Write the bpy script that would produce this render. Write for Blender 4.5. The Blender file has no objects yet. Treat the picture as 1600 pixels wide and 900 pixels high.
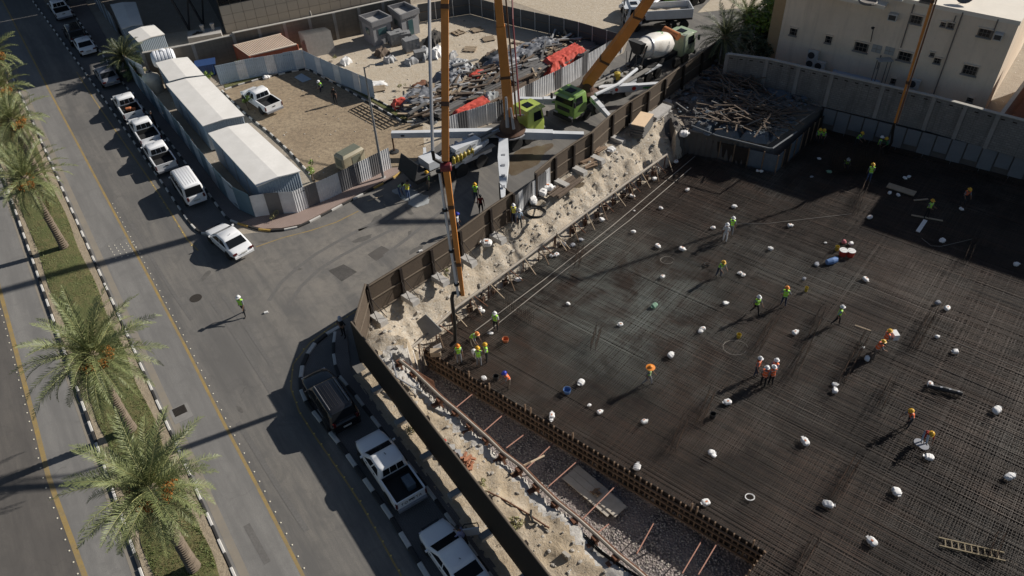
import bpy, bmesh, math, random
from mathutils import Vector, Matrix, noise, geometry
from mathutils.bvhtree import BVHTree
S = bpy.context.scene
C = S.collection
RND = random.Random(7)
PI = math.pi

# ------------------------------------------------------------------ camera
FOC, NAD, CAMH = 1212.0, (865.0, 1800.0), 36.0
_d = Vector((NAD[0]-800, NAD[1]-450, FOC)).normalized()
_up = -_d
_z = Vector((0, 0, 1))
_fw = (_z-_up*_z.dot(_up)).normalized()
_rt = _fw.cross(_up)
if _rt.x < 0: _rt = -_rt
def G(px, py, z=0.0):
    """the point of height z seen at pixel px,py of the 1600x900 photograph"""
    r = Vector((px-800, py-450, FOC))
    w = Vector((r.dot(_rt), r.dot(_fw), r.dot(_up)))
    t = (z-CAMH)/w.z
    return Vector((w.x*t, w.y*t, z))
def P(X):
    r = _rt*X[0]+_fw*X[1]+_up*(X[2]-CAMH)
    return (800+FOC*r.x/r.z, 450+FOC*r.y/r.z)
def _w(v): return Vector((v.dot(_rt), v.dot(_fw), v.dot(_up)))
cx, cy, cz = _w(Vector((1, 0, 0))), _w(Vector((0, -1, 0))), _w(Vector((0, 0, -1)))
cam = bpy.data.objects.new('camera', bpy.data.cameras.new('camera')); C.objects.link(cam)
M = Matrix((cx, cy, cz)).transposed().to_4x4(); M.translation = (0, 0, CAMH)
cam.matrix_world = M
cam.data.sensor_width = 36; cam.data.lens = FOC/1600*36; cam.data.clip_end = 3000; cam.data.clip_start = 1
S.camera = cam

# ------------------------------------------------------------------ light
SUN_AZ, SUN_EL = math.radians(25), math.radians(30.5)     # azimuth measured from +x towards +y
sd = Vector((math.cos(SUN_AZ)*math.cos(SUN_EL), math.sin(SUN_AZ)*math.cos(SUN_EL), math.sin(SUN_EL)))
W = bpy.data.worlds.new('World'); S.world = W; W.use_nodes = True
nt = W.node_tree; bg = nt.nodes['Background']
sky = nt.nodes.new('ShaderNodeTexSky'); sky.sky_type = 'NISHITA'; sky.sun_disc = False
sky.sun_elevation = SUN_EL; sky.sun_rotation = PI/2-SUN_AZ
nt.links.new(sky.outputs[0], bg.inputs[0]); bg.inputs[1].default_value = 0.05
sl = bpy.data.lights.new('sun', 'SUN'); sl.energy = 5.0; sl.angle = math.radians(0.6); sl.color = (1, .94, .86)
so = bpy.data.objects.new('sun', sl); C.objects.link(so); so.location = (60, 30, 60)
so.rotation_euler = sd.to_track_quat('Z', 'Y').to_euler()
S.view_settings.view_transform = 'Standard'; S.view_settings.look = 'None'
S.view_settings.exposure = 0.16; S.view_settings.gamma = 1

# ------------------------------------------------------------------ materials
def new_mat(name, rough=.8, metal=0.0):
    m = bpy.data.materials.new(name); m.use_nodes = True
    b = m.node_tree.nodes['Principled BSDF']
    b.inputs['Roughness'].default_value = rough; b.inputs['Metallic'].default_value = metal
    return m, m.node_tree.nodes, m.node_tree.links, b
def rgb(c): return (c[0], c[1], c[2], 1)
def mixc(n, l, fac, a, b, mode='MIX'):
    x = n.new('ShaderNodeMix'); x.data_type = 'RGBA'; x.blend_type = mode
    for sock, v in ((x.inputs[0], fac), (x.inputs[6], a), (x.inputs[7], b)):
        if hasattr(v, 'links'): l.new(v, sock)
        elif isinstance(v, (int, float)): sock.default_value = v
        else: sock.default_value = rgb(v)
    return x.outputs[2]
def nz(n, l, co, scale, detail=4, rough=.6, dist=0):
    t = n.new('ShaderNodeTexNoise'); t.inputs['Scale'].default_value = scale
    t.inputs['Detail'].default_value = detail; t.inputs['Roughness'].default_value = rough
    t.inputs['Distortion'].default_value = dist
    l.new(co, t.inputs['Vector']); return t.outputs['Fac']
def ramp(n, l, v, a, b, c0=0.0, c1=1.0):
    r = n.new('ShaderNodeMapRange'); r.inputs[1].default_value = a; r.inputs[2].default_value = b
    r.inputs[3].default_value = c0; r.inputs[4].default_value = c1
    l.new(v, r.inputs[0]); return r.outputs[0]
def coord(n, l, rot=0, world=True):
    if world:
        g = n.new('ShaderNodeNewGeometry'); o = g.outputs['Position']
    else:
        g = n.new('ShaderNodeTexCoord'); o = g.outputs['Object']
    if rot or True:
        mp = n.new('ShaderNodeMapping'); mp.inputs['Rotation'].default_value = (0, 0, rot)
        l.new(o, mp.inputs['Vector']); return mp.outputs[0]
def bump(n, l, b, h, strength=.4, dist=.05):
    k = n.new('ShaderNodeBump'); k.inputs['Strength'].default_value = strength
    k.inputs['Distance'].default_value = dist
    l.new(h, k.inputs['Height']); l.new(k.outputs[0], b.inputs['Normal'])
MC = {}
def mat(name, c, rough=.7, metal=0.0, var=.25, scale=3.0, c2=None, world=False, bmp=0.0, bscale=None, coat=0):
    """plain procedural material: colour worn and mottled by two noises"""
    if name in MC: return MC[name]
    m, n, l, b = new_mat(name, rough, metal)
    co = coord(n, l, world=world)
    d = c2 or tuple(x*(1-var) for x in c)
    f1 = ramp(n, l, nz(n, l, co, scale), .35, .7)
    f2 = ramp(n, l, nz(n, l, co, scale*9, 3), .3, .8)
    a = mixc(n, l, f1, c, d)
    out = mixc(n, l, f2, a, tuple(x*(1-var*.6) for x in c))
    l.new(out, b.inputs['Base Color'])
    if bmp: bump(n, l, b, nz(n, l, co, bscale or scale*6), bmp)
    if coat:
        b.inputs['Coat Weight'].default_value = coat
    MC[name] = m
    return m
ROADANG = None
pA, pB = G(172, 320), G(350, 662)
U = (pB-pA).normalized()                       # along the road, towards the camera
V = Vector((-U.y, U.x, 0))                     # across it, to the right
if V.x < 0: V = -V
RA = math.atan2(U.y, U.x)

def asphalt(name, base, dark, tan, crack=True):
    m, n, l, b = new_mat(name, .92)
    co = coord(n, l, -RA)
    st = n.new('ShaderNodeMapping'); st.inputs['Scale'].default_value = (.12, 1.1, 1); l.new(co, st.inputs['Vector'])
    big = ramp(n, l, nz(n, l, co, .09, 5, .6, .6), .38, .62)
    streak = ramp(n, l, nz(n, l, st.outputs[0], .9, 5, .65), .38, .6)
    mid = ramp(n, l, nz(n, l, co, .7, 6, .7, .8), .5, .74)
    fine = ramp(n, l, nz(n, l, co, 24, 3, .8), .3, .75)
    a = mixc(n, l, big, base, tan)
    a = mixc(n, l, streak, a, tuple(x*.74 for x in base))
    dd = n.new('ShaderNodeVectorMath'); dd.operation = 'DISTANCE'; gg = n.new('ShaderNodeNewGeometry'); l.new(gg.outputs['Position'], dd.inputs[0]); jp = G(600, 385); dd.inputs[1].default_value = (jp.x, jp.y, 0)
    dm = ramp(n, l, dd.outputs['Value'], 2, 13, .9, 0); d2 = ramp(n, l, nz(n, l, co, .35, 5, .7), .4, .62); mq = n.new('ShaderNodeMath'); mq.operation = 'MULTIPLY'; l.new(dm, mq.inputs[0]); l.new(d2, mq.inputs[1]); a = mixc(n, l, mq.outputs[0], a, (.33, .295, .245))
    x = n.new('ShaderNodeMath'); x.operation = 'MULTIPLY'; x.inputs[1].default_value = .75; l.new(mid, x.inputs[0])
    a = mixc(n, l, x.outputs[0], a, dark)
    a = mixc(n, l, fine, a, tuple(x*.72 for x in base))
    if crack:
        vo = n.new('ShaderNodeTexVoronoi'); vo.feature = 'DISTANCE_TO_EDGE'; vo.inputs['Scale'].default_value = .16
        wv = n.new('ShaderNodeVectorMath'); wv.operation = 'ADD'
        tn = n.new('ShaderNodeTexNoise'); tn.inputs['Scale'].default_value = .9; tn.inputs['Detail'].default_value = 6
        l.new(co, tn.inputs['Vector'])
        sc = n.new('ShaderNodeVectorMath'); sc.operation = 'SCALE'; sc.inputs[3].default_value = 2.2
        l.new(tn.outputs['Color'], sc.inputs[0]); l.new(co, wv.inputs[0]); l.new(sc.outputs[0], wv.inputs[1])
        l.new(wv.outputs[0], vo.inputs['Vector'])
        c1 = ramp(n, l, vo.outputs['Distance'], .0, .009, .3, 0)
        gate = ramp(n, l, nz(n, l, co, .13, 2), .52, .66)
        mm = n.new('ShaderNodeMath'); mm.operation = 'MULTIPLY'; l.new(c1, mm.inputs[0]); l.new(gate, mm.inputs[1])
        a = mixc(n, l, mm.outputs[0], a, (.03, .028, .026))
    l.new(a, b.inputs['Base Color'])
    bump(n, l, b, nz(n, l, co, 30, 3, .8), .35, .02)
    MC[name] = m; return m
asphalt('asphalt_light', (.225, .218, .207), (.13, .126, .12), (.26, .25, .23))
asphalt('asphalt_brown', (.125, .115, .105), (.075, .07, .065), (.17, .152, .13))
def ground_mat(name, a, b_, c, s=.25, bmp=.6, bs=4, speck=None):
    m, n, l, b = new_mat(name, .95)
    co = coord(n, l)
    f = ramp(n, l, nz(n, l, co, s, 6, .65, .5), .36, .64)
    g = ramp(n, l, nz(n, l, co, s*9, 5, .7), .42, .7)
    h = ramp(n, l, nz(n, l, co, 14, 3, .8), .35, .75)
    x = mixc(n, l, f, a, b_); x = mixc(n, l, g, x, c)
    x = mixc(n, l, h, x, tuple(v*.7 for v in b_))
    if speck:
        vo = n.new('ShaderNodeTexVoronoi'); vo.inputs['Scale'].default_value = 2.6; l.new(co, vo.inputs['Vector'])
        k = ramp(n, l, vo.outputs['Distance'], .1, .16, 1, 0)
        rr = n.new('ShaderNodeSeparateColor'); l.new(vo.outputs['Color'], rr.inputs[0])
        q = ramp(n, l, rr.outputs[0], .72, .76)
        mm = n.new('ShaderNodeMath'); mm.operation = 'MULTIPLY'; l.new(k, mm.inputs[0]); l.new(q, mm.inputs[1])
        x = mixc(n, l, mm.outputs[0], x, speck)
    l.new(x, b.inputs['Base Color'])
    bump(n, l, b, nz(n, l, co, bs, 8, .75), bmp, .15)
    MC[name] = m; return m
def gravel_mat(name, a, b_, scale=9):
    m, n, l, b = new_mat(name, .95)
    co = coord(n, l)
    vo = n.new('ShaderNodeTexVoronoi'); vo.inputs['Scale'].default_value = scale; l.new(co, vo.inputs['Vector'])
    rr = n.new('ShaderNodeSeparateColor'); l.new(vo.outputs['Color'], rr.inputs[0])
    x = mixc(n, l, rr.outputs[0], a, b_)
    k = ramp(n, l, vo.outputs['Distance'], .25, .6)
    x = mixc(n, l, k, x, tuple(v*.4 for v in b_))
    f = ramp(n, l, nz(n, l, co, .6), .4, .65); x = mixc(n, l, f, x, tuple(v*.6 for v in a))
    l.new(x, b.inputs['Base Color'])
    inv = ramp(n, l, vo.outputs['Distance'], 0, .7, 1, 0)
    bump(n, l, b, inv, .9, .08); MC[name] = m; return m
def brick_mat(name, c1, c2, mortar, bw, bh, ang=0, rough=.9, vertical=False, ms=.02, streak=0, bm=.5):
    """fine masonry or paver joints, too small to be told apart singly in the photograph"""
    m, n, l, b = new_mat(name, rough)
    co = coord(n, l, -ang)
    if vertical:
        sp = n.new('ShaderNodeSeparateXYZ'); cb = n.new('ShaderNodeCombineXYZ')
        l.new(co, sp.inputs[0]); l.new(sp.outputs[0], cb.inputs[0]); l.new(sp.outputs[2], cb.inputs[1]); v = cb.outputs[0]
    else: v = co
    br = n.new('ShaderNodeTexBrick'); br.inputs['Scale'].default_value = 1
    br.inputs['Brick Width'].default_value = bw; br.inputs['Row Height'].default_value = bh
    br.inputs['Mortar Size'].default_value = ms; br.inputs['Color1'].default_value = rgb(c1)
    br.inputs['Color2'].default_value = rgb(c2); br.inputs['Mortar'].default_value = rgb(mortar)
    l.new(v, br.inputs['Vector'])
    f = ramp(n, l, nz(n, l, co, .5, 6, .7), .35, .7)
    x = mixc(n, l, f, br.outputs['Color'], tuple(k*.62 for k in c2))
    g = ramp(n, l, nz(n, l, co, 16, 3, .8), .3, .8)
    x = mixc(n, l, g, x, tuple(k*.8 for k in c1))
    if streak:
        mp = n.new('ShaderNodeMapping'); mp.inputs['Scale'].default_value = (1.6, 1.6, .12); l.new(co, mp.inputs['Vector'])
        h = ramp(n, l, nz(n, l, mp.outputs[0], 1, 5, .7), .5, .75, 0, streak); x = mixc(n, l, h, x, tuple(k*.45 for k in c2))
    l.new(x, b.inputs['Base Color'])
    bump(n, l, b, br.outputs['Fac'], -bm, .02); MC[name] = m; return m
def screen_mat(name, c):
    """woven shade net on the hoarding: mottled, with fine lighter specks"""
    m, n, l, b = new_mat(name, .9)
    co = coord(n, l)
    f = ramp(n, l, nz(n, l, co, 1.2, 5), .35, .7); x = mixc(n, l, f, c, tuple(v*.6 for v in c))
    g = ramp(n, l, nz(n, l, co, 26, 2), .35, .65); x = mixc(n, l, g, x, tuple(v*1.5 for v in c))
    l.new(x, b.inputs['Base Color']); MC[name] = m; return m

asphalt('asphalt', (.162, .155, .146), (.09, .087, .083), (.25, .228, .195))
ground_mat('desert', (.34, .29, .23), (.4, .35, .28), (.3, .245, .19), .12, .5, 2, (.6, .57, .52))
ground_mat('yard_sand', (.5, .43, .33), (.57, .5, .4), (.43, .34, .23), .2, .5, 3, (.66, .63, .58))
ground_mat('bank_sand', (.5, .39, .25), (.57, .49, .38), (.42, .31, .19), .45, .9, 3, (.66, .64, .6))
ground_mat('shotcrete', (.52, .49, .45), (.62, .6, .56), (.44, .39, .32), .6, .6, 4)
ground_mat('spoil', (.46, .385, .285), (.56, .51, .43), (.42, .31, .195), .5, 1.0, 3, (.7, .68, .64))
ground_mat('lot_dirt', (.27, .2, .13), (.42, .33, .22), (.11, .085, .062), .3, .4, 3)
ground_mat('grass', (.11, .145, .04), (.2, .165, .07), (.07, .12, .028), .35, .9, 9)
ground_mat('border_soil', (.36, .29, .2), (.42, .35, .25), (.28, .22, .15), .5, .6, 5)
ground_mat('blinding', (.062, .041, .029), (.072, .062, .05), (.038, .026, .019), .09, .5, 2)
gravel_mat('gravel', (.42, .35, .32), (.2, .18, .18), 7)
brick_mat('bay_pavers', (.17, .165, .16), (.13, .125, .12), (.08, .075, .07), .22, .11, RA, bm=.3)
brick_mat('walk_pavers', (.4, .3, .26), (.34, .25, .21), (.2, .16, .14), .22, .11, RA, bm=.3)
brick_mat('grey_pavers', (.22, .19, .175), (.17, .15, .14), (.1, .09, .085), .22, .11, RA, bm=.3)

# ------------------------------------------------------------------ mesh building
class MB:
    def __init__(s): s.v = []; s.f = []; s.m = []
    def add(s, vs, fs, mi=0):
        o = len(s.v); s.v += [Vector(p) for p in vs]
        s.f += [tuple(i+o for i in f) for f in fs]; s.m += [mi]*len(fs); return s
    def box(s, c, size, mi=0, ax=None, taper=1.0):
        c = Vector(c); X, Y, Z = ax or (Vector((1, 0, 0)), Vector((0, 1, 0)), Vector((0, 0, 1)))
        a, b, h = size[0]/2, size[1]/2, size[2]/2; vs = []
        for k, t in ((-1, 1), (1, taper)):
            for i, j in ((-1, -1), (1, -1), (1, 1), (-1, 1)): vs.append(c+X*a*i*t+Y*b*j*t+Z*h*k)
        return s.add(vs, [(3, 2, 1, 0), (4, 5, 6, 7), (0, 1, 5, 4), (1, 2, 6, 5), (2, 3, 7, 6), (3, 0, 4, 7)], mi)
    def bar(s, p, q, w, h=None, mi=0, up=None, w2=None, h2=None):
        p, q = Vector(p), Vector(q); d = q-p; L = d.length
        if L < 1e-6: return s
        Z = d/L; h = h or w; up = Vector(up) if up is not None else Vector((0, 0, 1))
        if abs(Z.dot(up)) > .99: up = Vector((1, 0, 0))
        X = Z.cross(up).normalized(); Y = X.cross(Z).normalized()
        vs = []
        for c, ww, hh in ((p, w, h), (q, w2 or w, h2 or h)):
            for i, j in ((-1, -1), (1, -1), (1, 1), (-1, 1)): vs.append(c+X*ww/2*i+Y*hh/2*j)
        return s.add(vs, [(3, 2, 1, 0), (4, 5, 6, 7), (0, 1, 5, 4), (1, 2, 6, 5), (2, 3, 7, 6), (3, 0, 4, 7)], mi)
    def tube(s, pts, r, n=8, mi=0, cap=True):
        pts = [Vector(p) for p in pts]; o = len(s.v); k = len(pts)
        rs = r if isinstance(r, (list, tuple)) else [r]*k
        prev = None
        for i, p in enumerate(pts):
            t = (pts[min(i+1, k-1)]-pts[max(i-1, 0)]).normalized()
            if prev is None:
                a = Vector((0, 0, 1)) if abs(t.z) < .9 else Vector((1, 0, 0))
                X = t.cross(a).normalized()
            else: X = (prev-t*prev.dot(t)).normalized()
            prev = X; Y = t.cross(X)
            for j in range(n):
                a = 2*PI*j/n; s.v.append(p+(X*math.cos(a)+Y*math.sin(a))*rs[i])
        for i in range(k-1):
            for j in range(n):
                s.f.append((o+i*n+j, o+i*n+(j+1) % n, o+(i+1)*n+(j+1) % n, o+(i+1)*n+j)); s.m.append(mi)
        if cap:
            s.f.append(tuple(o+j for j in reversed(range(n)))); s.m.append(mi)
            s.f.append(tuple(o+(k-1)*n+j for j in range(n))); s.m.append(mi)
        return s
    def lathe(s, base, prof, n=16, axis=(0, 0, 1), mi=0):
        A = Vector(axis).normalized(); base = Vector(base)
        return s.tube_rings([(base+A*z, A, r) for r, z in prof], n, mi)
    def tube_rings(s, rings, n, mi):
        o = len(s.v)
        A = rings[0][1]; a = Vector((0, 0, 1)) if abs(A.z) < .9 else Vector((1, 0, 0))
        X = A.cross(a).normalized(); Y = A.cross(X)
        for p, _, r in rings:
            for j in range(n):
                t = 2*PI*j/n; s.v.append(p+(X*math.cos(t)+Y*math.sin(t))*r)
        for i in range(len(rings)-1):
            for j in range(n):
                s.f.append((o+i*n+j, o+i*n+(j+1) % n, o+(i+1)*n+(j+1) % n, o+(i+1)*n+j)); s.m.append(mi)
        s.f.append(tuple(o+j for j in reversed(range(n)))); s.m.append(mi)
        s.f.append(tuple(o+(len(rings)-1)*n+j for j in range(n))); s.m.append(mi)
        return s
    def loft(s, rings, mi=0, cap=True):
        o = len(s.v); n = len(rings[0])
        for r in rings: s.v += [Vector(p) for p in r]
        for i in range(len(rings)-1):
            for j in range(n):
                s.f.append((o+i*n+j, o+i*n+(j+1) % n, o+(i+1)*n+(j+1) % n, o+(i+1)*n+j)); s.m.append(mi)
        if cap:
            s.f.append(tuple(o+j for j in reversed(range(n)))); s.m.append(mi)
            s.f.append(tuple(o+(len(rings)-1)*n+j for j in range(n))); s.m.append(mi)
        return s
    def prism(s, poly, z0, z1, mi=0):
        return s.loft([[(p[0], p[1], z0) for p in poly], [(p[0], p[1], z1) for p in poly]], mi)
    def poly(s, pts, z=None, holes=(), mi=0):
        loops = [[Vector((p[0], p[1], p[2] if z is None else z)) for p in pts]]+[[Vector((p[0], p[1], z)) for p in h] for h in holes]
        tris = geometry.tessellate_polygon(loops); flat = [p for lp in loops for p in lp]
        fs = []
        for t in tris:
            a, b, c = (flat[i] for i in t)
            fs.append(t if (b-a).cross(c-a).z >= 0 else (t[0], t[2], t[1]))
        return s.add(flat, fs, mi)
    def quad(s, a, b, c, d, mi=0): return s.add([a, b, c, d], [(0, 1, 2, 3)], mi)
    def grid(s, fn, nu, nv, mi=0):
        vs = [fn(i/nu, j/nv) for j in range(nv+1) for i in range(nu+1)]
        fs = [(j*(nu+1)+i, j*(nu+1)+i+1, (j+1)*(nu+1)+i+1, (j+1)*(nu+1)+i) for j in range(nv) for i in range(nu)]
        return s.add(vs, fs, mi)
    def mesh(s, name, mats, smooth=0):
        me = bpy.data.meshes.new(name); me.from_pydata([tuple(v) for v in s.v], [], s.f)
        for k in (mats if isinstance(mats, (list, tuple)) else [mats]): me.materials.append(MC[k] if isinstance(k, str) else k)
        me.polygons.foreach_set('material_index', s.m)
        me.validate(); me.update()
        bm = bmesh.new(); bm.from_mesh(me)
        if len(bm.faces) < 60000: bmesh.ops.recalc_face_normals(bm, faces=bm.faces)
        bm.to_mesh(me); bm.free()
        if smooth:
            me.polygons.foreach_set('use_smooth', [True]*len(me.polygons)); me.set_sharp_from_angle(angle=math.radians(smooth))
        return me
    def build(s, name, mats, parent=None, world=False, smooth=0):
        if parent is not None and world:
            t = root_of(parent); L = t.location; R = Matrix.Rotation(-t.rotation_euler.z, 3, 'Z')
            s.v = [R @ (v-L) for v in s.v]
        o = bpy.data.objects.new(name, s.mesh(name, mats, smooth)); C.objects.link(o)
        if parent is not None: o.parent = parent
        return o
def root_of(o):
    while o.parent is not None: o = o.parent
    return o
def recenter(o):
    """put a one-mesh thing's origin at its base"""
    vs = o.data.vertices
    if not vs: return o
    c = Vector((sum(v.co.x for v in vs)/len(vs), sum(v.co.y for v in vs)/len(vs), min(v.co.z for v in vs)))
    o.data.transform(Matrix.Translation(-c)); o.location = c; return o
def tag(o, label=None, cat=None, group=None, kind=None):
    if label: o['label'] = label
    if cat: o['category'] = cat
    if group: o['group'] = group
    if kind: o['kind'] = kind
    return o
def thing(name, label, cat, loc=(0, 0, 0), rz=0.0, group=None):
    o = bpy.data.objects.new(name, None); C.objects.link(o); o.empty_display_size = .3
    o.location = loc; o.rotation_euler = (0, 0, rz); return tag(o, label, cat, group)
def struct(name, mb, mats, smooth=0):
    o = mb.build(name, mats, smooth=smooth); o['kind'] = 'structure'; return o
def one(name, mb, mats, label, cat, group=None, smooth=0):
    return tag(recenter(mb.build(name, mats, smooth=smooth)), label, cat, group)
def copy_tree(o, parent=None):
    c = o.copy(); C.objects.link(c)
    if parent is not None: c.parent = parent
    for ch in list(o.children):
        k = ch.copy(); C.objects.link(k); k.parent = c
        for g in list(ch.children):
            q = g.copy(); C.objects.link(q); q.parent = k
    return c
def piece(name, me, parent, M4, world=False):
    o = bpy.data.objects.new(name, me); C.objects.link(o); o.parent = parent
    if world:
        t = root_of(parent); M4 = (Matrix.Translation(t.location) @ Matrix.Rotation(t.rotation_euler.z, 4, 'Z')).inverted() @ M4
    o.matrix_basis = M4
    return o
def xf(loc, rz=0, sc=(1, 1, 1), rx=0, ry=0):
    return Matrix.Translation(loc) @ Matrix.Rotation(rz, 4, 'Z') @ Matrix.Rotation(ry, 4, 'Y') @ Matrix.Rotation(rx, 4, 'X') @ Matrix.Diagonal((*sc, 1))
def resample(pts, step):
    pts = [Vector(p) for p in pts]; out = [pts[0].copy()]; L = 0
    seg = [(pts[i+1]-pts[i]).length for i in range(len(pts)-1)]; tot = sum(seg); n = max(1, round(tot/step))
    for k in range(1, n+1):
        t = tot*k/n; i = 0
        while i < len(seg)-1 and t > seg[i]: t -= seg[i]; i += 1
        out.append(pts[i].lerp(pts[i+1], min(1, t/seg[i])))
    return out
def gp(*pp, z=0): return [G(x, y, z) for x, y in pp]
def fbm(p, s=1.0, o=4): return noise.fractal(Vector(p)*s, 1.0, 2.0, o)
def ang(p, q): d = Vector(q)-Vector(p); return math.atan2(d.y, d.x)
# ================================================================== the setting
def inpoly(p, poly):
    x, y = p[0], p[1]; c = False; j = len(poly)-1
    for i in range(len(poly)):
        a, b = poly[i], poly[j]
        if (a[1] > y) != (b[1] > y) and x < (b[0]-a[0])*(y-a[1])/(b[1]-a[1])+a[0]: c = not c
        j = i
    return c
def dseg(p, a, b):
    ax, ay, bx, by = a[0], a[1], b[0], b[1]; dx, dy = bx-ax, by-ay
    t = max(0, min(1, ((p[0]-ax)*dx+(p[1]-ay)*dy)/(dx*dx+dy*dy+1e-9)))
    return math.hypot(p[0]-ax-dx*t, p[1]-ay-dy*t)
def dline(p, pts): return min(dseg(p, pts[i], pts[i+1]) for i in range(len(pts)-1))

NF0, NF1 = G(548, 506, 3.3), G(858, 900, 3.5); NF0.z = NF1.z = 0
NF2 = NF0+(NF1-NF0)*1.35
FA = G(581, 494)
FARF = [FA]+gp((677, 433), (721, 404), (767, 369), (802, 345))
FARG = gp((815, 331), (860, 292))
FARH = gp((836, 311), (866, 285), (894, 265), (922, 247), (954, 217), (982, 197), (1009, 180), (1035, 160), (1063, 139), (1092, 118), (1118, 100))
WALLF = gp((1140, 122), (1290, 178), (1440, 216), (1500, 232), (1640, 268), (1800, 312), (2000, 368))
HOLE = [NF2, NF0, FA]+FARF[1:]+[FARG[1]]+FARH[2:8]+gp((1072, 204), (1200, 226), (1244, 196), (1284, 166), (1440, 203), (2000, 342))+[Vector((75, 30, 0)), Vector((60, -8, 0)), Vector((20, -8, 0))]
SZ = -2.2
WD = (G(1440, 203)-G(1284, 166)).normalized(); WN = Vector((WD.y, -WD.x, 0)); WN = WN if WN.y < 0 else -WN
WQ = [G(1284, 166)+WN*.42+WD*.6, G(1440, 203)+WN*.42, G(2000, 342)+WN*.42]
for q in WQ: q.z = SZ
SLABP = gp((664, 545), (782, 452), (900, 365), (985, 302), (1078, 237), (1212, 270), (1268, 218), z=SZ)+WQ+[Vector((66, 30, SZ)), Vector((55, -4, SZ)), Vector((24, -4, SZ))]+gp((1150, 925), (1197, 862), z=SZ)
PF0, PF1 = SLABP[0], SLABP[-1]
PL = gp((610, 556), (624, 567), (645.5, 584), (687, 624), (711, 644), (762, 689), (784, 711), (813, 733), (839, 760), (867, 787), (902, 815), (930, 840), (962, 870), (995, 897), (1100, 990), (1220, 1100), z=.2)
TRP = PL[1:]+[Vector((26, -8, 0)), Vector((30, 0, 0))]+[PF1, PF0]

g = MB(); R = 700
g.poly([(-R, -60), (R, -60), (R, 1200), (-R, 1200)], 0, [HOLE]); struct('ground', g, 'desert')

# the excavation: one displaced sheet with a steep near side, a sloping far side and the stone-filled trench
def ez(x, y):
    p = (x, y)
    n1 = fbm((x, y, 0), .35, 5); n2 = fbm((x+9, y, 3), 1.5, 4)
    if not inpoly(p, HOLE): return -.06
    if inpoly(p, SLABP): return SZ-1.2
    dh = min(dseg(p, HOLE[i], HOLE[(i+1) % len(HOLE)]) for i in range(len(HOLE)))
    top = .04+min(1, dh/.8)*(.12+.28*n1+.16*n2)
    if inpoly(p, TRP):
        d = dline(p, PL); e = dseg(p, PF0, PF1)
        z = -4.0+.05*n2+.1*n1+max(0, .7-.3*d)
        if d < .18: z = -3.6
        return z
    dp = dline(p, PL); ds = min(dseg(p, SLABP[i], SLABP[(i+1) % len(SLABP)]) for i in range(len(SLABP)))
    if dp < ds and dseg(p, NF0, NF2) < 8:
        return top if dp > .12 else top-.3
    z = SZ-.32+ds*(.85 if x < 15 and y < 62 else 2.6)+(.5*n1+.28*n2)*min(1, ds/1.2)
    k = min(top+.15*n2, z)
    if x+y > 80 and x > 17.5: return SZ-1.2 if x > 29 else -.2*(ds/(dh+ds+.01))+(SZ-.5)*(dh/(dh+ds+.01))
    return k
x0, x1, y0, y1, st = -13.5, 62, 6, 80, .22
nx, ny = int((x1-x0)/st), int((y1-y0)/st)
zs = {}; vid = {}; vs = []; fs = []; ms = []
HB = [NF0-V*1.2-U*1.2, NF2-V*1.2]
def need(x, y):
    X = Vector((x, y, 0)); px = P(X)
    if px[0] < 480 or px[1] > 1010 or px[0] > 1680: return False
    if inpoly((x, y), HOLE):
        if inpoly((x, y), SLABP): return min(dseg((x, y), SLABP[i], SLABP[(i+1) % len(SLABP)]) for i in range(len(SLABP))) < .5
        return True
    return min(dseg((x, y), HOLE[i], HOLE[(i+1) % len(HOLE)]) for i in range(len(HOLE))) < .5
ok = [[need(x0+i*st, y0+j*st) for i in range(nx+1)] for j in range(ny+1)]
def vget(i, j):
    if (i, j) not in vid:
        x, y = x0+i*st, y0+j*st; vid[i, j] = len(vs); vs.append((x, y, ez(x, y)))
    return vid[i, j]
for j in range(ny):
    for i in range(nx):
        if ok[j][i] and ok[j][i+1] and ok[j+1][i] and ok[j+1][i+1]:
            a = [vget(i, j), vget(i+1, j), vget(i+1, j+1), vget(i, j+1)]
            fs.append(tuple(a)); x, y = x0+i*st+st/2, y0+j*st+st/2
            zz = sum(vs[k][2] for k in a)/4
            if inpoly((x, y), TRP): m = 2 if zz < -2.4 else 4
            elif dseg((x, y), NF0, NF2) < 6 and dseg((x, y), FA, FARF[-1]) > 3.5: m = 0 if dline((x, y), PL) > .75+.5*fbm((x, y, 7), .8) else 4
            else: m = 1
            if x+y > 75 and x > 14.5: m = 3  # shade of the far corner deepened by a darker ground colour
            ms.append(m)
e = MB(); e.v = [Vector(v) for v in vs]; e.f = fs; e.m = ms
mat('shaded_soil', (.12, .11, .1), .95, var=.4, scale=.5, world=True, bmp=.5)
struct('excavation', e, ['bank_sand', 'spoil', 'gravel', 'shaded_soil', 'shotcrete'], smooth=50)

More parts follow.
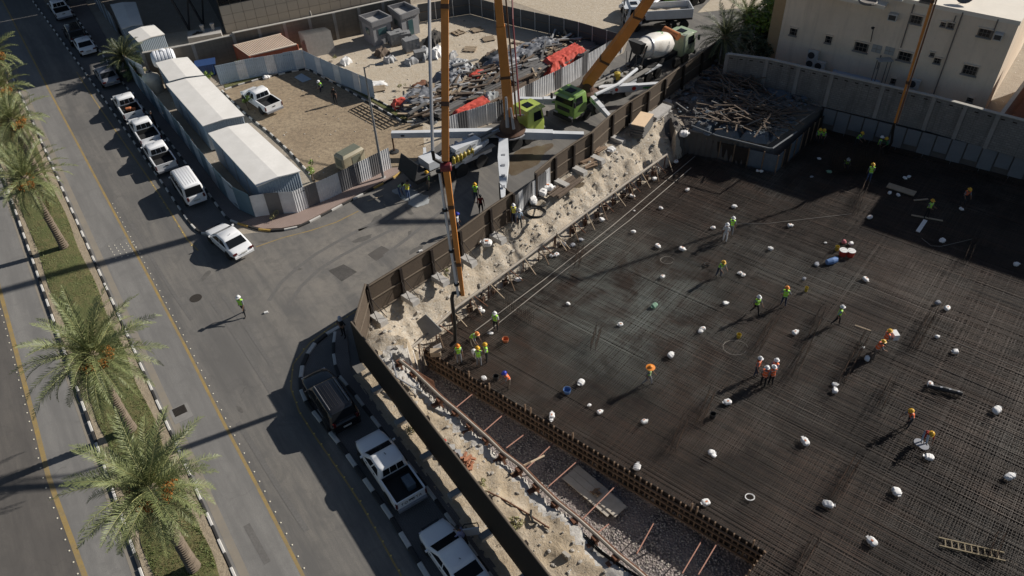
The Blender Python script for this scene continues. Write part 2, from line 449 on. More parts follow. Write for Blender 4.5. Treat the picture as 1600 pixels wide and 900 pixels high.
# road surfaces
road = gp((-400, -250), (-60, -60), (50, 0), (150, 137), (250, 281), (304, 362), (330, 372), (378, 366), (470, 355), (537, 320), (575, 300), (622, 272), (700, 215), (787, 189), (892, 129), (975, 82), (990, 40), (1010, -30), (1060, -120), (1500, -120), (1300, -20), (1150, 75))+[p+(-V)*.1 for p in (FARH[8], FARH[6], FARH[4], FARH[2])]+gp((818, 325))+[FARF[4], FARF[2], FA, NF0]+[NF2]
road += [Vector((6, 2, 0)), Vector((-22, 2, 0)), Vector((-60, 2, 0)), Vector((-140, 60, 0))]
struct('road', MB().poly([p for p in road], .006), 'asphalt')
far_pav = gp((820, -250), (1010, -30), (975, 82), (700, -8), (560, -60))
lm = lambda y: 27+.348*(y-337)      # left kerb of the planted strip
rm = lambda y: 67+.4452*(y-227)     # right kerb of the planted strip
def mstrip(y0, y1, a, b, n=14):
    L = []; Rr = []
    for k in range(n+1):
        y = y0+(y1-y0)*k/n; l_, r_ = G(lm(y), y), G(rm(y), y)
        L.append(l_.lerp(r_, a)); Rr.append(l_.lerp(r_, b))
    return L+Rr[::-1]
struct('median_soil', MB().poly(mstrip(-420, 1080, .03, .97), .11), 'border_soil')
def grassfn(u, v):
    y = -420+1500*v; l_, r_ = G(lm(y), y), G(rm(y), y); p = l_.lerp(r_, .13+.72*u+.02*math.sin(v*90)*(1 if u > .5 else -1))
    p.z = .135+.05*(1-abs(2*u-1)**4)+.03*fbm(p, 1.6); return p
struct('median_lawn', MB().grid(grassfn, 16, 300), 'grass', smooth=60)

# kerbs: every stone is a piece
mat('kerb_white', (.62, .6, .56), .8, var=.3, scale=2); mat('kerb_black', (.035, .034, .033), .8, var=.3, scale=2)
mat('kerb_yellow', (.55, .36, .1), .8, var=.4, scale=2); mat('kerb_grey', (.3, .28, .26), .85, var=.3)
def stone_mesh(m):
    b = MB(); r = .025; pr = [(-.075, 0), (.075, 0), (.075, .125), (.075-r, .15), (-.075+r, .15), (-.075, .125)]
    b.loft([[(x, y, z) for y, z in pr] for x in (-.485, .485)]); return b.mesh('kerb_stone', m)
STONE = {k: stone_mesh('kerb_'+k) for k in ('white', 'black', 'yellow', 'grey')}
nkerb = 0
def kerb(pts, step=1.0, cols=('white', 'black'), label=None, wide=1):
    global nkerb
    r = bpy.data.objects.new('kerb', None); C.objects.link(r); r['kind'] = 'structure'
    if label: r['label'] = label
    q = resample([Vector((p[0], p[1], 0)) for p in pts], step); r.location = q[0]
    for i in range(len(q)-1):
        c = (q[i]+q[i+1])/2; L = (q[i+1]-q[i]).length
        if not (-60 < P(c)[0] < 1660 and -40 < P(c)[1] < 950): continue
        me = STONE[cols[(i) % len(cols)]]
        piece('kerb_stone', me, r, xf(c+Vector((0, 0, .005+RND.uniform(-.008, .008))), ang(q[i], q[i+1])+RND.uniform(-.012, .012), (L, wide, 1)), True); nkerb += 1
    return r
kerb([G(rm(y), y) for y in (-160, 100, 400, 700, 960)], .96, label='black and white kerb on the right side of the planted strip')
kerb([G(lm(y), y) for y in (250, 400, 600, 800, 960)], .96, label='black and white kerb on the left side of the planted strip')
BAYO = gp((20, -41), (50, 0), (150, 137), (250, 281), (292, 343), (304, 358), (316, 366), (330, 366))
BAYI = gp((72, -41), (100, 0), (150, 72), (190, 127), (258, 213), (325, 302), (355, 343), (372, 350))
kerb(BAYO, .8, label='outer kerb of the far parking bay'); kerb(BAYI, .8, label='inner kerb of the far parking bay')
kerb(gp((372, 350), (412, 362), (440, 361), (470, 355), (495, 342), (537, 320), (575, 300), (600, 287), (622, 275), (626, 270)), 1.05, label='kerb round the corner of the cabin compound', cols=('yellow', 'black', 'yellow', 'black', 'white', 'black', 'white', 'black', 'white', 'black', 'white', 'black'))
NBO = gp((531, 512), (512, 522), (490, 540), (476, 562), (470, 585), (471, 610), (480, 632), (535, 700), (610, 807), (662, 892), (720, 985))
NBI = gp((524, 520), (521, 545), (523, 568), (530, 588), (558, 622), (610, 690), (672, 770), (730, 850), (775, 912), (840, 1000))
kerb(NBO, 1.0, label='outer kerb of the near parking bay', wide=1.7); kerb(NBI, 1.0, label='inner kerb of the near parking bay', wide=1.3)
LOTK = gp((347, 142), (363, 159), (385, 180), (423, 210), (453, 238), (480, 268), (492, 284))
kerb(LOTK, .7, label='kerb between the cabins and the dirt lot')
LK2 = gp((352, 141), (372, 134), (415, 122), (450, 114), (480, 108), (510, 124), (540, 140), (585, 166), (632, 192), (648, 191))
kerb(LK2, .7, label='kerb round the back of the dirt lot')
kerb(gp((585, 155), (620, 173), (651, 190)), .7, label='kerb along the yard side of the grass strip')

# bays and pavements
struct('parking_bay', MB().poly(BAYO+BAYI[::-1], .012), 'bay_pavers')
struct('parking_bay', MB().poly(NBO+NBI[::-1], .012), 'bay_pavers')
CF = gp((160, 50), (200, 112), (220, 142), (287, 222), (347, 302), (372, 328), (400, 341), (415, 338), (437, 336), (466, 334), (520, 310), (612, 264))   # fence of the cabin compound, at the ground
sw = BAYI+gp((412, 359), (440, 358), (470, 352), (537, 317), (622, 272), (632, 262), (612, 264), (466, 334), (437, 336), (415, 338), (400, 341), (372, 328), (347, 302), (287, 222), (220, 142), (160, 50), (110, -41))
struct('pavement', MB().prism([p for p in sw[:8]]+gp((400, 341), (372, 328), (347, 302), (287, 222), (220, 142), (160, 50), (110, -41)), .0, .115), 'grey_pavers')
struct('pavement', MB().prism(gp((374, 350), (412, 359), (440, 358), (470, 352), (537, 317), (622, 272), (632, 262), (612, 264), (466, 334), (437, 336), (415, 338), (400, 341)), .0, .113), 'walk_pavers')
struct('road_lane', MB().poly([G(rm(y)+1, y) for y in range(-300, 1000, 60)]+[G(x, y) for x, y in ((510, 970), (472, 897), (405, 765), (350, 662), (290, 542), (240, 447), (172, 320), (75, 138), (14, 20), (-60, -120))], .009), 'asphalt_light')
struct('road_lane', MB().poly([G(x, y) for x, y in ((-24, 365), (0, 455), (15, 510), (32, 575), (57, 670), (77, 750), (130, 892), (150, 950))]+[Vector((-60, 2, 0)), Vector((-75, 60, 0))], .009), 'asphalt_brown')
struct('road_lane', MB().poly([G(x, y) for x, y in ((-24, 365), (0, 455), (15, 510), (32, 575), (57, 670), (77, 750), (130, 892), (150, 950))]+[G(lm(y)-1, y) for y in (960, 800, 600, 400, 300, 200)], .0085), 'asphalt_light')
inner = [p.copy() for p in NBI]
struct('pavement', MB().prism(inner+[NF2-V*.75, NF0-V*.85+U*.5, G(541, 515)], .0, .12), 'grey_pavers')
struct('verge', MB().grid(lambda u, v: (lambda p: Vector((p.x, p.y, .125+.05*fbm(p, 1.5))))((NF0-V*.95+U*1.0).lerp(NF2-V*.95, v)+V*1.1*u), 6, 160), 'bank_sand', smooth=60)
lot = gp((340, 140), (400, 124), (480, 107), (540, 140), (632, 192), (660, 196), (664, 240), (645, 255), (622, 272), (612, 262), (500, 312), (492, 284), (453, 238), (385, 180))
struct('dirt_lot', MB().poly(lot, .01), 'lot_dirt')
yard = gp((480, 76), (400, 92), (220, 120), (200, 60), (520, 20), (560, 20), (735, -8), (972, 82), (892, 129), (787, 189), (739, 201), (700, 215), (660, 230), (655, 192), (586, 155))
struct('yard', MB().poly(yard, .004), 'yard_sand')
struct('far_yard', MB().poly(gp((560, -90), (735, -20), (972, 62), (1000, 20), (1010, -40), (1000, -170), (700, -200)), .008), 'yard_sand')
struct('far_yard', MB().poly(gp((1090, 20), (1205, 8), (1215, -40), (1140, -30)), .014), 'yard_sand')
struct('grass_strip', MB().poly(gp((484, 106), (540, 135), (585, 161), (632, 189), (650, 189), (620, 172), (585, 154), (530, 127), (486, 102)), .05), 'grass')
struct('grass_strip', MB().poly(gp((352, 138), (372, 132), (415, 119), (478, 105), (476, 101), (400, 117), (350, 133)), .05), 'grass')

# painted lines (sheets) and road studs
mat('line_yellow', (.36, .25, .085), .85, var=.45, scale=1.1, c2=(.2, .175, .13), world=True)
mat('line_white', (.6, .58, .54), .85, var=.3, world=True)
def stripe(pts, w, m='line_yellow', z=.011, name='road_line'):
    pts = resample(pts, 2.0); b = MB()
    for i in range(len(pts)-1):
        p, q = pts[i], pts[i+1]; n = Vector((-(q-p).y, (q-p).x, 0)).normalized()*w/2
        b.quad(*[Vector((k.x, k.y, z)) for k in (p-n, q-n, q+n, p+n)])
    return struct(name, b, m)
ML = [G(x, y) for x, y in ((-60, -120), (14, 20), (75, 138), (172, 320), (240, 447), (290, 542), (350, 662), (405, 765), (472, 897), (510, 970))]
LL = [G(x, y) for x, y in ((-24, 365), (0, 455), (15, 510), (32, 575), (57, 670), (77, 750), (130, 892), (150, 950))]
stripe(ML, .17); stripe(LL, .26)
E1 = gp((120, 113), (150, 160), (200, 232), (240, 290), (275, 345), (296, 380), (310, 392)); stripe(E1, .12)
E2 = gp((560, 484), (530, 502), (498, 524), (470, 548), (458, 568), (452, 600), (470, 650), (505, 700), (560, 780), (625, 897), (650, 940))
stripe(E2, .1, z=.012)
E3 = gp((400, 386), (440, 372), (480, 362), (520, 350), (560, 330)); stripe(E3, .1, z=.012)
mat('stud', (.6, .56, .45), .5, var=.1); mat('stud_yellow', (.6, .45, .12), .5, var=.1)
def stud_mesh(m):
    b = MB(); b.lathe((0, 0, 0), [(.052, 0), (.05, .012), (.03, .028), (.005, .032)], 8); return b.mesh('road_stud', m)
SM, SMY = stud_mesh('stud'), stud_mesh('stud_yellow')
nst = 0
def studs(pts, step, off, label, me=SM):
    global nst
    q = resample(pts, step)
    for i in range(len(q)-1):
        d = (q[i+1]-q[i]).normalized(); p = q[i]+Vector((-d.y, d.x, 0))*off
        x, y = P(p)
        if not (0 < x < 1600 and 0 < y < 900): continue
        o = bpy.data.objects.new('road_stud', me); C.objects.link(o); o.location = (p.x, p.y, .011); o.rotation_euler.z = ang(q[i], q[i+1]); nst += 1
        tag(o, label, 'road stud', label[6:])
studs(ML[3:], .78, .2, 'small round road stud in the row beside the long yellow centre line', SM)
studs(LL, .8, -.27, 'small round road stud in the row beside the yellow line left of the palms', SM)
studs(E2, .95, .05, 'small yellowish road stud in the curved row outside the near parking bay', SMY)
studs(E1[3:], 1.0, -.05, 'small yellowish road stud in the row outside the far parking bay', SMY)
for r_ in range(5):
    a, b_ = G(170+r_*9.0, 385-r_*1.5), G(184+r_*9.5, 408-r_*2)
    studs([a, b_], .45, 0, 'small round road stud in the patch of studs near the centre line', SM)
mat('tyre_mark', (.138, .131, .123), .9, var=.35, scale=.9, c2=(.16, .153, .144), world=True); mat('kerb_dust', (.27, .235, .185), .95, var=.2, scale=.7, c2=(.2, .19, .172), world=True)
for q, w in ((((420, 470), (440, 440), (480, 405), (540, 370), (620, 330)), .3), (((450, 478), (468, 450), (505, 415), (560, 385), (640, 345)), .3), (((330, 470), (365, 520), (400, 575), (440, 640)), .26), (((348, 462), (385, 512), (424, 570)), .26), (((372, 660), (400, 705), (440, 770), (480, 830)), .3), (((385, 820), (400, 850), (418, 880)), .35), (((205, 350), (232, 395), (262, 445), (300, 500)), .24), (((600, 400), (640, 370), (690, 330), (740, 290)), .3), (((560, 360), (610, 345), (670, 305)), .22)):
    stripe(gp(*q), w, 'tyre_mark', .0125, 'tyre_track')
stripe([G(rm(y), y)+V*.42 for y in range(-100, 1000, 50)], .42, 'kerb_dust', .0125, 'sand_drift'); stripe([G(lm(y), y)-V*.33 for y in range(300, 960, 50)], .2, 'kerb_dust', .0125, 'sand_drift')
# manholes, drain and patched asphalt
mat('iron', (.075, .064, .053), .6, .4, var=.4, scale=8); mat('patch', (.07, .065, .06), .95, var=.5, scale=1.2, c2=(.13, .12, .11), world=True)
mat('puddle', (.12, .088, .055), .35, var=.35, scale=.8, c2=(.17, .14, .1), world=True); mat('oil', (.1, .094, .086), .85, var=.3, world=True, c2=(.15, .14, .128), scale=2.5)
b = MB(); p = G(306, 466); b.lathe(p+Vector((0, 0, .006)), [(.42, 0), (.42, .012), (.36, .014), (.36, .01), (.01, .012)], 24)
one('manhole_cover', b, 'iron', 'round iron manhole cover in the road beside the walking man', 'manhole cover')
t = thing('storm_drain', 'square road drain with iron grate near the lower palms', 'drain', G(283, 646), RA)
MB().box((0, 0, .012), (1.3, 1.1, .012)).build('drain_frame', mat('drain_concrete', (.26, .25, .235), .9), t)
b = MB()
for k in range(9): b.box((-.25, -.33+k*.08, .028), (.66, .035, .02))
b.box((-.25, 0, .02), (.7, .74, .005)); b.build('grate', 'iron', t)
def blob(c, rx, ry, rot, z, m, name, seed=0, n=26):
    c = Vector(c); pts = []
    for k in range(n):
        a = 2*PI*k/n; r = 1+.45*noise.noise(Vector((math.cos(a)*1.4+seed, math.sin(a)*1.4, seed)))
        x, y = rx*r*math.cos(a), ry*r*math.sin(a); pts.append((c.x+x*math.cos(rot)-y*math.sin(rot), c.y+x*math.sin(rot)+y*math.cos(rot)))
    return struct(name, MB().poly([Vector((x, y, z)) for x, y in pts], z), m)
AF = ang(G(640, 300), G(1040, 60))
struct('asphalt_patch', MB().poly(gp((513, 423), (537, 413), (558, 425), (534, 440)), .01), 'patch')
struct('asphalt_patch', MB().poly(gp((574, 398), (596, 384), (612, 392), (588, 408)), .01), mat('patch_faint', (.12, .11, .1), .95, var=.4, scale=1.5, world=True))
blob(G(567, 373), .85, .28, .5, .01, 'oil', 'oil_stain', 3)
blob(G(588, 345), .8, .3, 1.2, .01, 'oil', 'oil_stain', 5)
blob(G(815, 252), 2.6, 1.3, AF+.1, .01, 'puddle', 'puddle', 8); blob(G(842, 238), 1.8, .6, AF, .012, 'puddle', 'puddle', 9)
blob(G(905, 290)+Vector((0, 0, 0)), .5, .3, AF, .02, 'puddle', 'puddle', 2)
for k, (x, y, s) in enumerate([(410, 378, .35), (322, 430, .6), (335, 398, .4), (650, 390, .7), (640, 330, .6), (700, 300, .8), (640, 365, .4), (465, 420, .4), (215, 500, .3), (375, 640, .35)]):
    blob(G(x, y), s, s*.35, k*1.3, .0095, 'oil', 'oil_stain', k+20)

# ------------------------------------------------------------------ the slab: dark blinding, reinforcement and formwork
struct('slab_blinding', MB().poly([Vector((p.x, p.y, 0)) for p in SLABP], SZ-.3), 'blinding')
def rebar_mat_(name, a, b_, dust):
    m, n, l, b = new_mat(name, .7, .0); co = coord(n, l)
    f = ramp(n, l, nz(n, l, co, .07, 6, .7, .6), .5, .66); g_ = ramp(n, l, nz(n, l, co, .5, 4), .3, .7)
    x = mixc(n, l, g_, a, b_); x = mixc(n, l, f, x, dust); h = ramp(n, l, nz(n, l, co, .16, 5, .7), .46, .62); x = mixc(n, l, h, x, tuple(v*.5 for v in b_)); h = ramp(n, l, nz(n, l, co, .11, 6, .7), .55, .68, 0, .6); x = mixc(n, l, h, x, (.17, .135, .11))
    gg = n.new('ShaderNodeNewGeometry'); dd_ = n.new('ShaderNodeVectorMath'); dd_.operation = 'DISTANCE'; l.new(gg.outputs['Position'], dd_.inputs[0]); c_ = G(975, 470, SZ); dd_.inputs[1].default_value = tuple(c_)
    m1 = ramp(n, l, dd_.outputs['Value'], 1, 11, 1, 0); m2 = ramp(n, l, nz(n, l, co, .3, 6, .7, .5), .38, .6); mu = n.new('ShaderNodeMath'); mu.operation = 'MULTIPLY'; l.new(m1, mu.inputs[0]); l.new(m2, mu.inputs[1]); x = mixc(n, l, mu.outputs[0], x, (.24, .26, .235))
    l.new(x, b.inputs['Base Color']); MC[name] = m
rebar_mat_('rebar_brown', (.1, .061, .042), (.068, .043, .03), (.13, .122, .107))
rebar_mat_('rebar_grey', (.088, .062, .047), (.062, .045, .034), (.13, .125, .11))
rebar_mat_('rebar_dark', (.058, .043, .034), (.042, .031, .025), (.09, .088, .078))
D1 = (PF1-PF0).normalized(); D2 = Vector((-D1.y, D1.x, 0))
if D2.y < 0: D2 = -D2
def clip(org, d, poly):
    ts = []; n = len(poly)
    for i in range(n):
        a, b_ = poly[i], poly[(i+1) % n]; ex, ey = b_.x-a.x, b_.y-a.y; den = d.x*ey-d.y*ex
        if abs(den) < 1e-9: continue
        t_ = ((a.x-org.x)*ey-(a.y-org.y)*ex)/den; u_ = ((a.x-org.x)*d.y-(a.y-org.y)*d.x)/den
        if 0 <= u_ < 1: ts.append(t_)
    ts.sort(); return list(zip(ts[::2], ts[1::2]))
bars = MB()
for d, o, z, sp, r in ((D1, D2, SZ, .135, .011), (D2, D1, SZ-.025, .135, .011), (D1, D2, SZ-.13, .2, .012), (D2, D1, SZ-.155, .2, .012)):
    k = -60.0
    while k < 75:
        k += sp*RND.uniform(.9, 1.1)
        if RND.random() < .006: continue
        mi = RND.choice((0, 0, 1, 1, 2)); dd = (d+o*RND.gauss(0, .0016)).normalized()
        for t0, t1 in clip(PF0+o*k, dd, SLABP):
            a = PF0+o*k+dd*t0; b_ = PF0+o*k+dd*t1
            n = max(1, int((t1-t0)/12)); cur = a
            for s_ in range(n):
                e_ = a.lerp(b_, (s_+1)/n); zz = z+RND.uniform(-.008, .02); e_ = e_+o*RND.gauss(0, .008)
                bars.bar((cur.x, cur.y, zz), (e_.x, e_.y, zz+RND.uniform(-.006, .006)), 2*r, 2*r, RND.choice((mi, mi, mi, 1, 2))); cur = e_
o = bars.build('rebar_mat', ['rebar_brown', 'rebar_grey', 'rebar_dark']); tag(o, 'huge two-way mat of dark rusty reinforcement bars covering the slab', 'rebar mat', kind='stuff')
# loose bars laid over the mat
def sbar(px, z=SZ+.05): return [G(x, y, z) for x, y in px]
for q_, lab in (((((742, 517), (850, 437), (960, 350), (1086, 244))), 'long pale bar lying along the left edge of the rebar mat, nearest the edge'),
                ((((760, 520), (880, 424), (985, 343), (1080, 262))), 'long pale bar lying along the left edge of the rebar mat, inner one')):
    b = MB(); b.tube(sbar(q_), .03, 5); one('loose_bar', b, mat('pale_bar', (.34, .31, .27), .6, .2), lab, 'steel bar')
# starter bars standing in rows
mat('rust', (.12, .07, .045), .85, .2, var=.4); mat('bar_dark', (.03, .024, .02), .8, .1, var=.4)
rows = [((1282, 492), (1240, 592), 'long row of starter bars left of the walking man with white helmet and lime vest'),
        ((1352, 530), (1310, 606), 'long row of starter bars beside the two white sacks near the slab centre right'),
        ((1457, 492), (1426, 548), 'row of starter bars right of the man carrying a white block'),
        ((1394, 596), (1372, 642), 'row of starter bars left of the stooping man in red vest'),
        ((1337, 722), (1300, 786), 'row of starter bars beside the upright white sack at lower right'),
        ((1272, 848), (1244, 896), 'row of starter bars at the bottom edge of the picture'),
        ((1112, 618), (1090, 668), 'row of starter bars beside the black bucket on the slab'),
        ((1070, 660), (1050, 708), 'row of starter bars left of the black bucket on the slab'),
        ((935, 520), (925, 552), 'short row of starter bars near the middle of the slab'),
        ((1212, 500), (1180, 552), 'row of starter bars just above the group in orange vests'),
        ((1522, 375), (1508, 412), 'row of starter bars in the shade at the right side'),
        ((1353, 292), (1336, 334), 'tight cage of starter bars in the patch of sun at upper right'),
        ((908, 395), (900, 420), 'short row of starter bars near the upper left slab edge'),
        ((790, 478), (832, 505), 'row of starter bars behind the man with white helmet by the hose'),
        ((1560, 838), (1545, 880), 'row of starter bars at the lower right corner')]
for a, b_, lab in rows:
    p, q = G(*a, SZ), G(*b_, SZ); d = (q-p).normalized(); w = Vector((-d.y, d.x, 0)); n = int((q-p).length/.2)
    t = thing('starter_bars', lab, 'starter bars', p, 0); b = MB()
    for k in range(n+1):
        for s_ in (-.16, .16):
            c = d*(k*.2)+w*s_; b.tube([c-Vector((0, 0, .3)), c+Vector((RND.uniform(-.03, .03), RND.uniform(-.03, .03), RND.uniform(.8, 1.15)))], .011, 4)
    b.build('bars', 'bar_dark', t)['kind'] = 'stuff'; b = MB()
    for zz in (.3, .6):
        for s_ in (-.16, .16): b.tube([w*s_+Vector((0, 0, zz)), d*(n*.2)+w*s_+Vector((0, 0, zz))], .009, 4)
    b.build('ties', 'rust', t)
# formwork along the trench
mat('form_ply', (.03, .021, .016), .85, var=.5, scale=1.5); mat('stud_wood', (.27, .18, .115), .85, var=.5, scale=2, c2=(.12, .08, .05)); mat('pale_wood', (.42, .33, .23), .85, var=.3)
def formwork(p, q, lab, hh=1.75, out=None):
    d = (q-p).normalized(); L = (q-p).length; w = out or Vector((d.y, -d.x, 0))
    t = thing('formwork', lab, 'formwork', (p.x, p.y, SZ-hh), math.atan2(d.y, d.x)); sgn = -1
    n = int(L/1.25)
    for k in range(n):
        me = MB().box((0, 0, hh/2), (1.24, .03, hh)).mesh('panel', 'form_ply') if k == 0 else me
        piece('panel', me, t, xf((L*(k+.5)/n, 0, 0), 0, (L/n/1.25, 1, 1)))
    ns = min(290, int(L/.36)); me = None
    for k in range(ns+1):
        tall = RND.random() < .16; h_ = hh+(.5 if tall else RND.uniform(-.05, .1))
        me = me or MB().box((0, 0, .5), (.075, .1, 1)).mesh('stud', 'stud_wood')
        piece('stud', me, t, xf((L*k/ns+RND.uniform(-.04, .04), sgn*.072, 0), 0, (1, 1, h_), ry=RND.uniform(-.02, .02)))
    for zz in (.3, .95, 1.45):
        n = int(L/3.8)
        for k in range(n):
            me2 = MB().box((0, 0, 0), (L/n-.03, .1, .1)).mesh('waler', 'stud_wood')
            piece('waler', me2, t, xf((L*(k+.5)/n, sgn*.175+(.003*(k % 2)), zz+RND.uniform(-.01, .01)), RND.uniform(-.004, .004)))
    return t
fp = [Vector((PF0.x, PF0.y, 0)), Vector((PF1.x, PF1.y, 0))]
formwork(fp[0], fp[1], 'long timber formwork of studs and walers between the gravel trench and the rebar mat')
q2 = G(1150, 925, SZ)
formwork(Vector((q2.x, q2.y, 0)) if False else fp[1], Vector((q2.x, q2.y, 0)), 'short return of timber formwork at the bottom edge of the picture')
# ================================================================== fences, walls, buildings
def ray(px, py):
    r = Vector((px-800, py-450, FOC)); return Vector((r.dot(_rt), r.dot(_fw), r.dot(_up)))
def onplane(px, py, p0, n):
    r = ray(px, py); o = Vector((0, 0, CAMH)); t = (Vector(p0)-o).dot(n)/r.dot(n); return o+r*t
def hgt(base, py):
    """height of a vertical thing standing at base whose top is seen on picture row py"""
    lo, hi = 0, 34
    for _ in range(40):
        m = (lo+hi)/2
        if P(Vector((base[0], base[1], m)))[1] > py: lo = m
        else: hi = m
    return lo
def flat(v): return Vector((v[0], v[1], 0))
screen_mat('screen', (.068, .05, .035)); mat('post_dark', (.03, .022, .018), .7, .3); mat('rail', (.2, .16, .12), .7, .2, var=.3)
mat('conc_block', (.5, .48, .45), .9, var=.3, bmp=.3); mat('screen_shaded', (.026, .021, .015), .9, var=.4)  # shade on the near hoarding's street face put into a darker screen colour
def hoarding(pts, h, lab, side, z0=.05, foot=True, scr='screen', names='panel', streetside=False):
    t = thing('site_hoarding', lab, 'fence', flat(pts[0]))
    for i in range(len(pts)-1):
        p, q = flat(pts[i]), flat(pts[i+1]); d = (q-p).normalized(); L = (q-p).length; n = side
        o = n*.04
        b = MB(); b.bar(p+Vector((0, 0, z0+(h-z0)/2)), q+Vector((0, 0, z0+(h-z0)/2)), .035, h-z0)
        k_ = b.build('panel', scr, t, True)
        for zz, nm in ((h-.06, 'top_rail'), (h*.5+z0*.5, 'middle_rail'), (z0+.12, 'bottom_rail')):
            b = MB(); b.bar(p+o*1.6+Vector((0, 0, zz)), q+o*1.6+Vector((0, 0, zz)), .07, .07); b.build(nm, 'rail', t, True)
        b = MB(); b.box(p+n*.14+Vector((0, 0, (h-.12)/2)), (.2, .2, h-.12), 0, (d, n, Vector((0, 0, 1)))); b.build('post', 'post_dark', t, True)
        if foot:
            b = MB(); b.box(p+n*.75+Vector((0, 0, .2)), (.62, 1.3, .4), 0, (d, n, Vector((0, 0, 1))), .93); b.build('concrete_footing', 'conc_block', t, True)
            for s_ in (-.35, .35):
                b = MB(); b.tube([p+n*.2+d*s_*.3+Vector((0, 0, h*.62)), p+n*1.25+d*s_+Vector((0, 0, .4))], .025, 5); b.build('brace', 'post_dark', t, True)
    b = MB(); b.box(flat(pts[-1])+n*.14+Vector((0, 0, (h-.12)/2)), (.2, .2, h-.12), 0, (d, n, Vector((0, 0, 1)))); b.build('post', 'post_dark', t, True)
    return t
fd = (FARF[-1]-FA).normalized(); fn = Vector((fd.y, -fd.x, 0))          # towards the pit
e0 = flat(FA); FF = [e0]+[e0.lerp(flat(FARF[1]), .5)]+[flat(p) for p in FARF[1:]]
hoarding(FF, 2.7, 'brown screened hoarding with concrete footings between the junction and the sandy bank', fn)
hoarding([flat(NF0), flat(FA)], 2.95, 'short brown hoarding section turning the corner of the site', Vector((.9, -.2, 0)).normalized(), foot=False)
n = int((NF2-NF0).length/2.75)
hoarding([flat(NF0.lerp(NF2, k/n)) for k in range(n+1)], 3.5, 'tall shaded screened hoarding along the near parking bay', V, z0=.38, foot=False, scr='screen_shaded')
for k in range(1, n):                                    # feet of the near hoarding stick out on the pavement side
    p = NF0.lerp(NF2, k/n)-V*.42
    b = MB(); b.box(p+V*.12+Vector((0, 0, .25)), (.4, .7, .26), 0, (U, V, Vector((0, 0, 1))), .95)
    b = b.build('concrete_footing', 'conc_block', bpy.data.objects['site_hoarding.002'], True)
hoarding([flat(p) for p in FARH], 2.55, 'brown screened hoarding running past the pump trucks into the shade', fn, foot=False)
for k in range(1, len(FARH)-3):
    p = flat(FARH[k])+fn*.8; b = MB(); b.box(p+Vector((0, 0, .2)), (.55, 1.3, .36), 0, (fd, fn, Vector((0, 0, 1))), .94)
    b.build('concrete_footing', 'conc_block', bpy.data.objects['site_hoarding.003'], True)
# open leaf of the gate
hoarding([flat(FARF[-1]), flat(G(782, 327))], 2.5, 'dark leaf of the site gate swung open into the road', Vector((.5, .8, 0)).normalized(), foot=False, scr='screen_shaded')

def corr_mesh(m, w=.95, h=2.1, waves=5, dep=.022):
    b = MB(); pts = []
    for k in range(waves*4+1):
        ph = k % 4; pts.append((-w/2+w*k/(waves*4), dep if ph in (1, 2) else 0))
    n = len(pts); vs = [(x, y, z) for z in (0, h) for x, y in pts]+[(x, y+.012, z) for z in (0, h) for x, y in pts]
    fs = [(i, i+1, n+i+1, n+i) for i in range(n-1)]+[(2*n+i, 3*n+i, 3*n+i+1, 2*n+i+1) for i in range(n-1)]+[(n+i, n+i+1, 3*n+i+1, 3*n+i) for i in range(n-1)]
    b.add(vs, fs); return b.mesh('sheet', m)
mat('sheet_white', (.74, .75, .76), .5, .1, var=.16, scale=1.2, c2=(.5, .5, .5)); mat('sheet_grey', (.17, .17, .175), .5, .15, var=.25, scale=1.2)
mat('sheet_blue', (.42, .5, .58), .5, .1, var=.2, scale=1.2); mat('sheet_teal', (.12, .2, .26), .5, .1, var=.2)
CM = {}
def sheet_fence(pts, h, pat, lab, w=.95, waves=5, posts=True, z=0, sg=1):
    t = thing('sheet_fence', lab, 'fence', flat(pts[0])); q = resample([flat(p) for p in pts], w)
    for i in range(len(q)-1):
        c = pat[i % len(pat)]; key = (c, h, waves)
        if key not in CM: CM[key] = corr_mesh('sheet_'+c, 1.0, h, waves)
        L = (q[i+1]-q[i]).length; a = ang(q[i], q[i+1])
        piece('sheet', CM[key], t, xf((q[i]+q[i+1])/2+Vector((0, 0, z+RND.uniform(-.03, .05))), a+RND.uniform(-.03, .03), (L*1.01, 1, 1), rx=RND.uniform(-.02, .02)), True)
        if posts and i % 3 == 0:
            nn = Vector((-math.sin(a), math.cos(a), 0))*sg
            b = MB(); b.bar(q[i]+nn*.09, q[i]+nn*.09+Vector((0, 0, h)), .06, .06); b.build('post', 'post_dark', t, True)
    for zz in (.35, h-.3):
        b = MB()
        for i in range(len(pts)-1):
            a, c = flat(pts[i]), flat(pts[i+1]); nn = Vector((-(c-a).y, (c-a).x, 0)).normalized()*.07*sg
            b.bar(a+nn+Vector((0, 0, zz)), c+nn+Vector((0, 0, zz)), .05, .05)
        b.build('rail', 'post_dark', t, True)
    return t
W_, Gy, B_, T_ = 'white', 'grey', 'blue', 'teal'
sheet_fence(CF[1:6]+[G(400, 341)], 2.35, [B_, T_], 'long blue and teal panel fence beside the cabins along the far parking bay', 1.9, 2)
sheet_fence(gp((400, 341), (415, 338), (437, 336), (466, 334)), 2.1, [W_, Gy, W_], 'smooth white and grey fence section at the rounded street corner', 1.15, 1)
sheet_fence(gp((466, 334), (520, 310), (612, 264)), 2.05, [W_, Gy, W_, W_, Gy, Gy], 'striped white and grey corrugated fence beside the pink pavement', .98)
sheet_fence(gp((345, 133), (400, 121), (478, 107)), 2.05, [B_, B_, W_], 'pale blue corrugated fence behind the white pickup in the dirt lot', .98)
sheet_fence(gp((478, 107), (530, 131), (586, 155)), 2.0, [B_, B_, W_], 'pale blue corrugated fence between the dirt lot and the storage yard', .98)
sheet_fence(gp((972, 82), (892, 129), (817, 167), (787, 187), (739, 201), (703, 214)), 2.0, [W_, W_, Gy, W_], 'grey and white corrugated fence behind the two pump trucks', .98, 4, sg=-1)
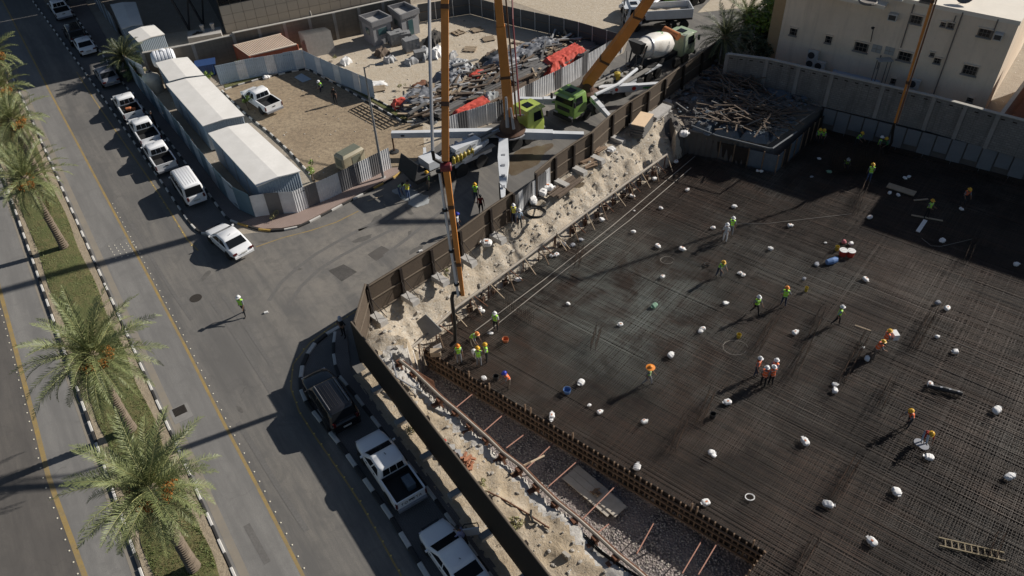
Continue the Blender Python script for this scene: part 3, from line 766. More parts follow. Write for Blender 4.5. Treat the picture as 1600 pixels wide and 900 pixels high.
sheet_fence(gp((804, 341), (860, 294)), 2.0, [Gy, W_, Gy], 'grey corrugated gate section standing in the brown hoarding', .6, 3)
sheet_fence(gp((205, 118), (232, 132)), 2.1, [W_, W_], 'short pale corrugated fence by the beige water tank', .98)
sheet_fence(gp((150, 8), (168, 32), (188, 57)), 2.3, [B_, Gy], 'grey fence beside the shaded white cabins at the top left', 1.2, 1)
# dark fence with white posts behind the storage yard
def post_fence(pts, h, lab):
    t = thing('post_fence', lab, 'fence', flat(pts[0])); q = resample([flat(p) for p in pts], 1.75)
    for i in range(len(q)-1):
        b = MB(); b.bar(q[i]+Vector((0, 0, h/2)), q[i+1]+Vector((0, 0, h/2)), .05, h-.08); b.build('panel', 'fence_grey', t, True)
        d = (q[i+1]-q[i]).normalized(); nn = Vector((d.y, -d.x, 0))*.07
        b = MB(); b.bar(q[i]+nn, q[i]+nn+Vector((0, 0, h)), .09, .09); b.build('post', 'fence_post', t, True)
        b = MB(); b.bar(q[i]+nn+Vector((0, 0, h*.55)), q[i+1]+nn+Vector((0, 0, h*.55)), .05, .05); b.build('rail', 'rail', t, True)
mat('fence_grey', (.09, .095, .1), .7, .1, var=.2); mat('fence_post', (.55, .54, .52), .7)
post_fence(gp((655, 35), (735, 22)), 2.1, 'grey fence with pale posts behind the left part of the storage yard')
post_fence(gp((735, 22), (800, 40), (895, 61), (970, 84)), 2.1, 'grey fence with pale posts behind the covered stacks of the storage yard')

# compound wall behind the container
mat('coping', (.45, .43, .39), .9)
def block_wall(top, h, m, lab, th=.25, cap=True, panels=3.0, name='block_wall'):
    pts = [flat(G(x, y, h)) for x, y in top]; t = thing(name, lab, 'wall', pts[0])
    for i in range(len(pts)-1):
        q = resample([pts[i], pts[i+1]], panels)
        for j in range(len(q)-1):
            d = (q[j+1]-q[j]).normalized()
            b = MB(); b.bar(q[j]+Vector((0, 0, h/2-.05)), q[j+1]+Vector((0, 0, h/2-.05)), th, h-.1); b.build('wall_bay', m, t, True)
            n = Vector((d.y, -d.x, 0))
            b = MB(); b.box(q[j]+n*.03+Vector((0, 0, h/2-.04)), (.32, th+.12, h-.08), 0, (d, n, Vector((0, 0, 1)))); b.build('pilaster', 'pilaster', t, True)
        if cap:
            b = MB(); b.bar(pts[i]+Vector((0, 0, h-.035)), pts[i+1]+Vector((0, 0, h-.035)), th+.1, .07); b.build('coping', 'coping', t, True)
    return pts, t
mat('pilaster', (.3, .29, .275), .9, var=.35, scale=1.2, bmp=.2)
WA = ang(G(1200, 120), G(1560, 210)); WB = ang(G(222, 110), G(520, 60))
brick_mat('wall_blocks', (.27, .262, .247), (.16, .156, .148), (.1, .097, .093), .4, .2, WA, vertical=True, streak=.9, ms=.03)
brick_mat('compound_blocks', (.2, .175, .145), (.17, .15, .125), (.11, .1, .085), .8, .4, WB, vertical=True, streak=.5)
block_wall([(222, 82), (300, 68), (363, 54)], 2.8, 'compound_blocks', 'brown compound wall running behind the cabins and the blue skip', cap=True)
block_wall([(363, 51), (520, 19), (597, 2), (640, -6)], 3.0, 'compound_blocks', 'brown compound wall behind the orange container and grey booths')
wp, wt = block_wall([(1137, 83), (1200, 91), (1302, 114), (1382, 132), (1462, 150), (1562, 177), (1700, 213)], 3.2, 'wall_blocks', 'long grey block wall with pilasters between the site and the cream building', panels=3.1)
# the small drain holes just under the coping
b = MB()
for i in range(len(wp)-1):
    for q in resample([wp[i], wp[i+1]], .95)[:-1]:
        d = (wp[i+1]-wp[i]).normalized(); n = Vector((d.y, -d.x, 0)); b.box(q+d*.4+n*.13+Vector((0, 0, 2.82)), (.3, .03, .1), 0, (d, n, Vector((0, 0, 1))))
b.build('vent_slots', 'post_dark', wt, True)['kind'] = 'stuff'
mat('red_wall', (.26, .13, .1), .9, var=.3, bmp=.2)
rp = [flat(G(1561, 178, 3.2)), flat(G(1625, 88, 3.2))]
t = thing('side_wall', 'reddish boundary wall turning away beside the cream building', 'wall', rp[0])
MB().bar(rp[0]+Vector((.35, .2, 1.5)), rp[1]+Vector((.35, 0, 1.5)), .22, 3.0).build('wall_bay', 'red_wall', t, True)
MB().bar(rp[0]+Vector((.35, .2, 3.04)), rp[1]+Vector((.35, 0, 3.04)), .3, .07).build('coping', 'coping', t, True)
b = MB().poly([rp[0]+Vector((.5, .3, 0)), rp[0]+Vector((14, -3, 0)), rp[1]+Vector((12, 0, 0)), rp[1]], .02); struct('red_yard', b, 'red_wall')

def stain_mat(name, a, b_, c):
    m, n, l, b = new_mat(name, .9); co = coord(n, l); mp = n.new('ShaderNodeMapping'); mp.inputs['Scale'].default_value = (1.3, 1.3, .1); l.new(co, mp.inputs['Vector'])
    f = ramp(n, l, nz(n, l, co, .35, 5, .6), .35, .7); x = mixc(n, l, f, a, b_); s_ = ramp(n, l, nz(n, l, mp.outputs[0], 1, 6, .7), .53, .8, 0, .55); x = mixc(n, l, s_, x, c); g_ = ramp(n, l, nz(n, l, co, 5, 4, .7), .55, .8, 0, .35); x = mixc(n, l, g_, x, c)
    l.new(x, b.inputs['Base Color']); bump(n, l, b, nz(n, l, co, 6, 4), .15); MC[name] = m
# cream building on the right
stain_mat('render_cream', (.76, .65, .52), (.66, .56, .44), (.42, .35, .28)); mat('render_tan', (.42, .3, .17), .9, var=.15); mat('roof_white', (.8, .74, .64), .85, var=.2, scale=.4)
mat('pipe_grey', (.2, .18, .16), .7); mat('win_dark', (.02, .022, .025), .25, var=.2); mat('win_frame', (.25, .22, .18), .6); mat('shutter', (.34, .36, .36), .6, var=.2); mat('ac_white', (.55, .55, .53), .5, var=.15)
mat('pipe_grey', (.2, .18, .16), .7); mat('fan_dark', (.05, .05, .05), .6)
BR = G(1531, 187); BL = G(1208, 104)
bd = (BR-BL).normalized(); bn = Vector((bd.y, -bd.x, 0))
HB_ = hgt(BR, 33)
bt = thing('cream_building', 'large cream rendered building with small barred windows behind the block wall', 'building', BL)
DEP = 17
BL2 = BL-bn*DEP; BR2 = BR-bn*DEP
b = MB(); b.prism([BL, BR, BR2, BL2], 0, HB_-.35); b.build('wall', 'render_cream', bt, True)
b = MB(); b.prism([BL-bd*1.1, BL-bd*.003, BL2-bd*.003, BL2-bd*1.1], 0, HB_-1.2); b.build('side_wall', 'render_tan', bt, True)
b = MB(); b.prism([BL+bn*.06-bd*.06, BR+bn*.06+bd*.06, BR2+bd*.06, BL2-bd*.06], HB_-.35, HB_); b.build('roof', 'roof_white', bt, True)
def fbox(px, py, wpx, hpx, dep, m, name, par=bt, off=0.0, zz=None):
    c = onplane(px, py, BL+bn*off, bn); a = onplane(px+1, py, BL+bn*off, bn); sx = wpx*(a-c).length*1.0
    u = onplane(px, py-1, BL+bn*off, bn); sz = hpx*abs((u-c).z)
    b = MB(); b.box(c+bn*dep/2, (sx, dep, sz), 0, (bd, bn, Vector((0, 0, 1)))); o_ = b.build(name, m, par, True); return c, sx, sz, o_
for px, py, w, h, cols in ((1240, 49, 9, 10, 1), (1295, 61, 8, 10, 1), (1346, 73, 20, 13, 3), (1414, 87.5, 20, 13, 3), (1432, 30, 17, 12, 3), (1474, 37, 6, 6, 1), (1486, 39, 9, 8, 2), (1539, 51, 20, 12, 3), (1457, 84, 5, 5, 1), (1465, 94, 9, 8, 2), (1516, 109, 22, 14, 4), (1396, 126, 6, 8, 1), (1516, 155, 8, 6, 1)):
    c, sx, sz, fr = fbox(px, py, w+2.4, h+2.4, .06, 'win_frame', 'window')
    b = MB(); b.box(c+bn*.035, (sx*.86, .06, sz*.84), 0, (bd, bn, Vector((0, 0, 1)))); b.build('pane', 'win_dark', fr, True)
    b = MB(); b.box(c+bn*.11-Vector((0, 0, sz*.55)), (sx*1.12, .22, .08), 0, (bd, bn, Vector((0, 0, 1)))); b.build('sill', 'pilaster', fr, True)
    b = MB(); b.box(c+bn*.13+Vector((0, 0, sz*.55)), (sx*1.12, .26, .06), 0, (bd, bn, Vector((0, 0, 1)))); b.build('hood', 'render_cream', fr, True)
    b = MB()
    for k in range(cols+1):
        x = (k+.5-(cols+1)/2)/(cols+1)*sx*.86*1.25; b.box(c+bd*x+bn*.09, (.03, .03, sz*.9), 0, (bd, bn, Vector((0, 0, 1))))
    for z_ in (0,): b.box(c+bn*.1+Vector((0, 0, z_*sz)), (sx*.9, .03, .03), 0, (bd, bn, Vector((0, 0, 1))))
    b.build('bars', 'pipe_grey', fr, True)
for px, py in ((1370, 76), (1390, 79.5)):
    c, sx, sz, fr = fbox(px, py, 15, 12, .08, 'shutter', 'shutter')
    b = MB(); b.box(c+bn*.09, (.03, .03, sz*.9), 0, (bd, bn, Vector((0, 0, 1)))); b.box(c+bn*.09, (sx*.9, .03, .03), 0, (bd, bn, Vector((0, 0, 1)))); b.build('shutter_bars', 'win_frame', fr, True)
for px, py, w, h in ((1397, 24.5, 14, 11), (1561, 55, 14, 11)):
    c, sx, sz, fr = fbox(px, py, w, h, .55, 'ac_white', 'air_conditioner'); b = MB(); b.box(c+bn*.56, (sx*.8, .03, sz*.7), 0, (bd, bn, Vector((0, 0, 1)))); b.build('grille', 'fan_dark', fr, True)
for a, c_ in (((1505, 19), (1461, 147)), ((1429, 6), (1409, 74)), ((1560, 30), (1549, 62)), ((1377, 86), (1373, 108)), ((1494, 24), (1486, 39))):
    p, q = onplane(*a, BL, bn), onplane(*c_, BL, bn); q = Vector((p.x, p.y, q.z)); b = MB(); b.tube([p+bn*.08, q+bn*.08], .05, 6); b.build('drainpipe', 'pipe_grey', bt, True)
# rooftop ledge, hatch, dishes
c = onplane(1292, 2, BL, bn); d = onplane(1385, 16, BL, bn)
b = MB(); b.prism([flat(c)-bd*6+bn*1.0, flat(d)+bn*1.0, flat(d)-bn*.02, flat(c)-bd*6-bn*.02], HB_-.9, HB_-.6); b.build('roof_ledge', 'roof_white', bt, True)
b = MB(); k = flat(G(1356, 4, HB_-.6)); b.lathe(k+Vector((0, 0, HB_-.6)), [(.75, 0), (.8, .1), (.7, .2), (.6, .1), (.1, .08)], 18); b.build('round_hatch', 'pipe_grey', bt, True)
mat('scrap_dark', (.05, .045, .04), .8)
def rbox(px, py, s, h, m, name, lab, cat, z=HB_):
    p = flat(G(px, py, z)); t = thing(name, lab, cat, p+Vector((0, 0, z)), math.atan2(bd.y, bd.x)); MB().box((0, 0, h/2), (s[0], s[1], h)).build('casing', m, t); MB().box((0, -s[1]/2-.01, h/2), (s[0]*.7, .02, h*.6)).build('grille', 'fan_dark', t); return t
rbox(1448, 4, (1.1, .7), .9, 'pipe_grey', 'roof_unit', 'dark unit standing on the cream building roof edge', 'roof unit')
rbox(1400, -2, (1.2, .8), .6, 'ac_white', 'roof_unit', 'pale unit on the roof beside the round hatch', 'roof unit')
p = G(1505, 4, HB_); t = thing('satellite_dish', 'satellite dish lying on the white roof', 'satellite dish', p)
b = MB(); b.lathe((0, 0, .5), [(.08, 0), (.4, .05), (.7, .2), (.68, .22), (.38, .08), (.05, .04)], 16, (-.4, -.5, .6)); b.build('dish', 'pipe_grey', t); MB().tube([(0, 0, 0), (0, 0, .55)], .04, 6).build('mast', 'pipe_grey', t)
nb = BL+bd*23.9; nt_ = thing('neighbour_building', 'second cream building beyond the alley at the right edge', 'building', nb)
MB().prism([nb, nb+bd*22, nb+bd*22-bn*14, nb-bn*14], 0, 9.0).build('wall', 'render_cream', nt_, True)
MB().prism([nb-bd*.1+bn*.1, nb+bd*22+bn*.1, nb+bd*22-bn*14, nb-bn*14-bd*.1], 9.0, 9.35).build('roof', 'roof_white', nt_, True)
# outdoor units and awning between wall and building
def ac_unit(px, py, z, n, lab):
    c = onplane(px, py, BL+bn*.5, bn); t = thing('air_conditioner', lab, 'air conditioner', (c.x, c.y, c.z-.4*n), math.atan2(bd.y, bd.x))
    MB().box((0, 0, .42*n), (.95, .38, .84*n)).build('casing', 'ac_white', t)
    for k in range(n): MB().lathe((-.12, -.195, .42+.84*k), [(.32, 0), (.32, .02), (.05, .03)], 16, (0, -1, 0)).build('fan', 'fan_dark', t)
ac_unit(1269, 93, 0, 2, 'white air conditioner with two fans standing above the wall'); ac_unit(1281, 103, 0, 1, 'small dark-grilled air conditioner right of the two-fan one'); ac_unit(1428, 131, 0, 1, 'pale air conditioner above the wall near its middle')
mat('awning', (.4, .46, .55), .6, var=.2)
p, q = onplane(1303, 108, BL+bn*.1, bn), onplane(1376, 126, BL+bn*.1, bn)
b = MB(); b.loft([[p, p+bn*1.2-Vector((0, 0, .35)), p+bn*1.2-Vector((0, 0, .4)), p-Vector((0, 0, .05))], [q, q+bn*1.2-Vector((0, 0, .35)), q+bn*1.2-Vector((0, 0, .4)), q-Vector((0, 0, .05))]]); one('awning', b, 'awning', 'long pale blue awning strip behind the block wall', 'awning')
p = flat(onplane(1375, 118, BL+bn*1.0, bn)); t = thing('metal_stand', 'small metal stand behind the block wall beside the awning', 'stand', p)
for x in (-.5, .5):
    for y in (-.3, .3): MB().bar((x, y, 0), (x, y, 3.7), .06).build('leg', 'pipe_grey', t)
MB().box((0, 0, 3.72), (1.3, .8, .06)).build('top', 'shutter', t)
p = onplane(1366, 45, BL+bn*.05, bn); b = MB(); b.tube([p+Vector((0, 0, -1.2)), p+bn*.3, p+bn*.6+Vector((0, 0, .3))], .035, 6); b.lathe(p+bn*.6+Vector((0, 0, .2)), [(.1, 0), (.16, .14), (.05, .2)], 10); one('wall_lamp', b, 'scrap_dark', 'dark curved wall lamp on the cream building', 'wall lamp')

# office building at the top left
mat('panel_pale', (.43, .4, .35), .7, var=.1, scale=.8); mat('glass_dark', (.012, .016, .022), .12, var=.3); mat('mullion', (.1, .1, .1), .5); mat('panel_side', (.2, .19, .17), .8)
OC = G(354, 53); od = (G(520, 17)-OC).normalized(); on = Vector((od.y, -od.x, 0)); OH = 21.0
ot = thing('office_building', 'tall office building with pale panel cladding and dark glass at the top left', 'building', OC)
O2 = OC+od*40; b = MB(); b.prism([OC, O2, O2-on*18, OC-on*18], 0, OH); b.build('core', 'panel_side', ot, True)
me = MB().box((0, 0, 0), (1.18, .08, 1.0)).mesh('panel', 'panel_pale')
for r_ in range(6):
    for c_ in range(24):
        if r_ >= 3 and c_ < 6: continue
        p = OC+od*(.62+c_*1.22)+on*.045+Vector((0, 0, .55+r_*1.03+.01)); piece('panel', me, ot, Matrix.Translation(p) @ Matrix.Rotation(math.atan2(od.y, od.x), 4, 'Z'), True)
me = MB().box((0, 0, 0), (1.16, .06, 3.0)).mesh('window', 'glass_dark')
for c_ in range(6):
    p = OC+od*(.62+c_*1.22)+on*.035+Vector((0, 0, 4.7)); piece('window', me, ot, Matrix.Translation(p) @ Matrix.Rotation(math.atan2(od.y, od.x), 4, 'Z'), True)
me = MB().box((0, 0, 0), (1.75, .06, 5.6)).mesh('glass_panel', 'glass_dark')
for c_ in range(9):
    p = OC-on*(.95+c_*1.85)-od*.035+Vector((0, 0, 2.9)); piece('glass_panel', me, ot, Matrix.Translation(p) @ Matrix.Rotation(math.atan2(on.y, on.x), 4, 'Z'), True)
b = MB(); b.prism([OC+on*2.9-od*.3, OC+on*2.9+od*2.5, OC+od*2.5-on*17, OC-on*17-od*.3], 10, OH+.4); b.build('shading_overhang', 'panel_side', ot, True)  # unseen overhang added to extend the shade on the road
# wing further left that keeps the road in shade
OW = G(262, -14); b = MB(); 
wt2 = thing('office_wing', 'dark shaded wing of the office building at the top edge', 'building', OW)
b.prism([OW-on*2, OC-on*18.1-od*.2, OC-on*30, OW-on*30-od*14, OW-od*14-on*2], 0, 24); b.build('wall', 'panel_side', wt2, True)
me = MB().box((0, 0, 0), (1.9, .06, 2.2)).mesh('window', 'glass_dark')
for r_ in range(3):
    for c_ in range(6): piece('window', me, wt2, Matrix.Translation(OW-on*1.96-od*(1.4+c_*2.2)+Vector((0, 0, 1.6+r_*3.0))) @ Matrix.Rotation(math.atan2(od.y, od.x), 4, 'Z'), True)
mat('steel_dark', (.05, .05, .055), .6, .3)
for k, (x0_, y0_) in enumerate(((296, 47), (318, 40))):
    b = MB(); p = G(x0_, y0_); b.bar(p, p+Vector((-1.5, 0, 6)), .2, .2); b.bar(p, p+Vector((1.2, 1, 6)), .16, .16); one('steel_brace', b, 'steel_dark', ('left' if k == 0 else 'right')+' dark steel brace frame in the shaded yard below the office building', 'steel frame')

# concrete plinth with two vents
t = thing('plinth', 'pale concrete plinth with two round vents in the shaded office yard', 'plinth', G(322, 60), WB)
MB().box((0, 0, .35), (3.6, 1.9, .7)).build('slab', 'conc_block', t)
for x in (-.1, 1.0): MB().lathe((x, .3, .7), [(.18, 0), (.18, .55), (.24, .56), (.24, .75), (.02, .8)], 12).build('vent', 'conc_block', t)
b = MB(); 
for k in range(5): b.box((-1.1+.2*k, RND.uniform(-.3, .3), .76), (.3, .2, .12))
b.build('scrap', 'scrap_dark', t)

# ------------------------------------------------------------------ site cabins
mat('cabin_roof', (.8, .78, .74), .7, var=.2, scale=.6, c2=(.66, .64, .6), bmp=.05); mat('cabin_wall', (.3, .38, .46), .6, var=.15); mat('roof_edge', (.42, .43, .44), .6)
def cabin(q, lab, ze=2.7, rise=.13, wallm='cabin_wall', wallc=B_, roof='cabin_roof'):
    LF, RF, RN, LN = [flat(G(x, y, ze)) for x, y in q]
    c = (LF+RF+RN+LN)/4; t = thing('site_cabin', lab, 'cabin', c)
    k = .95; w = [c+(p-c)*k for p in (LF, RF, RN, LN)]
    b = MB(); b.prism(w, .12, ze-.03); b.build('wall', wallm, t, True)
    up = Vector((0, 0, 1)); mF, mN = (LF+RF)/2, (LN+RN)/2
    for a, b1, c1, d1 in ((LF, mF, mN, LN), (mF, RF, RN, mN)):
        za = ze if a is LF else ze+rise; zb = ze+rise if a is LF else ze
        m_ = MB(); top = [a+up*za, b1+up*zb, c1+up*zb, d1+up*za]; m_.loft([[v-up*.09 for v in top], top]); m_.build('roof_sheet', roof, t, True)
    for a, b1, mm in ((LF, RF, mF), (LN, RN, mN)):
        aa, bb = c+(a-c)*k, c+(b1-c)*k; m2 = c+(mm-c)*k
        g_ = MB(); g_.add([aa+up*(ze-.03), bb+up*(ze-.03), m2+up*(ze+rise-.1), aa+(m2-aa)*.0+up*(ze-.02)], [(0, 1, 2)]); g_.build('gable', wallm, t, True)
        dn = (bb-aa).normalized(); n_ = Vector((-dn.y, dn.x, 0)); 
        if n_.dot((aa+bb)/2-c) < 0: n_ = -n_
        qq = resample([aa, bb], .55); me_ = CM.setdefault(('cg', wallc), corr_mesh('sheet_'+wallc, .55, 2.5, 3, .03))
        for i in range(len(qq)-1): piece('wall_sheet', me_, t, xf((qq[i]+qq[i+1])/2+n_*.015+up*.14, ang(aa, bb)+(0 if n_.dot(Vector((dn.y, -dn.x, 0))) < 0 else PI), ((qq[i+1]-qq[i]).length/.55, 1, 1)), True)
    L = (LN-LF); side = []
    for s0, s1 in ((w[0], w[3]), (w[1], w[2])):
        dn = (s1-s0).normalized(); n_ = Vector((-dn.y, dn.x, 0))
        if n_.dot((s0+s1)/2-c) < 0: n_ = -n_
        qq = resample([s0, s1], 2.4)
        for i in range(1, len(qq)-1): m_ = MB(); m_.bar(qq[i]+n_*.03+up*.15, qq[i]+n_*.03+up*(ze-.1), .07, .07); m_.build('batten', 'roof_edge', t, True)
    return t
cabin(((243, 98), (293, 89), (319, 117), (264, 127)), 'smallest white-roofed site cabin, farthest up the row beside the wrapped tank')
cabin(((259, 131), (321, 118.5), (382, 180.5), (317, 197)), 'long white-roofed site cabin in the middle of the row of three')
cabin(((325, 208), (387, 192), (470, 267), (401, 291)), 'white-roofed site cabin nearest the street corner', ze=2.75)
cabin(((172, 7), (212, 3), (223, 38), (190, 45)), 'shaded white cabin with torn dark roof sheets at the top left', wallm='cabin_wall')
cabin(((200, 50), (240, 38), (257, 53), (216, 66)), 'shaded low cabin with two small square windows behind the wrapped tank', wallm='cabin_wall')
for (x, y), lb in (((223, 67), 0), ((249, 64), 1)):
    p = G(x, y, 1.6); b = MB(); b.box((p.x, p.y, 1.6), (.5, .12, .55)); b.build('window', 'win_dark', bpy.data.objects['site_cabin.004'], True)

# orange shipping container
mat('cont_roof', (.74, .62, .5), .7, var=.25, scale=.8); mat('cont_side', (.45, .12, .06), .6, var=.3)
q = [flat(G(x, y, 2.15)) for x, y in ((365, 70), (438, 52), (464, 69), (389, 87))]
c = sum(q, Vector())/4; t = thing('shipping_container', 'orange shipping container with faded ribbed roof behind the pale blue fence', 'container', c)
b = MB(); b.prism(q, -.25, 2.05); b.build('body', 'cont_side', t, True)
dl = (q[1]-q[0]); dn = dl.normalized(); sd_ = (q[3]-q[0]); L = dl.length
b = MB(); n = 24
for k in range(n):
    a = q[0]+dl*((k+.1)/n); e_ = q[0]+dl*((k+.62)/n); b.prism([a, e_, e_+sd_, a+sd_], 2.05, 2.1)
b.prism([q[0]-dn*.02, q[1]+dn*.02, q[1]+sd_*.04, q[0]+sd_*.04], 2.0, 2.15); b.prism([q[0]+sd_*.96, q[1]+sd_*.96, q[2], q[3]], 2.0, 2.15); b.build('roof', 'cont_roof', t, True)
b = MB()
for k in range(n):
    a = q[3]+dl*((k+.1)/n); e_ = q[3]+dl*((k+.6)/n); w_ = sd_.normalized()*.05; b.prism([a, e_, e_+w_, a+w_], .0, 2.04)
b.build('side_ribs', 'cont_side', t, True)
for a in q: m_ = MB(); m_.bar(a+Vector((0, 0, .0)), a+Vector((0, 0, 2.13)), .14, .14); m_.build('corner_post', 'cont_side', t, True)
# a second, shaded panel crate beside it (broken fence panels leaning on the wall)
mat('old_panel', (.3, .28, .25), .8, var=.3)
t = thing('leaning_panels', 'stack of old grey panels leaning on the wall right of the container', 'panel stack', G(498, 80), WB)
for k in range(5): piece('panel', MB().box((0, 0, 1.15), (2.9, .06, 2.3)).mesh('panel', 'old_panel'), t, xf((k*.12-.2, -k*.28, 0), k*.02, rx=-.35-.03*k))
b = MB(); b.loft([[(0, 0, 0), (.9, 0, 0), (.95, .1, 0), (.05, .1, 0)], [(.35, .5, 3.0), (.42, .5, 3.0), (.47, .6, 3.0), (.4, .6, 3.0)]]); o = b.build('pointed_board', 'old_panel'); o.location = G(486, 62); tag(o, 'pointed grey board propped against the compound wall', 'board')

# guard booths
mat('booth', (.3, .3, .31), .7, var=.15); mat('booth_top', (.22, .22, .23), .7); mat('booth_glass', (.06, .12, .13), .2); mat('booth_roof', (.38, .37, .36), .8)
def booth(q, lab, door):
    z = 2.75; Q = [flat(G(x, y, z)) for x, y in q]; c = sum(Q, Vector())/4; t = thing('guard_booth', lab, 'booth', c)
    w = [c+(p-c)*.88 for p in Q]; b = MB(); b.prism(w, 0, z-.55); b.build('wall', 'booth', t, True)
    b = MB(); b.prism([c+(p-c)*.99 for p in Q], z-.56, z-.45); b.build('roof', 'booth_roof', t, True)
    for i in range(4):
        a, b1 = Q[i], Q[(i+1) % 4]; dd = (b1-a).normalized(); nn = (c-(a+b1)/2).normalized()*.09
        m_ = MB(); m_.bar(a+dd*.0+nn+Vector((0, 0, z-.27)), b1-dd*.18+nn+Vector((0, 0, z-.27)), .17, .55, up=Vector((0, 0, 1))); m_.build('parapet', 'booth_top', t, True)
    for i, (zz, hh, ww) in ((2, (1.45, .8, .55)), (3, (1.4, .75, .35))):
        a, b1 = w[i], w[(i+1) % 4]; m = (a+b1)/2; nn = (m-c).normalized(); dd = (b1-a)
        if door and i == 2: zz, hh, ww = 1.0, 1.95, .32
        b = MB(); b.bar(m-dd*ww/2+nn*.01+Vector((0, 0, zz)), m+dd*ww/2+nn*.01+Vector((0, 0, zz)), .06, hh); fr = b.build('door' if hh > 1.5 else 'window', 'booth_top', t, True)
        b = MB(); b.bar(m-dd*ww*.44+nn*.03+Vector((0, 0, zz)), m+dd*ww*.44+nn*.03+Vector((0, 0, zz)), .06, hh*.84); b.build('pane', 'booth_glass', fr, True)
booth(((560, 24), (592, 15), (612, 25), (580, 36)), 'left grey guard booth with parapet roof and teal window', False)
booth(((605, 9), (632, 2), (655, 13), (625, 24)), 'right grey guard booth with dark open door', True)
cb = []
# water tanks, skip
mat('tank_white', (.8, .82, .85), .5, var=.1); mat('tank_beige', (.55, .5, .42), .6, var=.15)
p = G(256, 92, 2.2); t = thing('wrapped_tank', 'white ribbed horizontal water tank wrapped in plastic beside the top cabin', 'water tank', (p.x, p.y, 0), WB+.1)
rings = [(.05, -1.15), (.6, -1.1), (.78, -.9)]
for k in range(5): rings += [(.84, -.8+.34*k), (.84, -.62+.34*k), (.72, -.56+.34*k), (.72, -.5+.34*k)]
rings += [(.8, .9), (.6, 1.1), (.05, 1.15)]
MB().lathe((0, 0, 2.3), rings, 20, (1, 0, 0)).build('tank', 'tank_white', t, smooth=45)
for x in (-.6, .6): MB().box((x, 0, .72), (.3, 1.5, 1.44)).build('stand', 'pilaster', t)
MB().lathe((.1, 0, 3.08), [(.25, 0), (.25, .12), (.02, .16)], 12).build('lid', 'tank_white', t)
p = G(243, 142); t = thing('beige_tank', 'beige upright water tank behind the blue panel fence', 'water tank', p)
MB().lathe((0, 0, 0), [(.85, .0), (.9, .1), (.9, 1.3), (.8, 1.6), (.4, 1.85), (.3, 1.9), (.3, 2.05), (.02, 2.08)], 20).build('tank', 'tank_beige', t, smooth=40)
MB().lathe((0, 0, 2.07), [(.24, 0), (.24, .06), (.02, .08)], 12).build('lid', 'fan_dark', t)
mat('skip_blue', (.03, .07, .19), .5, var=.3)
p = G(326, 116); t = thing('blue_skip', 'blue metal skip between the top cabin and the pale blue fence', 'skip', p, WB)
b = MB(); o_ = [[(x*s, y*s, z) for x, y in ((-1, -.75), (1, -.75), (1, .75), (-1, .75))] for z, s in ((.1, .8), (1.25, 1))]; b.loft(o_); b.build('hull', 'skip_blue', t)
MB().box((0, 0, 1.3), (2.06, 1.56, .06)).build('lid', 'skip_blue', t); 
for x in (-.7, 0, .7): MB().bar((x*.85, -.66, .1), (x, -.8, 1.25), .07).build('rib', 'skip_blue', t)
# ------------------------------------------------------------------ poles
mat('galv', (.3, .31, .32), .45, .4, var=.2)
def lamp_post(base, top_y, arm, lab, r=.09):
    b0 = G(*base); h = hgt(b0, top_y); t = thing('street_lamp', lab, 'street lamp', b0)
    MB().tube([(0, 0, 0), (0, 0, h*.5), (0, 0, h)], [r*1.25, r, r*.6], 8).build('pole', 'galv', t)
    MB().box((0, 0, .06), (.4, .4, .12)).build('base', 'conc_block', t)
    a = Vector(arm); MB().tube([(0, 0, h-.1), (a.x*.5, a.y*.5, h+.15), (a.x, a.y, h+.1)], .035, 6).build('arm', 'galv', t)
    MB().box((a.x*1.15, a.y*1.15, h+.1), (.6, .28, .1), 0, (a.normalized(), Vector((-a.y, a.x, 0)).normalized(), Vector((0, 0, 1)))).build('lantern', 'galv', t)
lamp_post((599, 279), 105, (1.0, .1, 0), 'grey street lamp standing on the pink pavement in front of the dirt lot')
lamp_post((973, 44), -60, (1.0, .1, 0), 'thin street lamp behind the orange boom near the dump truck')
lamp_post((6, 655), 20, (1.6, -.8, 0), 'x') if False else None
# ================================================================== vehicles
mat('paint_white', (.8, .81, .82), .3, var=.08, scale=1.5, coat=.4); mat('paint_black', (.012, .012, .014), .22, var=.2, coat=.5); mat('paint_silver', (.3, .31, .34), .35, .3, var=.1)
mat('glass', (.012, .014, .017), .12, var=.1).node_tree.nodes['Principled BSDF'].inputs['IOR'].default_value = 1.2; mat('tyre', (.018, .017, .016), .9, var=.3); mat('rim', (.35, .35, .36), .4, .6, var=.15); mat('lamp_red', (.09, .009, .009), .3, var=.1)
mat('lamp_clear', (.5, .5, .52), .2, var=.1); mat('trim', (.025, .025, .027), .6, var=.2); mat('bed', (.02, .021, .023), .8, var=.4); mat('plate', (.55, .55, .52), .6)
def rrect(x0, x1, hw, z, r, n=4, cx_=0):
    """horizontal rounded rectangle ring"""
    out = []; r = min(r, hw*.95, (x1-x0)*.45)
    for sx, sy, a0 in ((x1-r, hw-r, 0), (x0+r, hw-r, 90), (x0+r, -hw+r, 180), (x1-r, -hw+r, 270)):
        for k in range(n): a = math.radians(a0+90*k/(n-1)); out.append((sx+r*math.cos(a), sy+r*math.sin(a), z))
    return out
WHEEL = {}
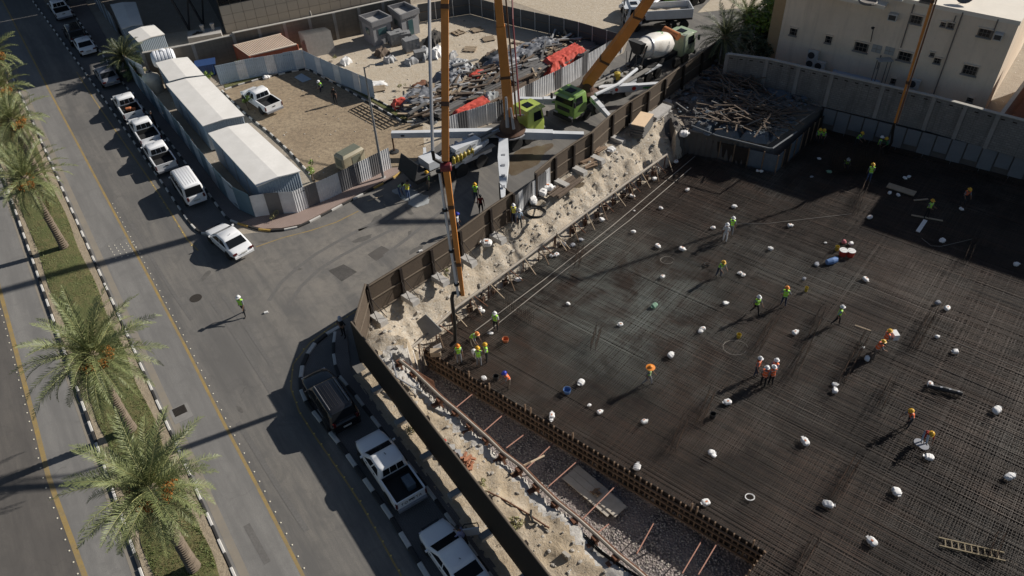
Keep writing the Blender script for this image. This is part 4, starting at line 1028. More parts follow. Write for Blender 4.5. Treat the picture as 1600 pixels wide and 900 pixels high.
def wheels(t, xs, hw, r=.35, w=.24, dual=False):
    key = (r, w)
    if key not in WHEEL:
        a = MB().lathe((0, 0, 0), [(r*.62, 0), (r*.93, .005), (r, .05), (r, w-.05), (r*.93, w-.005), (r*.62, w)], 20, (0, 1, 0)).mesh('tyre', 'tyre', 40)
        b = MB(); b.lathe((0, 0, 0), [(r*.64, .03), (r*.64, w-.02), (r*.58, w-.01), (r*.5, w-.05), (.08, w-.06), (.07, w-.02), (.01, w-.02)], 16, (0, 1, 0))
        for k in range(5): a_ = 2*PI*k/5; b.bar((math.cos(a_)*.07, w-.045, math.sin(a_)*.07), (math.cos(a_)*r*.55, w-.03, math.sin(a_)*r*.55), .06, .03, up=(0, 1, 0))
        WHEEL[key] = (a, b.mesh('rim', 'rim', 40))
    for x in xs:
        for s in (-1, 1):
            o = piece('wheel', WHEEL[key][0], t, xf((x, s*(hw-w+.01) if s > 0 else -(hw-w+.01), r), 0 if s > 0 else PI))
            k = bpy.data.objects.new('rim', WHEEL[key][1]); C.objects.link(k); k.parent = o
def car(kind, body='paint_white'):
    """returns the parts of a car as (name, mesh, mats, subparts) built round its own origin, nose to +x"""
    T = thing(kind, 'car', 'car'); up = 'paint_white'
    if kind == 'sedan': L, HW, zr, belt = 4.6, .9, 1.45, .93; secs = [(-2.3, .62, .62, .74), (-2.24, .5, .92, .84), (-1.6, .3, 1.0, .89), (-1.0, .26, .97, .9), (0, .24, .96, .9), (.85, .24, .97, .9), (1.3, .26, .92, .89), (1.9, .3, .8, .84), (2.2, .4, .68, .74), (2.3, .5, .55, .58)]; cab = (-1.8, 1.2, -.95, .25)
    elif kind == 'pickup': L, HW, zr, belt = 5.3, .93, 1.78, 1.12; secs = [(-2.6, .5, .66, .87), (-2.5, .42, .67, .91), (-1.6, .36, .67, .92), (-.95, .36, .67, .92), (-.84, .36, .68, .92), (-.82, .36, 1.12, .93), (-.7, .36, 1.13, .93), (.2, .36, 1.13, .93), (1.05, .36, 1.14, .93), (1.3, .4, 1.1, .92), (2.1, .45, 1.0, .88), (2.5, .5, .84, .78), (2.62, .6, .7, .6)]; cab = (-.8, 1.38, -.74, .42)
    elif kind == 'suv': L, HW, zr, belt = 4.95, .96, 1.86, 1.15; secs = [(-2.45, .55, .8, .86), (-2.4, .45, 1.1, .92), (-1.5, .38, 1.15, .95), (0, .36, 1.15, .95), (.9, .36, 1.16, .95), (1.2, .4, 1.13, .94), (1.9, .45, 1.04, .9), (2.35, .5, .88, .8), (2.47, .6, .72, .64)]; cab = (-2.36, 1.1, -2.15, .4)
    else: L, HW, zr, belt = 4.7, .86, 1.98, 1.12; secs = [(-2.35, .5, 1.08, .82), (-2.3, .42, 1.12, .85), (-1.5, .36, 1.12, .86), (0, .34, 1.12, .86), (1.2, .34, 1.12, .86), (1.75, .38, 1.08, .85), (2.2, .45, .9, .8), (2.34, .55, .7, .66)]; cab = (-2.3, 1.75, -2.2, 1.15)
    rings = []
    for x, zb, zt, hw in secs:
        half = [(hw*.86, zb), (hw*.98, zb+.08), (hw*1.0, zb+(zt-zb)*.45), (hw*.985, zt-.12), (hw*.93, zt-.03), (hw*.6, zt+.012)]
        rings.append([(x, y, z) for y, z in half]+[(x, -y, z) for y, z in reversed(half)])
    B = MB().loft(rings).build('body', body, T, smooth=60); sm_ = B.modifiers.new('s', 'SUBSURF'); sm_.levels = sm_.render_levels = 2
    xr0, xf0, xr1, xf1 = cab; hw = HW
    if kind == 'minivan': gl = [(xr0, xf0, hw*.97, belt-.05, .12), (xr1*.99, xf1+.18, hw*.9, zr-.22, .16), (xr1, xf1, hw*.84, zr-.08, .2), (xr1+.1, xf1-.15, hw*.74, zr, .2)]
    else: gl = [(xr0, xf0, hw*.95, belt-.06, .14), ((xr0+xr1)/2, (xf0+xf1)/2, hw*.88, (belt+zr)/2-.06, .17), (xr1, xf1, hw*.81, zr-.06, .2), (xr1+.1, xf1-.12, hw*.74, zr, .2)]
    rg = [rrect(a, b, h, z, r) for a, b, h, z, r in gl]
    cb_ = MB().loft(rg).build('cabin', body, T, smooth=60)
    # glazing: panels set a little proud of the cabin shell
    z0, z1 = belt-.0, zr-.13
    def at(z):
        for i in range(len(gl)-1):
            a, b = gl[i], gl[i+1]
            if a[3] <= z <= b[3] or i == len(gl)-2: f = (z-a[3])/(b[3]-a[3]); return [a[k]+(b[k]-a[k])*f for k in range(3)]
    def pane(name, pts, par=T):
        pts = [Vector(p) for p in pts]; n = (pts[1]-pts[0]).cross(pts[-1]-pts[0]).normalized(); c = sum(pts, Vector())/len(pts)
        if n.dot(c-Vector((-.2, 0, 1.0))) < 0: n = -n
        MB().loft([[p+n*.003 for p in pts], [p+n*.016 for p in pts]]).build(name, 'glass', par)
    b0, b1, m0 = at(z0+.04), at(z1), at((z0+z1)/2)
    for s in (1, -1):
        nwin = {'sedan': 2, 'pickup': 2, 'suv': 3, 'minivan': 3}[kind]
        fr = [i/nwin for i in range(nwin+1)]
        for i in range(nwin):
            lo = lambda t_, B_: B_[0]+.22+(B_[1]-.2-B_[0]-.22)*t_
            e = .045
            xa0, xb0 = lo(fr[i], b0)+e, lo(fr[i+1], b0)-e; xa1, xb1 = lo(fr[i], b1)+e, lo(fr[i+1], b1)-e
            xam, xbm = lo(fr[i], m0)+e, lo(fr[i+1], m0)-e
            pane('side_window', [(xa0, s*b0[2], z0+.04), (xb0, s*b0[2], z0+.04), (xbm, s*m0[2], (z0+z1)/2), (xb1, s*b1[2], z1), (xa1, s*b1[2], z1), (xam, s*m0[2], (z0+z1)/2)])
    k = .84
    pane('windshield', [(b0[1], -b0[2]*k, z0+.04), (b0[1], b0[2]*k, z0+.04), (b1[1], b1[2]*k, z1), (b1[1], -b1[2]*k, z1)])
    if kind == 'pickup':
        for y in (-.44, 0, .44): pane('rear_window', [(b0[0], y-.2, z0+.1), (b0[0], y+.2, z0+.1), (b1[0], y*.92+.18, z1), (b1[0], y*.92-.18, z1)])
    else: pane('rear_window', [(b0[0], -b0[2]*k, z0+.06), (b0[0], b0[2]*k, z0+.06), (b1[0], b1[2]*k, z1), (b1[0], -b1[2]*k, z1)])
    if kind == 'pickup':
        bb = MB().box((-1.66, 0, .745), (1.7, 1.56, .03)); bb.build('bed_floor', 'bed', T)
        for s in (-1, 1):
            MB().loft([[(x, s*y, z) for y, z in ((.79, .6), (.925, .6), (.93, .95), (.9, 1.15), (.8, 1.15))] for x in (-2.58, -.83)]).build('bed_side', body, T, smooth=40)
            MB().box((-1.7, s*.783, .93), (1.72, .02, .38)).build('bed_liner', 'bed', T)
        g_ = MB().loft([[(x, y*s_, z) for s_, z in ((1, .56), (1, 1.13))for _ in (0,)]+[(x+.06, y*s_, z) for s_, z in ((1, 1.13), (1, .56))] for x, y in ((-2.64, -.86), (-2.64, .86))]).build('tailgate', body, T)
        MB().box((-.86, 0, .95), (.03, 1.56, .42)).build('bed_front', 'bed', T)
        MB().box((-2.72, 0, .5), (.14, 1.7, .16)).build('rear_bumper', 'paint_silver', T); MB().box((-2.655, .0, .9), (.02, .3, .08)).build('tailgate_handle', 'trim', T)
        for s in (-1, 1): MB().box((-2.615, s*.87, .88), (.1, .1, .36)).build('tail_light', 'lamp_red', T)
    else:
        xr = secs[0][0]; zt = {'sedan': .82, 'suv': 1.1, 'minivan': .95}[kind]
        for s in (-1, 1): MB().box((xr+.02, s*HW*.74, zt), (.1, .32 if kind == 'sedan' else .16, .13 if kind == 'sedan' else .3)).build('tail_light', 'lamp_red', T)
        MB().box((xr-.015, 0, .52), (.1, HW*1.7, .16)).build('rear_bumper', body, T)
    MB().box((secs[0][0]-(.17 if kind == 'pickup' else .06), 0, .52 if kind == 'pickup' else .72), (.02, .5, .12)).build('number_plate', 'plate', T)
    xn = secs[-1][0]
    for s in (-1, 1):
        MB().box((xn-.27, s*HW*.68, .62 if kind == 'sedan' else .78), (.3, .24, .12)).build('headlight', 'lamp_clear', T)
        MB().box((xf0-.28, s*(HW+.07), belt+.05), (.09, .15, .11)).build('mirror', body if body == 'paint_white' else 'trim', T)
        for zz in (-.15, .75) if kind != 'minivan' else (.4,):
            MB().box((zz, s*(HW*.985), belt-.14), (.16, .03, .035)).build('door_handle', 'trim', T)
    MB().box((xn-.06, 0, .62), (.1, HW*1.1, .2)).build('grille', 'trim', T)
    wx = {'sedan': (-1.35, 1.38), 'pickup': (-1.6, 1.6), 'suv': (-1.4, 1.45), 'minivan': (-1.4, 1.45)}[kind]; r = .33 if kind == 'sedan' else .38
    for x in wx:
        for s in (-1, 1): MB().lathe((x, s*(HW-.03), r+.03), [(r*1.17, 0), (r*1.17, .035), (.01, .036)], 20, (0, s, 0)).build('wheel_arch', 'trim', T)
    wheels(T, wx, HW+.035, r, .23)
    if kind == 'suv':
        for s in (-1, 1): MB().tube([(-1.9, s*.6, zr+.02), (-1.8, s*.6, zr+.07), (.2, s*.6, zr+.07), (.35, s*.6, zr)], .022, 6).build('roof_rail', 'rim', T)
        for k in range(5): MB().box((-.85, (k-2)*.2, zr+.006), (1.9, .02, .014)).build('roof_rib', 'trim', T)
    if kind == 'minivan':
        for k in range(6): MB().box((-.5, (k-2.5)*.2, zr+.008), (2.7, .05, .018)).build('roof_rib', body, T)
    if kind in ('sedan', 'pickup'): MB().bar((xr1+.35 if kind == 'sedan' else xf1-.25, 0, zr), (xr1+.2 if kind == 'sedan' else xf1-.5, 0, zr+.13), .025).build('antenna', 'trim', T)
    return T
HD = math.atan2(-U.y, -U.x)                      # parked noses point up the road
proto = {}
def place(kind, px, z, head, lab, dx=0.0, body='paint_white', group=None, cat=None):
    key = (kind, body)
    if key not in proto: t = proto[key] = car(kind, body)
    else: t = copy_tree(proto[key])
    c = G(px[0], px[1], z); h = Vector((math.cos(head), math.sin(head), 0)); c = flat(c)-h*dx
    t.location = (c.x, c.y, .012); t.rotation_euler.z = head
    tag(t, lab, cat or {'pickup': 'pickup truck', 'suv': 'car', 'sedan': 'car', 'minivan': 'van'}[kind], group or 'vehicles parked along the road'); return t
rx = {'sedan': -.35, 'pickup': -.12, 'suv': -.9, 'minivan': -.5}
pk = place('pickup', (604, 713), 1.78, HD, 'white pickup with open dark bed parked in the near bay behind the black car', rx['pickup'])
sv = place('suv', (519, 617), 1.86, HD, 'black car with roof rails parked in the near bay in shade', rx['suv'], 'paint_black')
ns = place('sedan', (713, 866), 1.45, HD+.02, 'white car with its right front door open at the bottom edge', rx['sedan'])
cs = place('sedan', (356, 364), 1.45, HD+.17, 'white saloon car standing at the junction corner in the sun', rx['sedan'], group='white cars')
place('pickup', (193, 149), 1.78, HD, 'white pickup with orange object in its bed, farthest of the three parked together', rx['pickup'])
place('pickup', (219, 187), 1.78, HD, 'white pickup with empty bed, middle one of the three parked together', rx['pickup'])
place('pickup', (242, 225), 1.78, HD, 'white pickup parked directly in front of the ribbed-roof van', rx['pickup'])
place('minivan', (289, 275), 2.0, HD, 'white van with ribbed roof parked nearest the corner in the far bay', rx['minivan'])
place('sedan', (163, 107), 1.45, HD, 'silver car parked behind the white pickups at the edge of the shade', rx['sedan'], 'paint_silver')
place('sedan', (128, 60), 1.45, HD, 'white saloon parked in the shade, left of the dark palm', rx['sedan'])
place('suv', (114, 42), 1.8, HD, 'dark car parked in deep shade near the top left', rx['suv'], 'paint_black')
place('pickup', (88, 0), 1.78, HD, 'white pickup parked at the very top left edge of the picture', rx['pickup'])
a, b = G(390, 138, 1), G(424, 160, 1)
place('pickup', (403, 139), 1.78, ang(b, a), 'white pickup standing alone on the dirt lot', rx['pickup'], group='white pickups')
# things in the near pickup, its lettering, the saloon's open door
mat('letter', (.03, .03, .035), .5); mat('tool_grey', (.12, .15, .18), .6, var=.3); mat('orange_thing', (.6, .2, .08), .7)
cu = bpy.data.curves.new('tailgate_lettering', 'FONT'); cu.body = 'TOYOTA'; cu.size = .26; cu.extrude = .004; cu.align_x = 'CENTER'; cu.align_y = 'CENTER'; cu.space_character = 1.25
to = bpy.data.objects.new('tmp', cu); C.objects.link(to); dg = bpy.context.evaluated_depsgraph_get(); me = bpy.data.meshes.new_from_object(to.evaluated_get(dg)); bpy.data.objects.remove(to)
me.materials.clear(); me.materials.append(MC['letter'])
o = bpy.data.objects.new('lettering', me); C.objects.link(o); o.parent = pk; o.matrix_basis = Matrix.Translation((-2.648, 0, .83)) @ Matrix.Rotation(-PI/2, 4, 'Z') @ Matrix.Rotation(PI/2, 4, 'X')
b = MB(); b.box((0, 0, .2), (.75, .45, .4)); b.box((0, 0, .41), (.78, .48, .04)); b.bar((-.2, 0, .43), (.2, 0, .43), .03, .06)
o = b.build('tool_box', 'tool_grey'); o.matrix_world = pk.matrix_basis @ Matrix.Translation((-1.75, -.35, .765)); o.rotation_euler.z = HD; tag(o, 'blue-grey tool box lying in the bed of the near white pickup', 'tool box')
p4_ = [ob for ob in C.objects if ob.name.startswith('pickup') and 'orange object' in ob.get('label', '')][0]
b = MB(); b.lathe((0, 0, .2), [(.02, -.3), (.18, -.28), (.2, .1), (.14, .25), (.02, .27)], 12, (1, .3, 0)); b.box((.35, .1, .12), (.3, .25, .22)); o = b.build('orange_bag', 'orange_thing'); o.location = p4_.matrix_basis @ Vector((-1.5, .1, .77)); tag(o, 'orange bag lying in the bed of the farthest parked pickup', 'bag')
hinge = Vector((.95, -.9, 0)); dv = Vector((math.cos(math.radians(-118)), math.sin(math.radians(-118)), 0))
b = MB(); b.bar(hinge+Vector((0, 0, .65)), hinge+dv*1.05+Vector((0, 0, .65)), .07, .62); b.build('open_door', 'paint_white', ns)
b = MB(); b.bar(hinge+dv*.1+Vector((0, 0, 1.0)), hinge+dv*.35+Vector((0, 0, 1.4)), .04); b.bar(hinge+dv*.35+Vector((0, 0, 1.4)), hinge+dv*1.0+Vector((0, 0, 1.38)), .04); b.bar(hinge+dv*1.0+Vector((0, 0, 1.38)), hinge+dv*1.05+Vector((0, 0, .95)), .04); b.build('door_frame', 'trim', ns)

# ------------------------------------------------------------------ trucks
mat('cab_lime', (.42, .52, .1), .5, var=.3, scale=1, coat=.3); mat('cab_green', (.2, .34, .075), .5, var=.35, scale=1, coat=.3); mat('boom_orange', (.62, .24, .045), .5, var=.3, scale=.7, c2=(.42, .16, .035)); mat('boom_dark', (.1, .045, .02), .6, var=.5, scale=.9)
mat('truck_white', (.66, .68, .7), .5, var=.25, scale=.9, c2=(.5, .52, .54)); mat('cab_mixer', (.42, .46, .36), .4, var=.2, scale=.8, c2=(.12, .3, .08)); mat('chassis', (.035, .035, .036), .8, var=.4); mat('mix_white', (.82, .8, .75), .5, var=.22, scale=.6, c2=(.45, .4, .33)); mat('pipe_steel', (.4, .41, .43), .4, .4, var=.2)
mat('hose', (.012, .012, .012), .7); mat('yellow', (.5, .38, .05), .5, var=.2); mat('red', (.5, .04, .025), .6, var=.2); mat('green_mark', (.12, .4, .1), .6); mat('deck', (.25, .24, .22), .8, var=.4); mat('orange_tank', (.5, .18, .06), .5, var=.3)
def cab(t, x, body, L=1.9, W=2.3, H0=.75, H1=2.9, roofpatch=True):
    """tilting lorry cab with its nose at x"""
    rings = [rrect(x-L, x, W/2*.97, H0, .12), rrect(x-L, x+.02, W/2, H0+.6, .14), rrect(x-L, x-.02, W/2, H0+1.15, .14), rrect(x-L+.04, x-.22, W/2*.94, H1-.14, .2), rrect(x-L+.14, x-.4, W/2*.86, H1, .2)]
    MB().loft(rings).build('cab', body, t, smooth=35)
    z0, z1 = H0+1.18, H1-.22
    def q(name, pts, m='glass'):
        pts = [Vector(p) for p in pts]; n = (pts[1]-pts[0]).cross(pts[-1]-pts[0]).normalized(); c = sum(pts, Vector())/4
        if n.dot(c-Vector((x-L/2, 0, 1.9))) < 0: n = -n
        MB().loft([[p+n*.01 for p in pts], [p+n*.04 for p in pts]]).build(name, m, t)
    q('windshield', [(x-.03, -W*.44, z0), (x-.03, W*.44, z0), (x-.2, W*.42, z1), (x-.2, -W*.42, z1)])
    for s in (-1, 1):
        q('side_window', [(x-1.25, s*W*.5, z0), (x-.32, s*W*.5, z0), (x-.42, s*W*.475, z1), (x-1.2, s*W*.475, z1)])
        MB().box((x+.05, s*W*.38, H0+.1), (.1, .4, .2)).build('headlight', 'lamp_clear', t)
        MB().box((x+.1, s*(W/2+.22), z0+.35), (.12, .2, .5)).build('mirror', 'trim', t)
        MB().box((x-1.3, s*(W/2+.02), H0+.0), (.5, .08, .3)).build('step', 'trim', t)
    MB().box((x+.045, 0, H0+.68), (.04, W*.62, .34)).build('grille', 'trim', t)
    MB().box((x+.1, 0, H0-.1), (.16, W*.98, .34)).build('bumper', 'trim', t)
    MB().box((x-L*.5, 0, H1+.02), (.7, .8, .06)).build('roof_hatch', 'glass', t)
    MB().loft([rrect(x-.35, x+.28, W*.44, H1-.2, .1), rrect(x-.3, x+.26, W*.43, H1-.15, .1)]).build('sun_visor', body, t)
def pump_truck(name, lab, loc, rz, L, body, axles, H1=3.0, group='concrete pump trucks'):
    t = thing(name, lab, 'pump truck', loc, rz, group)
    MB().box((-.2, 0, 1.0), (L-1.2, .95, .4)).build('chassis', 'chassis', t)
    cab(t, L/2, body, H1=H1); wheels(t, axles, 1.25, .52, .32)
    for s in (-1, 1):
        MB().box((-L*.2, s*1.0, 1.42), (L*.52, .5, .08)).build('side_deck', 'deck', t)
        MB().box((-L*.12, s*1.15, 1.2), (L*.3, .1, .34)).build('side_panel', 'truck_white', t)
        for x in axles[:-1]: MB().lathe((x, s*.98, .54), [(.62, 0), (.64, .28), (.6, .3), (.01, .3)], 16, (0, s, 0)).build('mudguard', 'chassis', t)
    MB().tube([(-L*.42, .1, 1.6), (-L*.1, .15, 1.75), (L*.2, .1, 2.1)], [.16, .16, .16], 10).build('pump_cylinder', 'deck', t, smooth=50); MB().tube([(-L*.42, -.3, 1.6), (L*.15, -.3, 2.0)], .14, 10).build('pump_cylinder', 'deck', t, smooth=50)
    return t
pa, pb = G(655, 292), G(838, 205); h1 = ang(pa, pb); c1 = (pa+pb)/2; L1 = (pb-pa).length
T1 = pump_truck('pump_truck', 'long concrete pump truck with lime cab and spread outriggers, hopper towards the junction', c1, h1, L1, 'cab_lime', [L1*f for f in (-.33, -.22, -.06, .24, .35)], 2.95)
TW = lambda lx, ly, lz: Vector((c1.x+math.cos(h1)*lx-math.sin(h1)*ly, c1.y+math.sin(h1)*lx+math.cos(h1)*ly, lz))
TL = L1
# hopper, drums, boxes
MB().loft([rrect(-TL/2-.9, -TL/2+.6, 1.15, 1.55, .1), rrect(-TL/2-.5, -TL/2+.4, .6, .7, .1)]).build('hopper', 'chassis', T1)
MB().loft([[(-TL/2-1.0, -1.2, 1.6), (-TL/2-1.0, 1.2, 1.6), (-TL/2-1.05, 1.2, 1.6), (-TL/2-1.05, -1.2, 1.6)], [(-TL/2-.5, -1.2, 2.9), (-TL/2-.5, 1.2, 2.9), (-TL/2-.55, 1.2, 2.9), (-TL/2-.55, -1.2, 2.9)]]).build('hopper_flap', 'chassis', T1)
MB().box((-TL/2+1.5, .2, 1.75), (1.3, 1.5, .7)).build('engine_box', 'truck_white', T1)
MB().box((-TL*.12, -.2, 1.85), (2.6, .8, .8)).build('control_frame', 'truck_white', T1)
for k in range(6): MB().lathe((-TL*.27+k*.38, -1.05, 1.46), [(.14, 0), (.15, .05), (.15, .5), (.05, .58), (.05, .64), (.01, .65)], 10).build('canister', 'yellow', T1)
b = MB()
for k in range(22): b.box((-TL*.3+RND.uniform(0, 3.6), RND.uniform(-.7, .9), 1.7+RND.uniform(0, .4)), (RND.uniform(.15, .5), RND.uniform(.1, .35), RND.uniform(.1, .3)))
b.build('fittings', 'pipe_steel', T1)['kind'] = 'stuff'
for k in range(4): MB().tube([(-TL*.3+k*.5, .8, 1.5), (-TL*.3+k*.5+.2, .5, 2.0), (-TL*.3+k*.5+.9, .2, 2.1)], .05, 6).build('hose', 'hose', T1)
# outriggers (world points given, beams with shoe)
def outrigger(t, p, q, w, lab=None, foot=True, marks=()):
    f = MB(); m = p.lerp(q, .55); f.bar(p, m, w, w*1.15, 0); o = f.build('outrigger', 'truck_white', t, True)
    f = MB(); f.bar(m, q, w*.8, w*.9, 0); f.build('telescope', 'truck_white', o, True)
    if foot:
        f = MB(); f.tube([q, Vector((q.x, q.y, .12))], .07, 8); f.build('jack', 'boom_dark', o, True)
        f = MB(); f.lathe(Vector((q.x, q.y, .02)), [(.42, 0), (.42, .06), (.2, .12), (.02, .13)], 12); f.build('foot_plate', 'chassis', o, True)
    d = (q-p).normalized(); n = Vector((d.y, -d.x, 0))
    if n.y > 0: n = -n
    for f_, m_, s_ in marks:
        c = p.lerp(q, f_)+n*(w/2+.012); g_ = MB()
        if m_ == 'red': g_.lathe(c, [(.2*s_, 0), (.2*s_, .008), (.11*s_, .009), (.11*s_, .002)], 14, n)
        else: g_.box(c, (s_, .02, .14), 0, (d, n, Vector((0, 0, 1))))
        g_.build('marking', m_, o, True)
turn = flat(G(797, 206, 1.7)); 
outrigger(T1, G(790, 207, 1.75), G(612, 210, 1.75), .55, marks=((.9, 'letter', .3),))
outrigger(T1, G(805, 209, 1.6), G(912, 212, 1.4), .6)
outrigger(T1, TW(TL*.05, -.3, 1.6), TW(-TL*.22, -1.5, 1.5), .3, foot=False)
outrigger(T1, TW(-TL*.38, 1.0, 1.4), TW(-TL*.3, 2.6, 1.35), .3)
f = MB(); q0 = G(787, 222, 2.0); q1 = G(786, 312, 2.3); f.bar(q0, q0.lerp(q1, .35), .75, .7, 0, w2=.9); f.bar(q0.lerp(q1, .35), q1, .9, .7, 0, w2=.28, h2=.4); o_ = f.build('front_outrigger', 'truck_white', T1, True)
for k in range(4): MB().box(q0.lerp(q1, .3+.18*k)+Vector((0, -.1, .36)), (.3, .25, .05)).build('bracket', 'pipe_steel', o_, True)
f = MB(); f.tube([q1, Vector((q1.x, q1.y, .1))], .09, 8); f.build('jack', 'chassis', o_, True)
# turret and boom of the first truck
tz = Vector((turn.x, turn.y, 0))
MB().lathe(tz+Vector((0, 0, 1.7)), [(1.35, 0), (1.35, .22), (1.1, .3), (.95, .35), (.75, 1.0), (.5, 1.5), (.4, 1.6)], 20).build('turret', 'boom_dark', T1, True)
MB().lathe(tz+Vector((0, 0, 1.68)), [(1.42, 0), (1.45, .12), (1.2, .16)], 20).build('slewing_ring', 'pipe_steel', T1, True)
M0 = tz+Vector((0, 0, 2.6)); M1 = G(782, 40, 10.9); M2 = M1+(M1-M0).normalized()*18.5
def section(t, p, q, w, h, w2, h2, m, name='boom_section', up=(0, -1, 0)):
    b = MB(); b.bar(p, q, w, h, 0, up, w2, h2); o = b.build(name, m, t, True)
    n = int((q-p).length/4.2)
    for k in range(1, n+1):
        c = p.lerp(q, (k-.4)/(n+.2)); ww = w+(w2-w)*k/(n+1); hh = h+(h2-h)*k/(n+1); d = (q-p).normalized()
        b = MB(); b.bar(c-d*.12, c+d*.12, ww+.04, hh+.04, 0, up); b.build('clamp', 'boom_dark', o, True)
    return o
section(T1, M0, M1, .85, .8, .7, .7, 'boom_orange'); section(T1, M1+(M2-M1)*.002, M2, .6, .7, .5, .6, 'boom_orange')
MB().tube([M0+Vector((-.2, -.75, .0)), M0.lerp(M1, .32)+Vector((-.1, -.62, 0))], [.16, .1], 8).build('lift_cylinder', 'pipe_steel', T1, True)
MB().tube([M0+Vector((.3, -.75, -.2)), M0.lerp(M1, .2)+Vector((.2, -.6, 0))], [.14, .08], 8).build('lift_cylinder', 'pipe_steel', T1, True)
MB().tube([M0+Vector((.62, -.2, 0)), M0.lerp(M1, .5)+Vector((.62, -.2, 0)), M1+Vector((.6, -.2, 0)), M2+Vector((.6, 0, 0))], .065, 8).build('delivery_pipe', 'rust', T1, True)
mat('dark_red', (.16, .02, .025), .5, var=.2)
MB().tube([G(813, 182, 3.0), G(801, 30, 9.5), G(797, -150, 16)], .07, 8).build('riser_pipe', 'dark_red', T1, True)
MB().box(G(808, 180, 2.9), (1.2, .08, .08)).build('pipe_bracket', 'pipe_steel', T1, True)
N1 = G(697, 262, 13.2); N0 = G(694, -240, 26.5); NE = G(723, 461, 4.2)
section(T1, N0, N1+Vector((0, 0, .4)), .4, .5, .38, .45, 'boom_orange'); section(T1, N1, NE, .34, .4, .22, .24, 'boom_orange')
MB().bar(N0, M2, .5, .5).build('boom_section', 'boom_orange', T1, True)
MB().lathe(N1+Vector((-.3, -.1, .1)), [(.22, 0), (.25, .05), (.25, .55), (.2, .6)], 14, (1, 0, 0)).build('joint', 'dark_red', T1, True)
PX = Vector((-.42, 0, 0)); A1 = G(676, 236, 13.8)
MB().tube([G(669, -120, 23), G(672, 100, 17.6), A1], .09, 8).build('delivery_pipe', 'pipe_steel', T1, True)
MB().tube([A1, A1+Vector((.02, 0, -.5)), A1+Vector((.35, 0, -.75)), A1+Vector((.7, 0, -1.0)), N1+PX+Vector((.1, 0, -.4))], .1, 8).build('elbow', 'hose', T1, True)
MB().tube([N1+PX+Vector((.05, 0, -.3)), G(703, 380, 8.2), G(716, 462, 4.3)], .085, 8).build('delivery_pipe', 'truck_white', T1, True)
for f_ in (.02, .3, .62, .9):
    p = (N1+PX).lerp(G(716, 462, 4.3), f_); MB().lathe(p, [(.14, -.06), (.16, -.06), (.16, .06), (.14, .06)], 10, (G(716, 462, 4.3)-(N1+PX))).build('coupling', 'hose', T1, True)
he = G(712, 541, SZ); hs = G(706, 466, 3.9)
MB().tube([NE+Vector((-.1, 0, .1)), G(716, 457, 4.5), G(708, 458, 4.4), hs, hs.lerp(he, .5)+Vector((.05, 0, 0)), he+Vector((0, 0, .5)), he+Vector((-.35, -.2, .25))], .12, 10).build('end_hose', 'hose', T1, True)

# second pump truck, cab towards us
pa, pb = G(1002, 122), G(884, 190); h2 = ang(pa, pb); c2 = (pa+pb)/2; L2 = (pb-pa).length+.6
T2 = pump_truck('pump_truck', 'concrete pump truck with green cab facing the camera, orange boom raised to the right', c2, h2, L2, 'cab_green', [L2*f for f in (-.3, -.17, .2, .34)], 2.85)
cab_o = [o for o in T2.children if o.name.startswith('cab')][0]
outrigger(T2, G(895, 158, 1.4), G(812, 156, 1.5), .5, foot=False, marks=((.35, 'red', .5), (.3, 'green_mark', .9)))
outrigger(T2, G(935, 140, 1.6), G(1043, 132, 1.4), .55, marks=((.05, 'red', 1), (.25, 'red', .8), (.5, 'red', 1), (.7, 'green_mark', .9)))
outrigger(T2, G(925, 153, 1.5), G(955, 186, .8), .45, foot=False, marks=((.2, 'green_mark', .5),))
MB().tube([G(930, 148, 2.4), G(965, 132, 2.4), G(995, 108, 2.5)], .16, 8).build('folded_arm', 'truck_white', T2, True)
b = MB()
for k in range(26): b.box((RND.uniform(-L2*.38, L2*.12), RND.uniform(-1, 1), 1.6+RND.uniform(0, .5)), (RND.uniform(.15, .6), RND.uniform(.1, .4), RND.uniform(.1, .4)))
b.build('fittings', 'deck', T2)['kind'] = 'stuff'
MB().lathe((-L2*.12, .2, 1.6), [(.3, 0), (.3, .6), (.05, .7)], 12).build('water_barrel', 'yellow', T2)
MB().loft([rrect(-L2/2-.8, -L2/2+.5, 1.15, 1.5, .1), rrect(-L2/2-.5, -L2/2+.4, .6, .7, .1)]).build('hopper', 'chassis', T2)
B0 = G(917, 130, 2.4); B1 = G(975, 55, 7.5); B2 = G(1062, -70, 15.3)
MB().lathe(Vector((B0.x, B0.y, 1.5)), [(1.2, 0), (1.2, .2), (.8, .35), (.55, .9), (.4, 1.2)], 18).build('turret', 'boom_dark', T2, True)
section(T2, B0, B1, .95, .8, .85, .7, 'boom_orange'); section(T2, B1, B2, .8, .7, .55, .5, 'boom_orange')
MB().tube([G(930, 118, 2.6), G(960, 80, 5.2)], [.16, .1], 8).build('lift_cylinder', 'pipe_steel', T2, True)
MB().bar(G(962, 66, 5.9), G(1006, 24, 7.6), .3, .35).build('boom_tip', 'boom_dark', T2, True)
K0 = G(1476, -60, 15.3); K1 = G(1398, 192, 3.0)
section(T2, K0, K0.lerp(K1, .45), .17, .18, .15, .16, 'boom_orange'); section(T2, K0.lerp(K1, .45), K1, .14, .15, .11, .12, 'boom_orange')
section(T2, K0, G(1460, -260, 21.7), .3, .3, .3, .3, 'boom_orange'); section(T2, G(1460, -260, 21.7), B2, .35, .4, .45, .45, 'boom_orange')
MB().tube([K0+Vector((.3, 0, 0)), K1+Vector((.2, 0, 0))], .06, 6).build('delivery_pipe', 'rust', T2, True)
MB().tube([K1, G(1395, 205, 1.5), G(1393, 222, .2), G(1384, 240, SZ+.5), G(1378, 243, SZ+.2)], .11, 8).build('end_hose', 'hose', T2, True)

